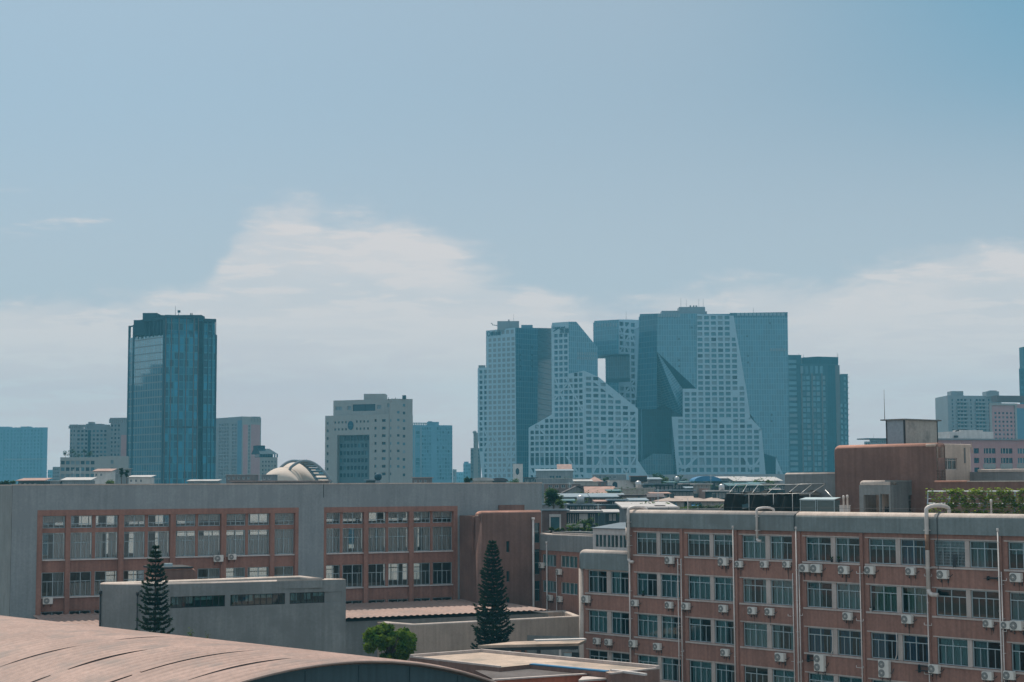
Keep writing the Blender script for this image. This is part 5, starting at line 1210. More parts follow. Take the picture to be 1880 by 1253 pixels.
for i in range(12): u, z = fp.uv(1353 + i * 7.4, 580.0); m.fbox(fp, u, u + 1.9, z, z + 1.7, .1, .01)
for i in range(9): u, z = fp.uv(1208 + i * 4.6, 582.5); m.fbox(fp, u, u + 1.2, z, z + 2.0, .1, .01)
for i in range(6): u, z = fp.uv(1414 + i * 5, 645); m.fbox(fp, u, u + 1.2, z, z + 1.7, .1, .01)
m.build('lit_panes', M['win_c'], t)
m = MB()
for px, py in ((1412, 592), (1370, 616), (1371.5, 652), (1371.5, 664), (1414, 641), (1415, 760), (1415, 772), (1268.5, 600), (1245, 660), (1245, 671), (1245, 621)): u, z = fp.uv(px, py); m.fbox(fp, u, u + 1.1, z - 1.1, z, .05, .01)
m.build('open_vents', M['win_a'], t)
# the wedge: real facets set back into the tower
def P3(px, py, dy): return W(px, py, Y0 + dy)
A, B, Cc, D, E3 = P3(1206, 646, 0), P3(1278.5, 714, 0), P3(1253.4, 714.5, 4.5), P3(1253, 764, 3), P3(1216, 743, 13)
def facet(pts, mt, nm):
    m = MB(); o = pts[0]; e1 = (pts[1] - o).normalized(); n_ = e1.cross(pts[2] - o).normalized(); e2 = n_.cross(e1)
    m.poly(pts, 0, [((p - o).dot(e1), (p - o).dot(e2)) for p in pts]); return m.build(nm, M[mt], t)
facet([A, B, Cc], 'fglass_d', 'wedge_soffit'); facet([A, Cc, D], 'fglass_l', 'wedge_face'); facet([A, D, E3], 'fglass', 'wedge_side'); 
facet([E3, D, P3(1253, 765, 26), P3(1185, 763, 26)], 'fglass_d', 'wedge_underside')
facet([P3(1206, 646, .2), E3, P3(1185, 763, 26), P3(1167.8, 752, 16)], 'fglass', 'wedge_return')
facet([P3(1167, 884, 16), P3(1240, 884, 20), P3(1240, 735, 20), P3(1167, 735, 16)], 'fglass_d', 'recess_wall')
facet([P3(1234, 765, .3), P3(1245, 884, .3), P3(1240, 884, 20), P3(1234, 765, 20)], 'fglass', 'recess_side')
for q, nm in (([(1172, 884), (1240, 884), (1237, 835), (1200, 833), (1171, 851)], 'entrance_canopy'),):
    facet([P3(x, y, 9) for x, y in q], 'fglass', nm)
body(t, [XY(1168, 1016), XY(1178, 1000), XY(1206, Y0 + 21), XY(1446, Y0)], W(1300, 577, Y0).z - 6, 30, 'fblue', 1.2)
body(t, [XY(1176, 1000), XY(1206, Y0), XY(1446, Y0)], W(1300, 576.5, Y0).z, 30, 'fblue', 1.2, 'upper_core', z0=W(1300, 640, Y0).z)
roof_box(t, 1247, 1294.5, Y0 + 8, 564, 577, 'fgrey', 12); roof_box(t, 1215, 1247, Y0 + 8, 571, 577, 'fgrey', 10); roof_box(t, 1294.5, 1298, Y0 + 8, 572, 577, 'fgrey', 10)
for px in (1266.5, 1272.5, 1277.5): roof_box(t, px, px + 2.4, Y0 + 9, 561, 564.5, 'fgrey', 2, 'vent')
for px, y in ((1250, 547), (1260, 550), (1283, 549), (1291, 549), (1383, 565)): antenna(t, px, Y0 + 10, y, 576, .1)
fb(t, 'podium', 'fpink2', fm_, fm_.u(1160, 800), fm_.u(1449, 800), 0, fm_.z(1300, 871.5), 1.6, .9)
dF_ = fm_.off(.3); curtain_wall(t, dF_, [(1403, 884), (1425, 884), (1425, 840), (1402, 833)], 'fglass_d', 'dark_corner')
ff = fm_.off(1.2); lattice(t, ff, [[(1424, 884), (1443, 884), (1424.5, 840)]], grid(ff, 1426.5, 7, 2, 4, 853, 13, 2, 8, 1430), 'fw', .6)

# --- dark tower right of the complex
t = thing('dark_glass_tower', 'dark brown-framed glass tower with stepped top, right beside the notched tower', 'tower', (XY(1500, 1180).x, 1180, 0))
f = Face.px((1446, 1180), (1543, 1180), 750)
ops = grid(f, 1450, 0, 1, 15, 660.5, 9.9, 21, 6.0, 1480)
for x in (1474.5, 1493, 1511): ops += grid(f, x, 7.7, 2, 6.8, 690, 9.9, 18, 7.2, 1500)
ops += grid(f, 1472, 9, 6, 5.5, 672, 0, 1, 14, 1500)
lattice(t, f, [[(1446, 868), (1471, 868), (1471, 652), (1446, 652)], [(1471, 868), (1519.5, 868), (1519.5, 668), (1471, 668)]], ops, 'fdark', .6, 80, mats=('fglass_l', 'win_b', 'win_c'), wts=(6, 3, 2))
m = MB()
for x in (1471.5, 1490.7, 1509): u = f.u(x, 750); m.fbox(f, u, u + .9, 0, f.z(1500, 686), .5, .02)
m.build('brown_pilasters', M['fbrown'], t)
curtain_wall(t, f, [(1519.5, 868), (1535, 868), (1535, 671), (1519.5, 671)], 'fglass_d'); fb(t, 'side_frame', 'fbrown', f, f.u(1535, 750), f.u(1543, 750), 0, f.z(1540, 671), .1, -.5)
f2_ = Face.px((1543, 1180), (1558.5, 1190), 750); lattice(t, f2_, [[(1543, 868), (1558.5, 868), (1556.5, 687), (1543, 687)]], grid(f2_, 1544.5, 7, 2, 5.4, 692, 9.9, 17, 6, 1550), 'fdark', .6, 100, mats=('fglass_l', 'win_b', 'win_c'), wts=(6, 3, 2))
m = MB()
for j in range(17): u, z = f2_.uv(1557, 692 + j * 9.9); m.fbox(f2_, u, u + 1.4, z - .4, z, .2, -1)
m.build('balcony_slabs', M['fgrey'], t)
body(t, [XY(1446.5, 1180), XY(1471, 1180), XY(1519, 1180), XY(1543, 1180)], W(1500, 669, 1180).z, 25, 'fdark', .7); body(t, [XY(1543, 1180), XY(1558, 1190)], W(1550, 688, 1185).z, 20, 'fdark', .7)
roof_box(t, 1446.5, 1471, 1180.8, 652.2, 669, 'fbrown', 20); g_ = Face.px((1473, 1186), (1539, 1186), 660)
curtain_wall(t, g_, [(1473, 669), (1539, 669), (1539, 656), (1499, 655), (1473, 657)], 'fglass_d', 'penthouse'); roof_box(t, 1474, 1538, 1187, 656.5, 669, 'fdark', 14, 'penthouse_core')
for px, y in ((1466.5, 649), (1475, 651), (1537, 648), (1538.5, 650)): antenna(t, px, 1188, y, 660, .12)

# --- glass tower on the left
t = thing('teal_glass_tower', 'tall teal glass office tower with open finned crown, alone on the left', 'tower', (XY(300.5, 700).x, 700, 0))
fl = Face.px((235, 722), (300.5, 700), 750); fr = Face.px((300.5, 700), (395.5, 708), 750)
M['tg_l'] = glass_mat('teal_tower_glass_sky_tint', (.08, .21, .29), (2.05, 3.2), (.02, .075, .10), .26, 2.7, .05, .22)  # paler base than the right face: sky reflection put into the colour
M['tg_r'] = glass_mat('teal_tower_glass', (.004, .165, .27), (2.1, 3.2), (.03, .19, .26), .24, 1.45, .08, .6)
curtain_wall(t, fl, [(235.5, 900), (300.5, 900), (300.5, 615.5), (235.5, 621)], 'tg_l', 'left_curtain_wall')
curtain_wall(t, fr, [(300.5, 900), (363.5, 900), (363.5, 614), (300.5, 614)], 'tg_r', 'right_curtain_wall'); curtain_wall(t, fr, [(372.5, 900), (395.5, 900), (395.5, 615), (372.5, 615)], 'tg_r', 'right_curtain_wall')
curtain_wall(t, fr.off(-.8), [(363.5, 900), (372.5, 900), (372.5, 590), (363.5, 590)], 'fglass_d', 'recessed_strip')
zc1 = fl.z(300, 615)
for x in (303, 313.5, 327.5, 341, 355, 363): u = fr.u(x, 700); fb(t, 'fin', 'fbrown', fr, u - .16, u + .16, 0, fr.z(x, 584), .3, -.1)
for x in (373, 381, 388, 395): u = fr.u(x, 700); fb(t, 'fin', 'fdark', fr, u - .15, u + .15, 0, fr.z(x, 590), .25, -.1)
for i in range(9): u = fl.u(246 + i * 6.9, 700); fb(t, 'crown_fin', 'fdark', fl, u - .35, u + .35, zc1 - .4, fl.z(246 + i * 6.9, 589), .2, -.9)
fb(t, 'corner_post', 'fdark', fl, fl.u(234.8, 700), fl.u(236.6, 700), 0, fl.z(235, 599), .2, -.6); fb(t, 'corner_post', 'fdark', fl, fl.u(243, 700), fl.u(245.5, 700), 0, fl.z(245, 597), .2, -.6); fb(t, 'corner_post', 'fdark', fl, fl.u(299, 700), fl.u(302, 700), 0, fl.z(300, 584), .3, -.6)
fb(t, 'crown_beam', 'fdark', fl, fl.u(234.8, 700), fl.u(246, 700), fl.z(240, 600.5), fl.z(240, 598.5), .1, -.7)
m = MB(); m.fbox(fl, fl.u(245, 700), fl.u(300, 700), fl.z(270, 591), fl.z(270, 586), .15, -.7); m.build('crown_beam', M['fdark'], t)
m = MB(); m.fbox(fr, .1, fr.u(372.5, 700), fr.z(340, 585), fr.z(340, 579.5), .15, -.7); m.build('crown_beam', M['fdark'], t)
m = MB(); m.fbox(fr, fr.u(372.6, 700), fr.u(395.6, 700), fr.z(380, 591), fr.z(380, 585.5), .15, -.7); m.build('crown_beam', M['fdark'], t)
fb(t, 'mid_belt', 'fdark', fr, fr.u(302, 780), fr.u(395, 780), fr.z(340, 786), fr.z(340, 783), .2, -.05)
curtain_wall(t, fr.off(-2.2), [(301, 615), (395, 616), (395, 588), (301, 584)], 'tg_r', 'crown_glass'); roof_box(t, 245.5, 299, 712, 588, 616, 'fdark', 12, 'crown_house')
body(t, [XY(236, 722), XY(300.5, 700), XY(395, 708)], fr.z(300, 612), 28, 'fdark', 1.2)
roof_box(t, 262, 288, 708, 575, 590, 'fdark', 10); roof_box(t, 280, 370, 712, 579, 590, 'fdark', 8); roof_box(t, 326, 330.5, 710, 570, 574, 'fdark', 1, 'beacon'); antenna(t, 322, 710, 562, 580, .1); antenna(t, 328, 710, 572, 580, .15)
for px in (350, 352.5): antenna(t, px, 708, 575, 581, .3, 'fdark', 'mast')

# its neighbour outside the frame, mirrored in the left curtain wall
tn = thing('stepped_office_tower', 'dark stepped tower mirrored in the left face of the teal glass tower', 'tower', (-345, 760, 0))
m = MB(); m.prism([(-345, 735), (-325, 735), (-325, 758.5), (-345, 758.5)], 0, 88); m.prism([(-345, 758.6), (-325, 758.6), (-325, 763), (-345, 763)], 0, 83); m.prism([(-345, 763.1), (-325, 763.1), (-325, 767), (-345, 767)], 0, 75); m.prism([(-345, 767.1), (-325, 767.1), (-325, 775), (-345, 775)], 0, 77); m.prism([(-345, 775.1), (-322, 775.1), (-322, 800), (-345, 800)], 0, 96); m.prism([(-345, 715), (-327, 715), (-327, 734.9), (-345, 734.9)], 0, 70); m.build('wall', M['fdark'], tn)
# --- beige institution with the round emblem
t = thing('institution_building', 'pale beige stone building with a recessed dark glass front and round emblem', 'building', (XY(714, 640).x, 640, 0))
f = Face.px((596.8, 654), (714, 640), 800); z_top = f.z(714, 760.5)
rec = (f.u(618.5, 840), f.u(678, 840), 0, f.z(648, 799))
ops = [rec]
for y in (773.5, 786.5): ops += grid(f, 613.8, 6.6, 4, 2.9, y, 0, 1, 4, 640) + grid(f, 653.5, 6.8, 4, 2.9, y - .6, 0, 1, 4, 640)
ops += grid(f, 687.5, 0, 1, 3.6, 770, 14, 8, 5, 690) + grid(f, 701, 0, 1, 7, 770, 14, 8, 5, 700) + grid(f, 600, 0, 1, 3, 775, 14, 7, 5, 600)
m = MB(); keep = wall(m, f, 0, f.u(714, 800), 0, z_top, ops, .6); m.build('facade_wall', M['fbeige'], t); put_windows(t, f, keep[1:] if keep[0][2] == 0 else [q for q in keep if q[2] > 1], .5)
rf = f.off(-2.0); M['rec'] = mat('recess_spandrel', (.07, .13, .16), .6, .08, .05, 0, 0)
m = MB(); keep = wall(m, rf, rec[0] - .1, rec[1] + .1, 0, rec[3] + .1, grid(rf, 624, 6.6, 8, 4.6, 815, 13.6, 5, 7, 648) + grid(rf, 620, 12.2, 5, 11, 800.5, 0, 1, 9, 648), .3); m.build('recessed_front', M['rec'], t)
put_windows(t, rf, keep, .3, mats=('win_a', 'win_b'), wts=(3, 1))
u, z = f.uv(644, 781.5); m = MB(); n = 28
V = [f.pt(u + 1.25 * math.cos(6.2832 * k / n), z + 1.75 * math.sin(6.2832 * k / n), o) for o in (.02, .3) for k in range(n)]
m.mesh(V, [(k, (k + 1) % n, n + (k + 1) % n, n + k) for k in range(n)] + [tuple(range(n, 2 * n))]); em = m.build('round_emblem', M['sign'], t)
m = MB(); m.fbox(f, u - .95, u + .95, z - .12, z + .12, .32, .42); m.build('emblem_bar', M['win_b'], em)
f2_ = Face.px((714, 640), (757.5, 644), 800)
ops = grid(f2_, 715.5, 0, 1, 3, 770, 14, 8, 5, 720) + grid(f2_, 729, 0, 1, 4.5, 755, 14.2, 8, 4.5, 735) + grid(f2_, 739.5, 0, 1, 4.5, 742, 14.2, 10, 5, 745)
lattice(t, f2_, [[(714, 900), (757.5, 900), (757.5, 732), (740, 731), (725, 731.5), (725, 758), (714, 760)]], [], 'fbeige', .5)
fs = f2_.off(.08); 
m = MB(); keep = wall(m, fs, fs.u(715, 800), fs.u(748, 800), 0, fs.z(735, 740), grid(fs, 716.5, 0, 1, 3, 770, 14, 8, 5, 720) + grid(fs, 729, 0, 1, 4.5, 755, 14.2, 8, 4.5, 735) + grid(fs, 739.5, 0, 1, 4.5, 742, 14.2, 10, 5, 745), .07); m.build('side_wall', M['fbeige'], t); put_windows(t, fs, keep, .06)
body(t, [XY(597, 654), XY(714, 640), XY(757, 644)], z_top - .3, 26, 'fbeige', 3.0); body(t, [XY(718, 640), XY(757.3, 644)], W(750, 732.5, 642).z, 24, 'fbeige', .3)
ub = Face.px((612, 660), (728, 648), 750); zt = ub.z(612, 740.5)
m = MB(); ops = [(ub.u(647.5, 750), ub.u(689, 750), ub.z(668, 755), ub.z(668, 742.5)), (ub.u(616, 750), ub.u(628, 750), ub.z(620, 753.5), ub.z(620, 747)), (ub.u(692, 750), ub.u(700, 750), ub.z(695, 751), ub.z(695, 744)), (ub.u(711, 750), ub.u(723, 750), ub.z(716, 748), ub.z(716, 741)), (ub.u(638, 750), ub.u(645, 750), ub.z(640, 753), ub.z(640, 746))]
keep = wall(m, ub, 0, ub.u(728, 750), z_top - 3, ub.z(728, 732.5), ops, .4); m.build('upper_storey', M['fbeige'], t); put_windows(t, ub, [ops[0]], .35, mats=('win_a',), wts=(1,)); put_windows(t, ub, ops[1:], .35, mats=('win_c',), wts=(1,))
body(t, [XY(612.5, 660), XY(728, 648)], ub.z(728, 733.5), 18, 'fbeige', .5, 'upper_core', z0=z_top - 3); roof_box(t, 668, 707.5, 655, 723.5, 735, 'fbeige', 10); roof_box(t, 738.5, 745, 642, 726, 733, 'win_a', 3, 'roof_vent')
for px in (713, 726): antenna(t, px, 648, 730, 735, .15)
# --- plainer far blocks
def block(name, label, cat, corners, ytops, wm, specs, depth=18, cm='fgrey', wd=.45, mats=('win_a', 'win_b', 'win_c'), wts=(5, 3, 1), cap=100, y_bot=900, group=None):
    t = thing(name, label, cat, (XY(*corners[0]).x, corners[0][1], 0), group)
    for i in range(len(corners) - 1):
        a, b = corners[i], corners[i + 1]; f = Face.px(a, b, 850); sp_ = specs[i] or []
        ops = []
        for s_ in sp_: ops += grid(f, *s_)
        m = MB(); u1 = f.u(b[0], 850); zt = f.z((a[0] + b[0]) / 2, ytops[i])
        keep = wall(m, f, 0, u1, 0, zt, [q for q in ops if q[2] > .5], wd); m.build('facade_wall', M[wm[i] if isinstance(wm, (list, tuple)) else wm], t)
        put_windows(t, f, keep, wd, cap, mats, wts)
    body(t, [XY(*c) for c in corners], min(Face.px(corners[i], corners[i + 1], 850).z(corners[i][0], ytops[i]) for i in range(len(ytops))) - .1, depth, cm, wd + .15)
    return t
def pergola(par, f, xa, xb, y0, y1, n, mt, bar=.8):
    m = MB(); z0, z1 = f.z((xa + xb) / 2, y1), f.z((xa + xb) / 2, y0); ua, ub = f.u(xa, y0), f.u(xb, y0)
    m.fbox(f, ua, ub, z1 - bar, z1, 0, -1)
    for i in range(n + 1): u = ua + (ub - ua) * i / n; m.fbox(f, u - bar / 2, u + bar / 2, z0, z1 - bar, 0, -1)
    m.build('roof_frame', M[mt], par)
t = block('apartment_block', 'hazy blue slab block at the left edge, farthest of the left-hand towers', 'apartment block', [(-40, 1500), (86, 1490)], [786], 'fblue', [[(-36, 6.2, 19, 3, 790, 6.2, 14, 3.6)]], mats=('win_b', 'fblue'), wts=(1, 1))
f = Face.px((-40, 1500), (86, 1490), 850); roof_box(t, 38, 55, 1495, 783.5, 787, 'fblue', 8); roof_box(t, -40, 18, 1500, 784, 787, 'fblue', 8); roof_box(t, 26, 38, 1497, 785.2, 787, 'fblue', 8)
for x in (6, 19, 36, 74): u = f.u(x, 820); fb(t, 'recess_strip', 'win_b', f, u, u + .9, 0, f.z(x, 790), .08, .02)
fb(t, 'belt_course', 'fgrey', f, f.u(8, 840), f.u(86, 840), f.z(40, 844), f.z(40, 842.5), .3, .02)
t = block('apartment_block', 'grey apartment block with open roof frames left of the teal glass tower', 'apartment block', [(127.4, 800), (201.7, 800)], [787], 'fgrey', [[(129.5, 5.6, 2, 2.4, 790, 7.6, 7, 3.6), (142, 7, 8, 4.4, 790, 7.6, 7, 4)]], cm='fgrey')
f = Face.px((127.4, 800), (201.7, 800), 850); pergola(t, f, 127.4, 143, 779.8, 787.1, 4, 'fgrey'); pergola(t, f, 150, 158, 780, 787.1, 1, 'fgrey', 1.4); pergola(t, f, 186, 201.5, 780, 787.1, 5, 'fgrey'); roof_box(t, 158, 186, 802, 778.5, 788, 'fgrey', 8); roof_box(t, 162, 171, 801.5, 775, 779, 'fgrey', 4); roof_box(t, 143, 150, 802, 780, 788, 'fgrey', 4)
fb(t, 'dark_recess', 'fdark', f, f.u(161, 820), f.u(166, 820), 0, f.z(163, 790), .06, .01)
t = block('apartment_block', 'taller grey apartment block with a pink panel and roof frame, touching the glass tower', 'apartment block', [(201.7, 790), (236, 790)], [777], 'fgrey', [[(203.5, 6.4, 3, 3.4, 780, 7.6, 9, 3.8)]])
f = Face.px((201.7, 790), (236, 790), 850); pergola(t, f, 201.7, 234, 767.4, 777.1, 9, 'fgrey', .7); fb(t, 'pink_panel', 'fpink', f, f.u(222, 820), f.u(234, 820), 0, f.z(228, 799), .25, .02); roof_box(t, 205, 215, 796, 768, 778, 'fgrey', 3)
t = block('office_block', 'low pale office with two window bands and green roof edge, before the grey apartments', 'office', [(110.5, 600), (181, 604), (236, 606)], [840, 838], 'fbeige', [[(113, 9.1, 8, 6.8, 846.5, 12, 3, 6.6)], [(204, 12, 1, 5, 845, 14, 2, 7)]], mats=('win_b', 'win_c', 'win_a'), wts=(3, 2, 2))
f = Face.px((110.5, 600), (181, 604), 850); put = []
leafd = leaf_mat('dark_leaves', (.018, .045, .018), (.05, .09, .025), .2, .5); leafy = leaf_mat('yellow_green_leaves', (.06, .11, .02), (.15, .19, .04), .3, .4); leafm = leaf_mat('mid_leaves', (.03, .075, .02), (.085, .14, .03), .25, .4)
bark = mat('bark', (.09, .065, .05), .95, .25, 2.0)
def blob_tree(name, label, cat, x, y, z0, h, r, lm, n=420, ls=.28, squash=1.0, trunk=.12, clumps=9, group=None, seed=None):
    """Broad tree or shrub: tapered trunk and limbs, leaf-sized faces gathered in clumps with gaps between."""
    t = thing(name, label, cat, (x, y, z0), group); m = MB(); zt = z0 + h - r * squash
    m.tube([(x, y, z0), (x + .05 * h * .2, y, z0 + h * .45), (x, y, zt)], trunk, 7, r2=trunk * .5)
    cl = []
    for i in range(clumps):
        d_ = Vector((random.gauss(0, 1), random.gauss(0, 1), random.gauss(.15, .8))).normalized() * r * random.uniform(.35, .8); d_.z *= squash
        c = Vector((x, y, zt)) + d_; cl.append((c, r * random.uniform(.28, .5))); m.tube([(x, y, zt - r * squash * .4), tuple(c.lerp(Vector((x, y, zt)), .3)), tuple(c)], trunk * .45, 5, r2=trunk * .15)
    m.build('trunk', bark, t); m = MB(); pts = []
    for i in range(n):
        c, cr = random.choice(cl); v = Vector((random.gauss(0, 1), random.gauss(0, 1), random.gauss(0, .8))).normalized() * cr * random.uniform(.55, 1.12); pts.append(c + v)
    leaf_cloud(m, pts, ls); m.build('crown', lm, t); return t
for i in range(5):
    p = W(121 + i * 11 + random.uniform(-2, 2), 838, 606); blob_tree('shrub', f"dark roof shrub on the pale office roof, {ORD[i]} from the left", 'shrub', p.x, p.y, W(130, 840, 606).z, 2.2 + (i % 2), 1.3 + .5 * (i % 3), leafd, 120, .35, .7, .08, 5, 'shrubs on the pale office roof')
t = block('apartment_block', 'grey-brown apartment slab with open roof corner right of the teal glass tower', 'apartment block', [(392, 905), (444, 880), (478.3, 888)], [770, 768], ['fgrey', 'fbeige'], [[(402, 5, 4, 3.4, 779, 6.4, 16, 3.8), (426, 5, 2, 3.4, 779, 6.4, 16, 3.8)], [(456.3, 8, 1, 2.4, 781, 6.4, 15, 4)]])
f = Face.px((392, 905), (444, 880), 850); g_ = Face.px((444, 880), (478.3, 888), 850); pergola(t, g_, 462, 478.3, 765.3, 776, 3, 'fgrey', .8); fb(t, 'parapet', 'fgrey', f, 0, f.u(444, 800), f.z(420, 770), f.z(444, 765), 0, -.5); fb(t, 'parapet', 'fbeige', g_, .01, g_.u(462, 800), g_.z(460, 768), g_.z(450, 765.2), 0, -.5)
fb(t, 'pink_stripe', 'fpink', g_, g_.u(446, 820), g_.u(454.5, 820), 0, g_.z(450, 780), .12, .02); fb(t, 'pink_stripe', 'fpink', g_, g_.u(460.5, 820), g_.u(477, 820), 0, g_.z(470, 780), .12, .02); fb(t, 'blue_recess', 'fblue', f, f.u(436, 820), f.u(443.5, 820), 0, f.z(440, 772), .08, .02)
t = block('office_block', 'small white block with a dark pitched roof cage behind the shell roof', 'office', [(477.5, 760), (509, 764)], [840], 'fbeige', [[(482, 5.6, 5, 2.4, 846.5, 7.6, 4, 3)]])
f = Face.px((477.5, 760), (509, 764), 850)
m = MB(); z0, z1, z2 = f.z(490, 840), f.z(490, 834), f.z(490, 824)
m.hexa([f.pt(-.2, z1, .3), f.pt(f.u(509.6, 850), z1, .3), f.pt(f.u(509.6, 850), z1, -12), f.pt(-.2, z1, -12), f.pt(-.1, z2, -3), f.pt(f.u(499, 850), z2, -3), f.pt(f.u(499, 850), z2, -9), f.pt(-.1, z2, -9)]); m.fbox(f, -.2, f.u(490.5, 850), z2, f.z(490, 818), -3, -9); m.build('roof', M['fdark'], t)
m = MB(); n_ = 7
for i in range(n_ + 1): u = f.u(509, 850) * i / n_; m.fbox(f, u - .25, u + .25, z0, z1, .1, -.4)
m.build('roof_posts', M['fdark'], t); fb(t, 'attic', 'win_a', f, .2, f.u(500, 850), z0, z1, -.6, -8)
t = block('apartment_block', 'hazy blue apartment tower directly right of the beige institution', 'apartment block', [(756, 1300), (830.5, 1310)], [781], 'fblue', [[(763.5, 8, 1, 7, 785, 7, 14, 5.6), (774.5, 4.6, 4, 3, 785, 7, 14, 4.4), (802, 5, 6, 3.4, 785, 7, 14, 4.4)]], mats=('win_a', 'win_b', 'fblue'), wts=(2, 3, 3))
f = Face.px((756, 1300), (830.5, 1310), 850); pergola(t, f, 758, 784, 776.3, 781.1, 8, 'fgrey', .7); roof_box(t, 784, 805, 1306, 775, 782, 'fblue', 8); fb(t, 'pale_strip', 'fgrey', f, f.u(760, 820), f.u(761.5, 820), 0, f.z(760, 784), .2, .02); fb(t, 'pale_strip', 'fgrey', f, f.u(772, 820), f.u(773.5, 820), 0, f.z(772, 784), .2, .02); roof_box(t, 786, 793, 1306, 773.8, 776, 'fblue', 4)
# small hazy blocks along the horizon
for x0, x1, Y, yt, mt, lab in ((88, 98, 1900, 863, 'fblue', 'tiny hazy blue block between the left slab and the pale office'), (97, 111, 900, 857.5, 'fgrey', 'small stepped block touching the left side of the pale office'), (575, 588, 1500, 861, 'fgrey', 'small hazy block right of the shell roof'),
        (588, 599, 1500, 866, 'fblue', 'tiny hazy block at the foot of the beige institution'), (831, 838, 1250, 862, 'fgrey', 'thin hazy block touching the blue apartment tower'), (837, 851, 2100, 867, 'fblue', 'low pale blue block in the gap before the porous towers'), (850.5, 866, 1500, 851, 'fblue', 'stepped hazy blue block left of the porous towers'),
        (864, 883, 1080, 823, 'fgrey', 'slim grey tower with ball-topped corner beside the stepped lattice tower'), (869.5, 878, 1070, 795, 'fbeige', 'slim pale shaft rising behind the stepped lattice tower'), (1588, 1600, 900, 811, 'fgrey', 'tiny rooftop hut on the skyline left of the tank house'), (1598, 1629, 700, 807, 'fgrey', 'low grey rooftop with thin eave beside the tank house')):
    t = block('small_block', lab, 'building', [(x0, Y), (x1, Y + 3)], [yt], mt, [[(x0 + 1.6, 4, max(1, int((x1 - x0 - 2) / 4)), 2.2, yt + 3, 6.5, 7, 3)]], 14, mt)
    if x0 == 1598: f = Face.px((x0, Y), (x1, Y + 3), 850); fb(t, 'eave', 'fdark', f, f.u(1592, 810), f.u(1632, 810), f.z(1610, 807), f.z(1610, 805), .8, -8); antenna(t, 1604, Y, 797, 806, .05)
    if x0 == 850.5: roof_box(t, 852, 860, Y + 2, 848, 852, mt, 5)
    if x0 == 864: m = MB(); p = W(871.5, 795, 1070); m.lathe((p.x, p.y - .3, p.z - 1), [(.1, 0), (1.1, .6), (1.4, 1.3), (1.1, 2), (.1, 2.5)], 10); m.build('ball_top', M['fgrey'], t)
# right-hand side
t = block('apartment_block', 'grey-blue balcony apartment block on the right skyline, behind the white roof room', 'apartment block', [(1720.5, 905), (1743, 880), (1842, 890)], [728, 727], 'fgrey', [[(1723, 7, 3, 4, 733, 6.9, 11, 4)], [(1749, 6, 1, 2.4, 733, 6.9, 11, 4), (1759, 6.2, 3, 4.4, 733, 6.9, 11, 4), (1783, 6, 1, 2.4, 733, 6.9, 11, 4), (1793, 6.2, 3, 4.4, 733, 6.9, 11, 4), (1816, 6, 4, 3, 733, 6.9, 11, 4)]], mats=('win_a', 'win_b', 'win_c'))
roof_box(t, 1746, 1768.5, 884, 718.5, 729, 'fgrey', 8); roof_box(t, 1811, 1834, 886, 719, 729, 'fgrey', 8); roof_box(t, 1817, 1830, 887, 717.3, 720, 'fgrey', 4)
f = Face.px((1743, 880), (1842, 890), 850)
for xa, xb in ((1757, 1779), (1791, 1813)):
    for j in range(11): u0, u1 = f.u(xa, 780), f.u(xb, 780); z = f.z(1780, 738 + j * 6.9); fb(t, 'balcony', 'fgrey', f, u0, u1, z - .55, z + .35, .9, .02)
t = block('apartment_block', 'pink-brown tall block with pale corner frames at the right edge', 'apartment block', [(1819, 760), (1900, 766)], [742], 'fpink', [[(1827, 7.2, 6, 3.6, 757, 7.8, 7, 3.6)]])
f = Face.px((1819, 760), (1900, 766), 850); fb(t, 'parapet', 'fbrown', f, f.u(1833, 730), f.u(1895, 730), f.z(1850, 738), f.z(1850, 726.5), -1, -6); fb(t, 'corner_frame', 'fbeige', f, f.u(1818, 800), f.u(1821, 800), 0, f.z(1820, 742), .6, .02); fb(t, 'corner_frame', 'fbeige', f, f.u(1864, 800), f.u(1867, 800), 0, f.z(1866, 742), .6, .02); fb(t, 'cornice', 'fbeige', f, f.u(1818, 800), f.u(1868, 800), f.z(1840, 744.5), f.z(1840, 741), .7, .02); fb(t, 'blue_wall', 'fblue', f, f.u(1867.5, 800), f.u(1900, 800), 0, f.z(1870, 750), .3, .02)
t = block('dark_tower', 'thin dark slice of a tower at the very right edge of the view', 'tower', [(1876.5, 1200), (1905, 1200)], [677], 'fdark', [[(1878, 6, 4, 4, 682, 9, 10, 5)]])
roof_box(t, 1878.6, 1905, 1202, 637, 678, 'fdark', 10)
t = block('pink_building', 'long pink-rendered building with white spandrels and paired windows, behind the roof walls', 'building', [(1715, 430), (1960, 445)], [808], 'fpink', [[(1787, 15, 1, 9.5, 823.5, 17.6, 3, 9.6, 1830), (1805.5, 31, 5, 21.5, 823.5, 17.6, 3, 9.6, 1830), (1736, 26, 2, 18, 823.5, 17.6, 3, 9.6, 1830)]], mats=('win_a', 'win_b'), wts=(2, 1), wd=.25)
f = Face.px((1715, 430), (1960, 445), 850); fb(t, 'eave', 'fgrey', f, -.2, f.u(1960, 850) + .2, f.z(1800, 808.5), f.z(1800, 805.8), .5, -8)
for i in range(5):
    u0, u1 = f.u(1805.5 + 31 * i, 850), f.u(1827 + 31 * i, 850)
    for y in (851.6,): fb(t, 'spandrel', 'fbeige', f, u0 - .1, u1 + .1, f.z(1830, y + 8), f.z(1830, y), .1, .01)
    for y in (823.5, 841.1):
        for k in (.25, .5, .75): fb(t, 'mullion', 'white', f, u0 + (u1 - u0) * k - .05, u0 + (u1 - u0) * k + .05, f.z(1830, y + 9.6), f.z(1830, y), -.1, -.24)
t = thing('white_roof_house', 'white roof house with pipes standing on the roof of the pink building', 'roof house', (W(1745, 800, 445).x, 445, W(1745, 808, 445).z))
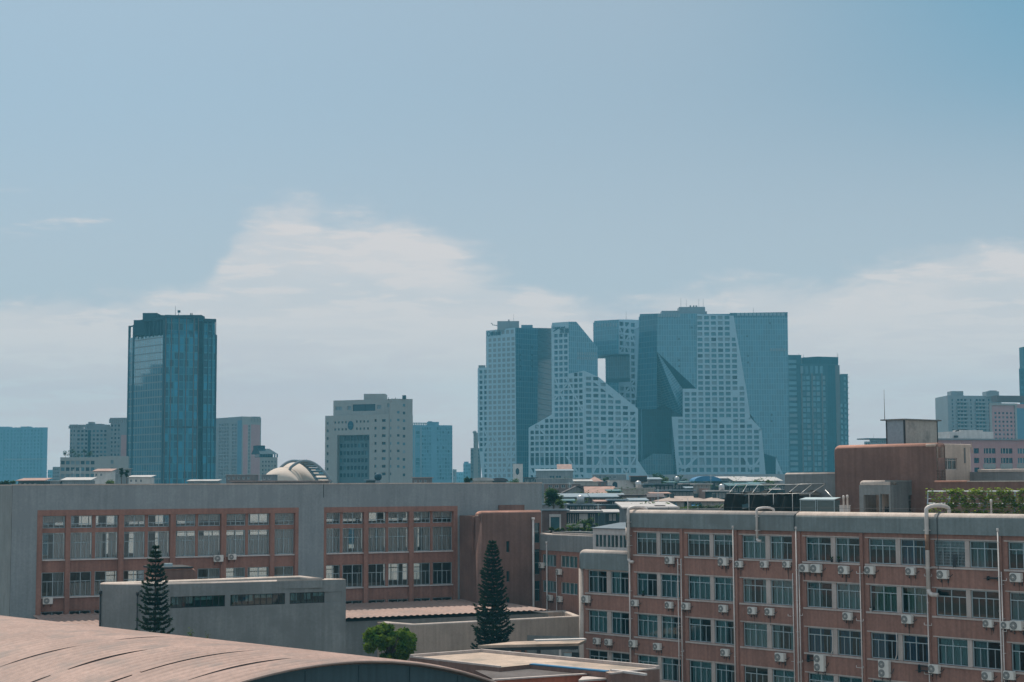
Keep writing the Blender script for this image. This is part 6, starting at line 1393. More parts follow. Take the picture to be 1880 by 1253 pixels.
f = Face.px((1744, 445), (1824, 449), 800); fb(t, 'wall', 'white', f, 0, f.u(1824, 800), f.z(1780, 809), f.z(1780, 793), 0, -6); fb(t, 'parapet', 'white', f, f.u(1764, 800), f.u(1805, 800), f.z(1780, 793), f.z(1780, 790), -.1, -4)
m = MB(); m.tube([f.pt(f.u(1758, 790), f.z(1758, 793), -1), f.pt(f.u(1760, 790), f.z(1758, 791), -1), f.pt(f.u(1775, 790), f.z(1775, 789), -1)], .2, 8); m.fbox(f, f.u(1766, 800), f.u(1771, 800), f.z(1768, 791), f.z(1768, 788.7), -1, -2); m.fbox(f, f.u(1751, 800), f.u(1757, 800), f.z(1754, 804), f.z(1754, 800), .6, .05); m.build('roof_pipes', M['dark'], t)
# --- shell roof
t = thing('shell_roof', 'cream shell-roofed arena with a ribbed arch band over its middle', 'arena', (W(540, 880, 480).x, 480, 0))
M['shell'] = mat('cream_shell', (.52, .44, .37), .7, .06, .1, .1, .03)
cx_, zb_ = W(545, 885, 480), W(545, 889, 480).z
def shell(xa, xb, ytop, yb, Yc, dy, nm, ex=1.0, n=26, k=14):
    a, b = W(xa, yb, Yc), W(xb, yb, Yc); zt = W((xa + xb) / 2, ytop, Yc).z; m = MB(); V = []
    for i in range(n + 1):
        th = math.pi * i / n; x = (a.x + b.x) / 2 - (b.x - a.x) / 2 * math.cos(th); h = (zt - a.z) * math.sin(th) ** ex
        for j in range(k + 1): ph = math.pi * j / k; V.append((x, Yc - dy * math.cos(ph), a.z + h * math.sin(ph) ** .7))
    m.mesh(V, [(i * (k + 1) + j, i * (k + 1) + j + 1, (i + 1) * (k + 1) + j + 1, (i + 1) * (k + 1) + j) for i in range(n) for j in range(k)], 0, True); return m.build(nm, M['shell'], t)
shell(484, 556, 858, 889, 474, 8, 'lower_shell'); shell(496, 590, 849.5, 891, 484, 10, 'upper_shell'); shell(548, 606, 869, 889, 486, 10, 'side_shell')
for k, dx in enumerate((0, 20)):
    m = MB(); m.tube([W(512 + dx * .9 + (72) * q + dx * .35 * q, 892 - 45.5 * math.sin(math.pi * (.2 + .78 * q)) ** .8 if q > 0 else 868, 474 - 4 * k) for q in [i / 20 for i in range(21)]], .42, 8); m.build('arch_band', M['fgrey'], t)
for q in [i / 16 for i in range(5, 16)]:
    a = W(512 + 72 * q, 892 - 45.5 * math.sin(math.pi * (.2 + .78 * q)) ** .8, 474); b = W(530 + 79 * q, 892 - 45.5 * math.sin(math.pi * (.2 + .78 * q)) ** .8, 470); m = MB(); m.bar(a, b, .3); m.build('arch_rib', M['win_a'], t)
# podium huts in front of the porous towers
t = thing('sphere_ornament', 'dark roof globe on a short drum in front of the beige institution', 'globe', (W(694, 880, 300).x, 300, W(694, 889, 300).z - 3))
p = W(694, 876, 300); m = MB(); m.lathe((p.x, p.y, p.z - .7), [(.05, 0), (.4, .1), (.62, .35), (.7, .7), (.62, 1.05), (.4, 1.3), (.05, 1.4)], 14); m.build('ball', M['fdark'], t); m = MB(); m.lathe((p.x, p.y, p.z - 4.6), [(.5, 0), (.5, 3.6), (.45, 3.95)], 14); m.build('drum', M['fgrey'], t)
# ------------------------------------------------------------------ trees near by
ORD = ['first', 'second', 'third', 'fourth', 'fifth', 'sixth', 'seventh', 'eighth', 'ninth', 'tenth', 'eleventh', 'twelfth']
needle = leaf_mat('norfolk_pine_needles', (.010, .028, .020), (.034, .064, .030), .18, .5)
pbark = mat('pine_bark', (.07, .055, .045), .95, .25, 2.0)
def norfolk(label, px, pyt, Y, halfw, ybase, tiers, seed, dens=1.0, open_=0.0):
    """Norfolk Island pine: straight trunk, level whorls of branches, each branch a flat-topped spray of needle shoots."""
    rnd = random.Random(seed); top = W(px, pyt, Y); H = top.z; Rm = halfw / F * Y; zb_ = W(px, ybase, Y).z
    t = thing('norfolk_pine', label, 'tree', (top.x, Y, 0)); 
    q = MB(); q.tube([(top.x, Y, 0), (top.x + .05, Y, H * .5), (top.x, Y, H)], .26, 8, r2=.02); m = MB()
    for i in range(tiers):
        s_ = (i + .3 * rnd.random()) / tiers; z = H - .25 - (H - zb_) * s_ ** 1.02
        R_ = Rm * (.05 + .95 * s_ ** .74) * rnd.uniform(.86, 1.06); nb = 7 if s_ > .15 else 5; a0 = rnd.random() * 6.28
        for b in range(nb):
            a = a0 + 6.283 * b / nb + rnd.uniform(-.12, .12); L_ = R_ * rnd.uniform(.78, 1.08)
            if rnd.random() < open_: continue
            d_ = Vector((math.cos(a), math.sin(a), 0)); dr = -.10 - .06 * s_; n = max(4, int(L_ / .13))
            P = [Vector((top.x, Y, z)) + d_ * L_ * k / n + Vector((0, 0, L_ * (dr * math.sin(k / n * 2.2) + .36 * (k / n) ** 2.2))) for k in range(n + 1)]
            q.tube([P[0], P[n // 2], P[-1]], .03, 4, r2=.01)
            for k in range(max(1, n // 4), n + 1):
                for e in range(max(3, int(8 * dens))):
                    side = d_.cross(Vector((0, 0, 1))); w_ = (.06 + .26 * math.sin(math.pi * min(1, k / n * .85 + .1))) * min(1.5, .25 + .65 * L_)
                    v = (side * rnd.uniform(-1, 1) * w_ + d_ * rnd.uniform(.0, .22) + Vector((0, 0, rnd.uniform(-.05, .14)))); p = P[k] + v * .25
                    dirn = (v.normalized() + d_ * .5 + Vector((0, 0, .28))).normalized() * rnd.uniform(.08, .17); wd = dirn.cross(Vector((rnd.uniform(-1, 1), rnd.uniform(-1, 1), rnd.uniform(-1, 1)))).normalized() * .036
                    m.poly([p - wd, p + wd, p + dirn + v * .5 + wd * .5, p + dirn + v * .5 - wd * .5])
    for k in range(60):
        z = H - .05 - rnd.random() * .9; a = rnd.random() * 6.28; l = .05 + (H - z) * .20; p = Vector((top.x, Y, z)); v = Vector((math.cos(a) * l, math.sin(a) * l, l * .8)); wd = v.cross(Vector((0, 0, 1))).normalized() * .03
        m.poly([p - wd, p + wd, p + v + wd * .4, p + v - wd * .4])
    q.build('trunk', pbark, t); m.build('crown', needle, t); return t
norfolk('slender dark Norfolk pine in front of the small grey strip-window block', 286, 1000, 128, 34, 1165, 19, 3, 1.5, .06)
norfolk('tall dense dark Norfolk pine standing before the beige low hall beside the canopy', 903.5, 991, 147, 41, 1205, 33, 5, 1.9, .02)
def lobed_tree(name, label, px, py0, py1, Y, halfw, lm, n, ls):
    zt, zb_ = W(px, py0, Y).z, W(px, py1, Y).z; r = halfw / F * Y; h = zt; x = W(px, py0, Y).x
    t = thing(name, label, 'tree', (x, Y, 0)); m = MB(); m.tube([(x, Y, 0), (x + .1, Y, zb_ * .7), (x, Y, (zt + zb_) / 2)], .2, 8, r2=.08); c0 = Vector((x, Y, (zt + zb_) / 2)); cl = []
    rnd = random.Random(9)
    for i in range(60):
        d_ = Vector((rnd.gauss(0, 1), rnd.gauss(0, 1), rnd.gauss(.1, .9))).normalized(); c = c0 + Vector((d_.x * r * .78, d_.y * r * .7, d_.z * (zt - zb_) * .42)); cl.append((c, r * rnd.uniform(.10, .21)))
        if i % 3 == 0: m.tube([tuple(c0 - Vector((0, 0, r * .5))), tuple(c0.lerp(c, .5)), tuple(c)], .05, 5, r2=.015)
    m.build('trunk', bark, t); m = MB()
    for i in range(n):
        c, cr = rnd.choice(cl); v = Vector((rnd.gauss(0, 1), rnd.gauss(0, 1), rnd.gauss(.25, .9))).normalized(); p = c + v * cr * rnd.uniform(.6, 1.3)
        nrm = (v + Vector((rnd.uniform(-1.1, 1.1), rnd.uniform(-1.1, 1.1), rnd.uniform(-.6, 1.1)))).normalized(); a = nrm.orthogonal().normalized(); a = (a * math.cos(i) + nrm.cross(a) * math.sin(i)).normalized(); b = nrm.cross(a); s_ = ls * rnd.uniform(.6, 1.3)
        m.poly([p - a * s_, p - b * s_ * .42, p + a * s_, p + b * s_ * .42])
    m.build('crown', lm, t); return t
bushleaf = leaf_mat('glossy_bush_leaves', (.035, .095, .016), (.15, .22, .03), .42, 1.3)
lobed_tree('broadleaf_tree', 'bright green rounded broadleaf tree behind the curved roof, left of the tall pine', 714.5, 1149, 1218, 120, 54, bushleaf, 7000, .21)
for px, py, lab in ((351, 1163, 'tiny sunlit yellow-green plant peeping over the curved roof edge, the larger one'), (380.5, 1165, 'tiny sunlit yellow-green plant peeping over the curved roof edge, the smaller one')):
    p = W(px, py, 122); big = px < 360; t = thing('seedling', lab, 'plant', (p.x, p.y, p.z - 4), 'seedlings by the curved roof'); m = MB(); m.tube([(p.x, p.y, p.z - 4), (p.x + .05, p.y, p.z)], .03, 5); m.build('stem', bark, t); m = MB()
    leaf_cloud(m, [(p.x + random.gauss(0, .17 if big else .1), p.y + random.gauss(0, .15), p.z - .05 + random.gauss(0, .13)) for _ in range(40 if big else 24)], .09); m.build('foliage', leafy, t)
# ------------------------------------------------------------------ old town roofs between the school and the towers
HM = dict(w=M['white'], c=mat('old_pale_render', (.36, .33, .30), .9, .15, .3, .3), g=mat('old_grey_render', (.20, .21, .22), .9, .2, .3, .35), d=mat('old_dark_teal_wall', (.045, .075, .085), .85, .25, .4, .2), b=mat('old_brown_wall', (.17, .12, .11), .9, .2, .3, .3), k=M['dark'],
          sh=mat('blue_grey_sheet', (.17, .23, .27), .55, .2, .6, .1, .1, 0, .4), pk=mat('pink_tiles', (.34, .22, .185), .85, .2, .8, .1, .15), bl=mat('bright_blue_sheet', (.025, .15, .30), .5, .12, .5, 0, .05, 0, .4), pa=mat('pale_sheet', (.40, .385, .375), .6, .15, .5, .1, .06), dk=mat('dark_tiles', (.09, .08, .085), .9, .25, .8, .1, .15), ht=mat('tan_tiles', (.33, .27, .235), .9, .2, .8, .1, .12), te=mat('teal_sheet', (.05, .13, .15), .6, .2, .6))
M.update({'h_' + k: v for k, v in HM.items()})
def house(label, x0, x1, Y, yw, wm, roof, rm, yr=None, depth=9, wins=(), over=.4, cat='house', name='old_house', skew=0.0, frame='h_w', wm_='win_a', group='old houses below the porous towers'):
    f = Face.px((x0, Y), (x1, Y + skew), 900); u1 = f.u(x1, 900); xm = (x0 + x1) / 2; z = f.z(xm, yw); zr = f.z(xm, yr if yr else yw) ; L_ = u1
    t = thing(name, label, cat, f.pt(L_ / 2, 0, -depth / 2), group); ops = []
    for s_ in wins: ops += grid(f, *s_)
    m = MB(); keep = wall(m, f, 0, L_, 0, z, ops, .15)
    m.poly([f.pt(0, 0), f.pt(0, z), f.pt(0, z, -depth), f.pt(0, 0, -depth)]); m.poly([f.pt(L_, 0), f.pt(L_, z), f.pt(L_, z, -depth), f.pt(L_, 0, -depth)]); m.poly([f.pt(0, 0, -depth), f.pt(L_, 0, -depth), f.pt(L_, z, -depth), f.pt(0, z, -depth)])
    if roof == 'flat': m.poly([f.pt(0, z - .5), f.pt(L_, z - .5), f.pt(L_, z - .5, -depth), f.pt(0, z - .5, -depth)])
    m.build('wall', M['h_' + wm], t)
    for q in keep:
        w_ = MB(); b = .07
        for a, c in ((q[0], q[0] + b), (q[1] - b, q[1]), ((q[0] + q[1]) / 2 - b / 2, (q[0] + q[1]) / 2 + b / 2)): w_.fbox(f, a, c, q[2], q[3], -.04, -.11)
        w_.fbox(f, q[0], q[1], q[2] - .08, q[2], .08, -.1); wo = w_.build('window', M[frame], t); p = MB(); p.poly([f.pt(q[0], q[2], -.12), f.pt(q[1], q[2], -.12), f.pt(q[1], q[3], -.12), f.pt(q[0], q[3], -.12)]); p.build('pane', M[wm_], wo)
    m = MB(); th = .14; a, b = -over, L_ + over; fo, bo = over, -depth - over
    if roof == 'flat':
        m.fbox(f, a, b, z, z + .12, fo * .3, -.3); m.fbox(f, a, b, z, z + .12, -depth + .3, bo); m.fbox(f, a, a + .3, z, z + .12, -.3, -depth + .3); m.fbox(f, b - .3, b, z, z + .12, -.3, -depth + .3)
    elif roof == 'slab': m.fbox(f, a, b, z, z + .22, fo, bo)
    elif roof == 'shed': m.hexa([f.pt(a, z, fo), f.pt(b, z, fo), f.pt(b, zr, bo), f.pt(a, zr, bo), f.pt(a, z + th, fo), f.pt(b, z + th, fo), f.pt(b, zr + th, bo), f.pt(a, zr + th, bo)])
    elif roof == 'gable':        # ridge parallel to the front
        mo = -depth / 2
        m.mesh([f.pt(a, z - .1, fo), f.pt(b, z - .1, fo), f.pt(b, zr, mo), f.pt(a, zr, mo), f.pt(a, z - .1, bo), f.pt(b, z - .1, bo)], [(0, 1, 2, 3), (3, 2, 5, 4), (0, 3, 4), (1, 5, 2)])
    elif roof == 'gable_end':    # triangular end towards the viewer
        uc = L_ / 2; m.mesh([f.pt(a, z - .1, fo), f.pt(uc, zr, fo), f.pt(b, z - .1, fo), f.pt(a, z - .1, bo), f.pt(uc, zr, bo), f.pt(b, z - .1, bo)], [(0, 1, 4, 3), (1, 2, 5, 4)])
        g_ = MB(); g_.poly([f.pt(0, z, .0), f.pt(L_, z, .0), f.pt(uc, zr - .15, .0)]); g_.build('gable', M['h_' + wm], t)
    elif roof == 'hip':
        i = min(depth / 2, L_ / 2) * .95; mo = -depth / 2
        m.mesh([f.pt(a, z, fo), f.pt(b, z, fo), f.pt(b, z, bo), f.pt(a, z, bo), f.pt(i, zr, mo), f.pt(L_ - i, zr, mo)], [(0, 1, 5, 4), (1, 2, 5), (2, 3, 4, 5), (3, 0, 4)])
    elif roof == 'vault':
        n = 14; V = []
        for k in range(n + 1):
            ph = math.pi * k / n; u = L_ / 2 - (L_ / 2 + over) * math.cos(ph); zz = z + (zr - z) * math.sin(ph) ** .8; V += [f.pt(u, zz, fo), f.pt(u, zz, bo)]
        m.mesh(V, [(2 * k, 2 * k + 2, 2 * k + 3, 2 * k + 1) for k in range(n)], 0, True); m.poly([V[2 * k] for k in range(n + 1)])
    m.build('roof', M['h_' + rm], t); return t, f
def awning(t, f, px0, px1, py, dz=.35, out=1.1, mt='h_bl', name='awning'):
    u0, u1, z = f.u(px0, 900), f.u(px1, 900), f.z(px0, py); m = MB(); m.hexa([f.pt(u0, z - dz, out), f.pt(u1, z - dz, out), f.pt(u1, z, .02), f.pt(u0, z, .02), f.pt(u0, z - dz + .05, out), f.pt(u1, z - dz + .05, out), f.pt(u1, z + .05, .02), f.pt(u0, z + .05, .02)]); return m.build(name, M[mt], t)
# nearest row, on the roofs behind the recessed block
t, f = house('brown roof house with a white-framed teal door, beside the brown stair tower', 985, 1040, 192, 938, 'b', 'flat', 'sh', depth=6)
ud = f.u(1011, 950), f.u(1027, 950); fb(t, 'door', 'h_te', f, ud[0], ud[1], f.z(1018, 975), f.z(1018, 950), .05, .01)
fb(t, 'door_frame', 'h_w', f, f.u(1008.5, 950), f.u(1030, 950), f.z(1018, 949.5), f.z(1018, 944.5), .15, .01); fb(t, 'door_frame', 'h_w', f, f.u(1008.5, 950), f.u(1011, 950), f.z(1018, 975), f.z(1018, 949.5), .12, .01); fb(t, 'door_frame', 'h_w', f, f.u(1027, 950), f.u(1030, 950), f.z(1018, 975), f.z(1018, 949.5), .12, .01)
t, f = house('glazed dark lean-to under a pale slab roof, behind the round terrace bush', 1040.5, 1098, 196, 941.5, 'd', 'slab', 'pa', depth=6, wins=[(1042, 9.5, 2, 8, 944, 0, 1, 18, 1050), (1083, 9, 1, 8, 944, 0, 1, 18, 1085)], over=.5)
fb(t, 'white_panel', 'h_w', f, f.u(1063, 950), f.u(1079, 950), 0, f.z(1070, 943.5), .06, .01)
t, f = house('small teal hut with a tilted pale roof left of the rounded red-building parapet', 1113, 1133, 200, 942, 'd', 'shed', 'pa', 938.5, 4, [(1117, 7, 2, 5, 944, 0, 1, 11, 1120)])
t, f = house('low dark flat-roofed row with a rust-red panel behind the teal hut', 1040, 1160, 225, 928, 'd', 'flat', 'sh', depth=8, wins=[(1046, 12, 4, 7, 930.5, 0, 1, 5, 1060)])
fb(t, 'red_panel', 'h_b', f, f.u(1094, 930), f.u(1112, 930), f.z(1100, 937), f.z(1100, 929.5), .06, .01)
t, f = house('long grey parapet house with roof plants behind the white-framed door', 985, 1041, 222, 927.5, 'g', 'flat', 'sh', depth=8)
t, f = house('house with a wide blue-grey sheet roof curving over pale windows', 1030, 1095, 250, 914, 'g', 'shed', 'sh', 908.5, 9, [(1070, 9, 1, 7, 915.5, 0, 1, 6, 1075)], over=.7)
t, f = house('pale blue lean-to with ribbed front beside the curved sheet roof', 1088, 1146, 247, 914, 'g', 'shed', 'sh', 908, 8, [(1092, 8, 2, 4, 916, 0, 1, 6, 1095), (1116, 14, 2, 11, 916, 0, 1, 7, 1120)])
t, f = house('beige yard house with a teal door under a dark eave', 1144, 1182, 244, 911.5, 'c', 'slab', 'dk', depth=7)
fb(t, 'door', 'h_te', f, f.u(1171, 920), f.u(1175, 920), 0, f.z(1172, 912.5), .05, .01)
t, f = house('grey gabled wall house left of the pink tiled roof', 1036, 1082, 305, 904, 'g', 'gable_end', 'dk', 892.5, 10, [(1042, 13, 2, 3, 905, 0, 1, 4, 1050)])
t, f = house('house with a broad pink tiled roof sloping towards the viewer', 1078, 1128, 300, 907, 'c', 'gable', 'pk', 893.5, 11)
t, f = house('dark-banded long roof behind the pink tiles', 1064, 1120, 340, 894, 'b', 'slab', 'dk', depth=8)
t, f = house('plain pale beige block house right of the pink tiled roof', 1136, 1200, 292, 897.5, 'c', 'flat', 'pa', depth=9)
fb(t, 'lower_block', 'h_c', f, f.u(1181, 900), f.u(1200, 900), 0, f.z(1190, 912.5), .8, .01)
t, f = house('white house with a small arched window and a black box awning', 1120, 1190, 365, 882.5, 'w', 'flat', 'pa', depth=10, wins=[(1162, 6, 1, 5, 889, 0, 1, 6, 1165), (1177, 5, 1, 2.6, 888, 0, 1, 6, 1178)])
u, z = f.uv(1129, 889); m = MB(); m.poly([f.pt(u - .55, z - .7, .03), f.pt(u + .55, z - .7, .03)] + [f.pt(u + .55 * math.cos(a), z + .5 * math.sin(a), .03) for a in [math.pi * k / 8 for k in range(9)]]); m.build('arched_window', M['win_a'], t)
fb(t, 'awning_box', 'dark', f, f.u(1157, 880), f.u(1187, 880), f.z(1170, 885), f.z(1170, 875), 1.6, -3); fb(t, 'awning_lid', 'h_pk', f, f.u(1156, 880), f.u(1188, 880), f.z(1170, 875), f.z(1170, 874), 1.8, -3.2)
t, f = house('long pale grey parapet building at the foot of the stepped lattice tower', 985, 1105, 500, 879.5, 'g', 'flat', 'pa', depth=12)
t, f = house('small house with a pointed reddish pyramid roof before the sloped lattice tower', 1080, 1106, 440, 884.5, 'c', 'hip', 'pk', 875.5, 7)
t, f = house('white tilted sheet roof left of the pyramid roof', 1056, 1086, 420, 884.5, 'c', 'shed', 'pa', 881.5, 7)
t, f = house('low clutter house with pale bits of roof behind the large bush', 1000, 1066, 385, 889, 'b', 'flat', 'pa', depth=8, wins=[(1006, 12, 4, 7, 891, 0, 1, 5, 1020)])
t, f = house('pale podium hut with sunlit slanted panels in front of the sloped lattice tower', 1024, 1050, 640, 866, 'c', 'shed', 'pk', 853, 5, over=.2, cat='hut')
t, f = house('long bluish podium annexe under the slanted sunlit panels', 985, 1052, 630, 865, 'g', 'shed', 'sh', 862, 9, [(1008, 12, 2, 10, 874, 0, 1, 4, 1010)])
t, f = house('white gate block with a dark oval opening at the foot of the stepped lattice tower', 942, 960, 650, 852.5, 'w', 'flat', 'pa', depth=6, over=.2)
u, z = f.uv(950, 866); m = MB(); m.poly([f.pt(u + .75 * math.cos(6.2832 * k / 16), z + 1.35 * math.sin(6.2832 * k / 16), .05) for k in range(16)]); m.build('oval_opening', M['win_a'], t)
t, f = house('pale grey podium step right of the sunlit panels', 1090, 1150, 640, 872, 'g', 'flat', 'pa', depth=8, wins=[(1098, 9, 4, 5, 874.5, 0, 1, 4, 1110)])
t, f = house('low blue-grey house with sheet roof right of the black box awning', 1186, 1214, 400, 881, 'g', 'shed', 'sh', 877.5, 8)
t, f = house('dark shuttered house with balcony strips below the yellow-green treetop', 1186, 1235, 330, 890, 'd', 'slab', 'sh', depth=8, wins=[(1190, 7.5, 6, 4, 893, 0, 1, 7, 1200)])
# right group
t, f = house('dark teal house with two stacked eaves under the notched tower', 1229, 1264, 345, 887, 'd', 'shed', 'te', 885, 9, [(1233, 7, 4, 4, 890, 0, 1, 6, 1240)])
t, f = house('house with a long window band and pale eave before the dark teal house', 1206, 1272, 298, 902, 'd', 'slab', 'sh', depth=7, wins=[(1208, 6.4, 10, 4.6, 904, 0, 1, 9, 1230)], over=.5)
t, f = house('pale-roofed porch house left of the rosy beige gable', 1258, 1284, 320, 889.5, 'd', 'slab', 'pa', depth=8, wins=[(1262, 6, 2, 4, 892, 0, 1, 6, 1266)], over=.6)
t, f = house('rosy beige house front standing between two dark houses', 1280, 1304, 305, 890, 'c', 'slab', 'pa', depth=7, wins=[(1285, 9, 2, 4, 892, 0, 1, 3.5, 1290)], over=.5)
m = MB(); m.fbox(f, f.u(1283, 900), f.u(1300, 900), 0, f.z(1290, 897), .5, .02); m.build('rosy_front', M['h_pk'], t)
t, f = house('house under a bright blue vaulted sheet roof with white crest', 1277, 1322, 540, 884, 'd', 'vault', 'bl', 874.5, 14)
t, f = house('long low house with a white and blue flat sheet roof behind the vaulted one', 1318, 1374, 560, 879, 'g', 'shed', 'pa', 875.5, 14, over=.8)
t, f = house('blue-black house with small lit panes below the vaulted roof', 1303, 1345, 335, 884.5, 'd', 'flat', 'te', depth=8, wins=[(1312, 9, 3, 5, 887, 0, 1, 5, 1320)])
t, f = house('window-walled house with a pale eave left of the shade net', 1303, 1340, 292, 903, 'd', 'slab', 'pa', depth=7, wins=[(1306, 6.2, 5, 4.4, 905, 0, 1, 8, 1320)], over=.5)
t, f = house('wide pale sheet-roofed house behind the shade-net poles', 1352, 1432, 430, 884, 'g', 'shed', 'pa', 876.5, 12, [(1360, 10, 5, 6, 886, 0, 1, 5, 1370)], over=.8)
t, f = house('dark house with teal shutters directly behind the shade-net poles', 1340, 1400, 320, 893, 'd', 'shed', 'te', 888, 8, [(1346, 10, 5, 6, 896, 0, 1, 7, 1370)])
t, f = house('stepped dark house with pale awnings beside the grey roof block', 1396, 1445, 330, 889, 'd', 'slab', 'pa', depth=8, wins=[(1402, 10, 4, 6, 893, 0, 1, 6, 1410)])
awning(t, f, 1410, 1432, 896, .4, 1.4, 'h_pa')
for lab, a, b, yr in (('tan hip-roofed villa, left one of three, with a blue awning', 1216, 1256, 913.5), ('tan hip-roofed villa, middle one of three, with a blue awning', 1262, 1299, 913), ('tan hip-roofed villa, right one of three, next to the shade net', 1298, 1332, 913.5)):
    t, f = house(lab, a, b, 238, 920.5, 'c', 'hip', 'ht', yr, 8, [(a + 6, 13, 2, 5, 922, 0, 1, 5, a + 10)], over=.6, cat='villa', name='villa', group='tan villas in a row')
    if a < 1290: awning(t, f, a + 6, a + 25, 925.5, .3, 1.2)
    m = MB(); u = f.u((a + b) / 2 + 2, 915); z = f.z((a + b) / 2, yr); m.fbox(f, u - .3, u + .3, z - .9, z + .5, -3.2, -3.9); m.build('chimney', M['h_d'], t)
t, f = house('grey-tan ridge house peeking over between the tan villas', 1238, 1278, 262, 917, 'c', 'gable', 'ht', 911.5, 8)
t, f = house('pale corrugated roof with a squat dark vent, just over the red building parapet', 1150, 1238, 178, 934, 'g', 'shed', 'pa', 926, 12, over=.5)
m = MB(); m.fbox(f, f.u(1206, 930), f.u(1225, 930), f.z(1210, 936), f.z(1210, 928.5), -2, -4); m.build('vent', M['h_dk'], t)
t, f = house('green-planted flat roof behind the red building parapet', 1225, 1345, 205, 937, 'g', 'flat', 'pa', depth=9)
# left strip, peeping over the long grey building
for lab, a, b, Y, yw, wm, ro, rm, yr in (('small teal house with a sunlit pink roof over the left end of the grey building', 33, 79, 330, 883.5, 'te_', 'shed', 'pk', 879, ), ('low flat house with lit eave left of the pale office foot', 84, 110, 420, 884, 'g', 'slab', 'pa', None), ('long lit awning roof before the pale office', 114, 165, 420, 882.5, 'g', 'shed', 'pa', 877.5),
        ('pale lilac house with a tilted lit roof right of the pale office', 172, 203, 450, 866, 'w', 'shed', 'pk', 861.5), ('lilac-grey house wall left of the two dark cypresses', 192, 233, 470, 861, 'g', 'flat', 'pa', None), ('low white shed at the foot of the teal glass tower', 236, 275, 400, 877, 'w', 'shed', 'pa', 873.5),
        ('low sunlit roof right of the teal glass tower foot', 345, 398, 420, 884, 'g', 'shed', 'pa', 881.5), ('pinkish wall and eave before the grey-brown apartment slab', 415, 470, 520, 872, 'b', 'flat', 'pa', None), ('lilac block in front of the shell roof', 480, 504, 400, 872.5, 'g', 'flat', 'pa', None), ('long dim roof with rusty patches at the foot of the shell roof', 425, 600, 380, 884.5, 'b', 'slab', 'pk', None),
        ('teal low hut beside the roof globe', 672, 690, 330, 882.5, 'te_', 'slab', 'sh', None), ('low rusty-roofed house below the blue apartment tower', 757, 792, 480, 878, 'b', 'slab', 'pk', None), ('pale domed shed on the skyline near the end of the grey building', 868, 904, 400, 883, 'c', 'vault', 'pa', 877), ('dark round-topped shed beside the pale domed one', 903, 930, 405, 884, 'd', 'vault', 'dk', 877.5)):
    house(lab, a, b, Y, yw, 'd' if wm == 'te_' else wm, ro, rm, yr, 5, [(a + 4, 9, max(1, int((b - a - 6) / 9)), 4, yw + 4, 0, 1, 4, (a + b) / 2)] if b - a < 60 else (), group='roofs behind the grey building')
for lab, a, b, Y, yw, wm, ro, rm, yr, wn in (
        ('narrow dark teal-roofed shed between curved sheet roof and pale beige block', 1118, 1138, 270, 903, 'd', 'shed', 'te', 900.5, 2), ('tiny brown hut under a rusty lean-to above the red panel row', 1096, 1116, 233, 922.5, 'b', 'shed', 'pk', 920.5, 1),
        ('small dark hut with a sheet roof right of the large bushy tree', 1036, 1052, 238, 921, 'd', 'shed', 'te', 918.5, 1), ('low teal-grey shed above the small teal hut', 1120, 1148, 232, 920, 'd', 'slab', 'sh', None, 2),
        ('dark garden shed under a tilted sheet before the beige yard house', 1160, 1186, 222, 920.5, 'd', 'shed', 'sh', 917, 2), ('small brown attic house left of the tan villas', 1192, 1216, 262, 912, 'b', 'gable', 'dk', 906.5, 2),
        ('dark lean-to with a rusty roof behind the left tan villa', 1198, 1228, 278, 907.5, 'd', 'shed', 'pk', 905.5, 3), ('thin dark attic with a flat lid behind the pink tiled roof', 1122, 1150, 380, 887.5, 'd', 'slab', 'dk', None, 2),
        ('dusky roof cabin between the pyramid roof and white arched-window house', 1100, 1122, 410, 885, 'b', 'flat', 'sh', None, 2), ('dark cabin with a tilted sheet left of the rosy beige house', 1262, 1282, 312, 897.5, 'd', 'shed', 'sh', 895, 2),
        ('low dark shack below the long white and blue sheet roof', 1338, 1368, 400, 887, 'd', 'slab', 'te', None, 3), ('teal shutter shack under the feathery tree', 1380, 1404, 345, 888.5, 'd', 'shed', 'te', 886, 2), ('dim grey cabin left of the blue vaulted roof', 1232, 1258, 480, 882, 'd', 'flat', 'sh', None, 3), ('small dark-roofed annexe by the white gate block', 962, 986, 560, 878, 'd', 'slab', 'dk', None, 2)):
    house(lab, a, b, Y, yw, wm, ro, rm, yr, 5, [(a + 3, (b - a - 4) / wn, wn, (b - a - 4) / wn * .55, yw + 2, 0, 1, 5, (a + b) / 2)], .4, 'shed', 'rooftop_shed', group='sheds among the old roofs')
# trees and shrubs among the roofs
def tr(label, px, py, Y, hw, h, lm, n, ls, cl=9, sq=.9, name='tree', cat='tree', base=None, group='greenery among the old roofs'):
    p = W(px, py, Y); r = hw / F * Y; z0 = (p.z - h) if base is None else base; blob_tree(name, label, cat, p.x, p.y, z0, p.z - z0, r, lm, n, ls, sq, .14, cl, group)
tr('large light-green bushy tree against the right end of the grey building', 1016, 897, 214, 21, 4, leafm, 1500, .22, 16)
tr('small yellow-green shrub at the foot of the large bushy tree', 1030, 917, 210, 10, 2, leafy, 500, .16, 7, name='shrub', cat='shrub')
tr('round bush on the terrace before the glazed lean-to', 1073, 948, 190, 15, 2.6, leafm, 900, .16, 12, name='bush', cat='bush')
tr('dark climbing shrub beside the red building parapet', 1148, 937, 200, 8, 3, leafd, 600, .16, 9, 1.6, name='shrub', cat='shrub')
tr('small tree behind the pyramid roof', 1112, 877, 450, 7, 5, leafm, 300, .35, 6)
tr('small yellow-green tree right of the pink tiled roof', 1133, 896, 296, 8, 4, leafy, 400, .25, 7)
tr('yellow-green spreading treetop below the notched tower', 1217, 876, 420, 13, 7, leafy, 600, .35, 10, .7)
tr('dim dark treetop behind the yellow-green one', 1210, 870, 520, 16, 8, leafd, 500, .45, 10, .6)
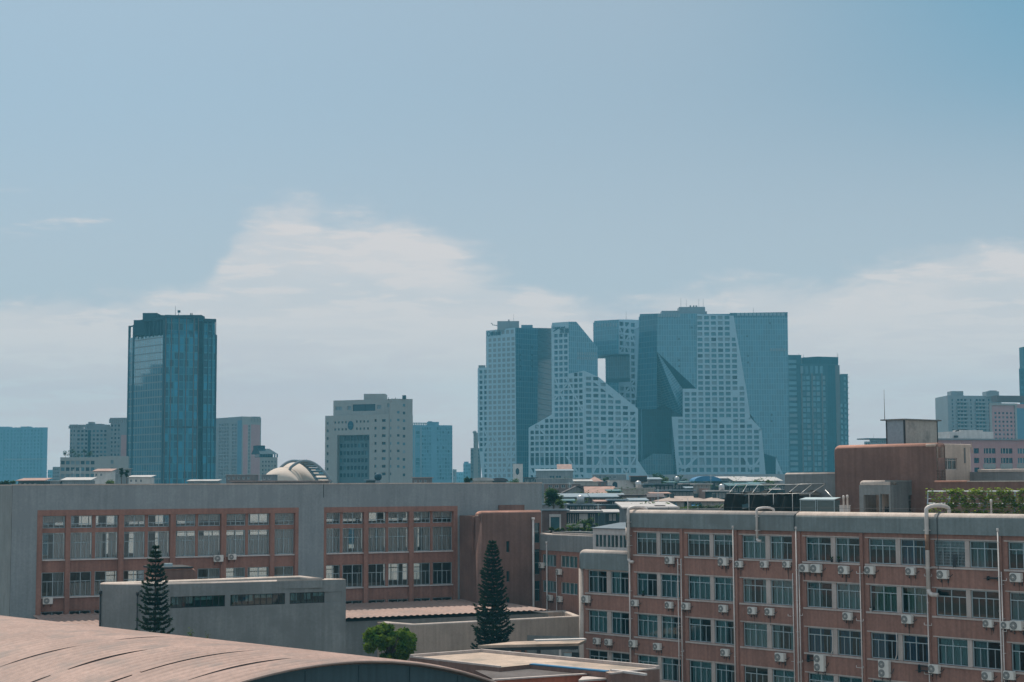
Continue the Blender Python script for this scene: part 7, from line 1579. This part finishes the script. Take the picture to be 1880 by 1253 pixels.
tr('dark tree left of the blue vaulted roof', 1250, 874, 560, 12, 8, leafd, 350, .45, 9, .6)
tr('feathery green tree behind the shade-net poles', 1392, 876, 350, 13, 7, leafm, 700, .26, 10, 1.0)
tr('second smaller green tree nearer the grey roof block', 1412, 880, 352, 8, 5, leafy, 350, .24, 7)
tr('dark bush on the skyline in front of the small hazy gap', 860, 875, 300, 9, 5, leafd, 300, .3, 6)
tr('low green shrub on the skyline beside the dark shed', 945, 880, 400, 14, 5, leafm, 300, .3, 9, .5)
tr('dark low bush at the far left over the grey building', 8, 883, 300, 9, 4, leafd, 260, .25, 7, .6)
tr('yellowish low bush left of the pink-roofed teal house', 24, 883, 310, 8, 4, leafy, 240, .25, 7, .5)
tr('green bush before the two dark cypresses', 205, 878, 330, 13, 5, leafy, 380, .28, 9, .6)
tr('dark slim conifer, left of the pair by the teal glass tower', 223, 857, 340, 3.4, 9, leafd, 420, .3, 12, 3.6)
tr('dark slim conifer, right of the pair by the teal glass tower', 233, 858, 342, 3.4, 9, leafd, 420, .3, 12, 3.6)
for i in range(7):
    tr(f"leafy pot shrub in the planter row on the recessed block roof, {ORD[i]} from the left", 1012 + i * 11.5, 967 + (i * 7 % 4) * .8, 181, 6.6, 1.3, [leafm, leafy, leafm, leafy, leafd, leafy, leafy][i], 300, .11, 6, .8, 'shrub', 'shrub', None, 'shrubs in the planter row')
for i in range(6):
    tr(f"low green shrub of the hedge line behind the red parapet, {ORD[i]} from the left", 1240 + i * 16, 929.5 - i * .7, 200, 10, 1.6, [leafm, leafy, leafm, leafm, leafd, leafm][i], 260, .14, 7, .6, 'shrub', 'shrub', None, 'hedge shrubs on the planted roof')
t = thing('planter', 'long low concrete planter holding the shrub row on the recessed block roof', 'planter', M2.pt(M2.u(1010, 980), 0)); pf = Face.px((1003, 182), (1088, 178), 975); fb(t, 'trough', 'concrete', pf, 0, pf.u(1088, 975), pf.z(1040, 984), pf.z(1040, 976), .4, -.8); fb(t, 'white_kerb', 'h_w', Face.px((1040, 188), (1072, 187), 965), 0, 2.0, pf.z(1040, 972), pf.z(1040, 965), 0, -.2)
fp_ = RF.off(-1.2); u, z = fp_.uv(1262.5, 914); m = MB(); m.tube([fp_.pt(u, R_TOP - .3), fp_.pt(u, z)], .045, 6, r2=.03); m.build('flag_mast', M['pvc'], None, 'thin white bare mast on the red building roof edge', 'mast', loc=fp_.pt(u, R_TOP - .3))

# loose greenery on the old roofs that nobody could count
pts = []
for (x0, x1, y, Y, n, sp_) in ((1008, 1150, 925, 236, 260, .5), (1035, 1180, 906, 262, 160, .4), (1160, 1240, 931, 186, 120, .4), (1120, 1200, 897, 290, 60, .4), (1225, 1345, 934, 203, 420, .35), (1200, 1300, 889, 330, 120, .6), (1300, 1440, 892, 318, 220, .7), (1100, 1160, 944, 205, 160, .35), (1000, 1100, 879, 495, 80, .7), (1330, 1440, 880, 425, 120, .7), (1040, 1100, 966, 186, 160, .25)):
    for i in range(n):
        c = (x0 + (x1 - x0) * ((i * .618034) % 1)); cl_ = math.sin(c * .31) + math.sin(c * .117 + y)
        if cl_ < -.2: continue
        p = W(c + random.gauss(0, 2), y, Y); pts.append((p.x, p.y + random.gauss(0, .6), p.z + random.gauss(0, .35) * sp_ * 2))
m = MB(); leaf_cloud(m, pts, .26); m.build('rooftop_weeds', leafm, None, 'loose weeds and creepers along the old roofs', None, 'stuff')
# aerials, tanks and poles
for i, (px, y0, y1, Y, lab) in enumerate(((1208, 898, 922, 232, 'thin aerial pole over the beige block house roof'), (1046, 886, 897, 330, 'thin aerial pole by the grey gabled wall'), (1305, 872, 886, 330, 'thin aerial on the dark house below the blue vault'), (1150, 868, 880, 380, 'thin aerial on the white house with the arched window'), (1098, 925, 941, 205, 'thin aerial pole over the glazed lean-to'), (148, 860, 885, 430, 'thin dark pole rising left of the pale office windows'), (135, 862, 885, 430, 'second thin pole, farther left before the pale office'), (1340, 884, 903, 300, 'thin aerial pole left of the shade-net poles'))):
    a, b = W(px, y1, Y), W(px, y0, Y); m = MB(); m.tube([(a.x, a.y, a.z - 3), b], .05, 5, r2=.03)
    for k in range(3): m.bar((b.x - .5 + k * .1, b.y, b.z - .15 - k * .3), (b.x + .5 - k * .1, b.y, b.z - .15 - k * .3), .018)
    m.build('roof_aerial', M['alu'], None, lab, 'aerial', group='aerials on the roofs', loc=(a.x, a.y, a.z - 3))
for i, (px, py, Y, lab) in enumerate(((1066, 926, 228, 'small steel water tank on the dark flat row'), (1172, 896, 293, 'small steel water tank on the pale beige block house'), (1243, 886, 346, 'small steel water tank on the dark teal house'), (1325, 902, 293, 'small steel water tank on the window-walled house'), (1018, 926, 222, 'small steel water tank behind the white-framed door house'))):
    p = W(px, py, Y + 2); t = thing('water_tank', lab, 'water tank', (p.x, p.y, p.z - .6), 'steel tanks on the old roofs'); m = MB(); m.lathe((p.x, p.y, p.z), [(.1, 0), (.5, .02), (.52, 1.0), (.35, 1.2), (.1, 1.28)], 12); m.build('drum', mat(f'tank_steel_{i}', (.45, .46, .47), .4, .1, 2, 0, .05, .5), t); m = MB()
    for dx, dy in ((-.35, -.35), (.35, -.35), (.35, .35), (-.35, .35)): m.bar((p.x + dx, p.y + dy, p.z - .8), (p.x + dx, p.y + dy, p.z), .03)
    m.build('stand', M['dark'], t)
# ------------------------------------------------------------------ ground and air
g = MB(); g.poly([(-1500, -80, 0), (1500, -80, 0), (1500, 2900, 0), (-1500, 2900, 0)])
g.build('ground', mat('ground', (.16, .16, .14), .95, .3, .02), kind='structure')
hz = MB(); hz.box((0, 1410, 99), (3010, 2990, 200))
hm = bpy.data.materials.new('haze'); hm.use_nodes = True; hn = hm.node_tree.nodes; hn.remove(hn['Principled BSDF'])
pv = hn.new('ShaderNodeVolumePrincipled'); pv.inputs['Color'].default_value = (*HAZE_COLOR, 1); pv.inputs['Density'].default_value = HAZE_DENSITY
pv.inputs['Anisotropy'].default_value = 0.0
hm.node_tree.links.new(pv.outputs[0], hn['Material Output'].inputs['Volume'])
hz.build('haze', hm, kind='stuff')
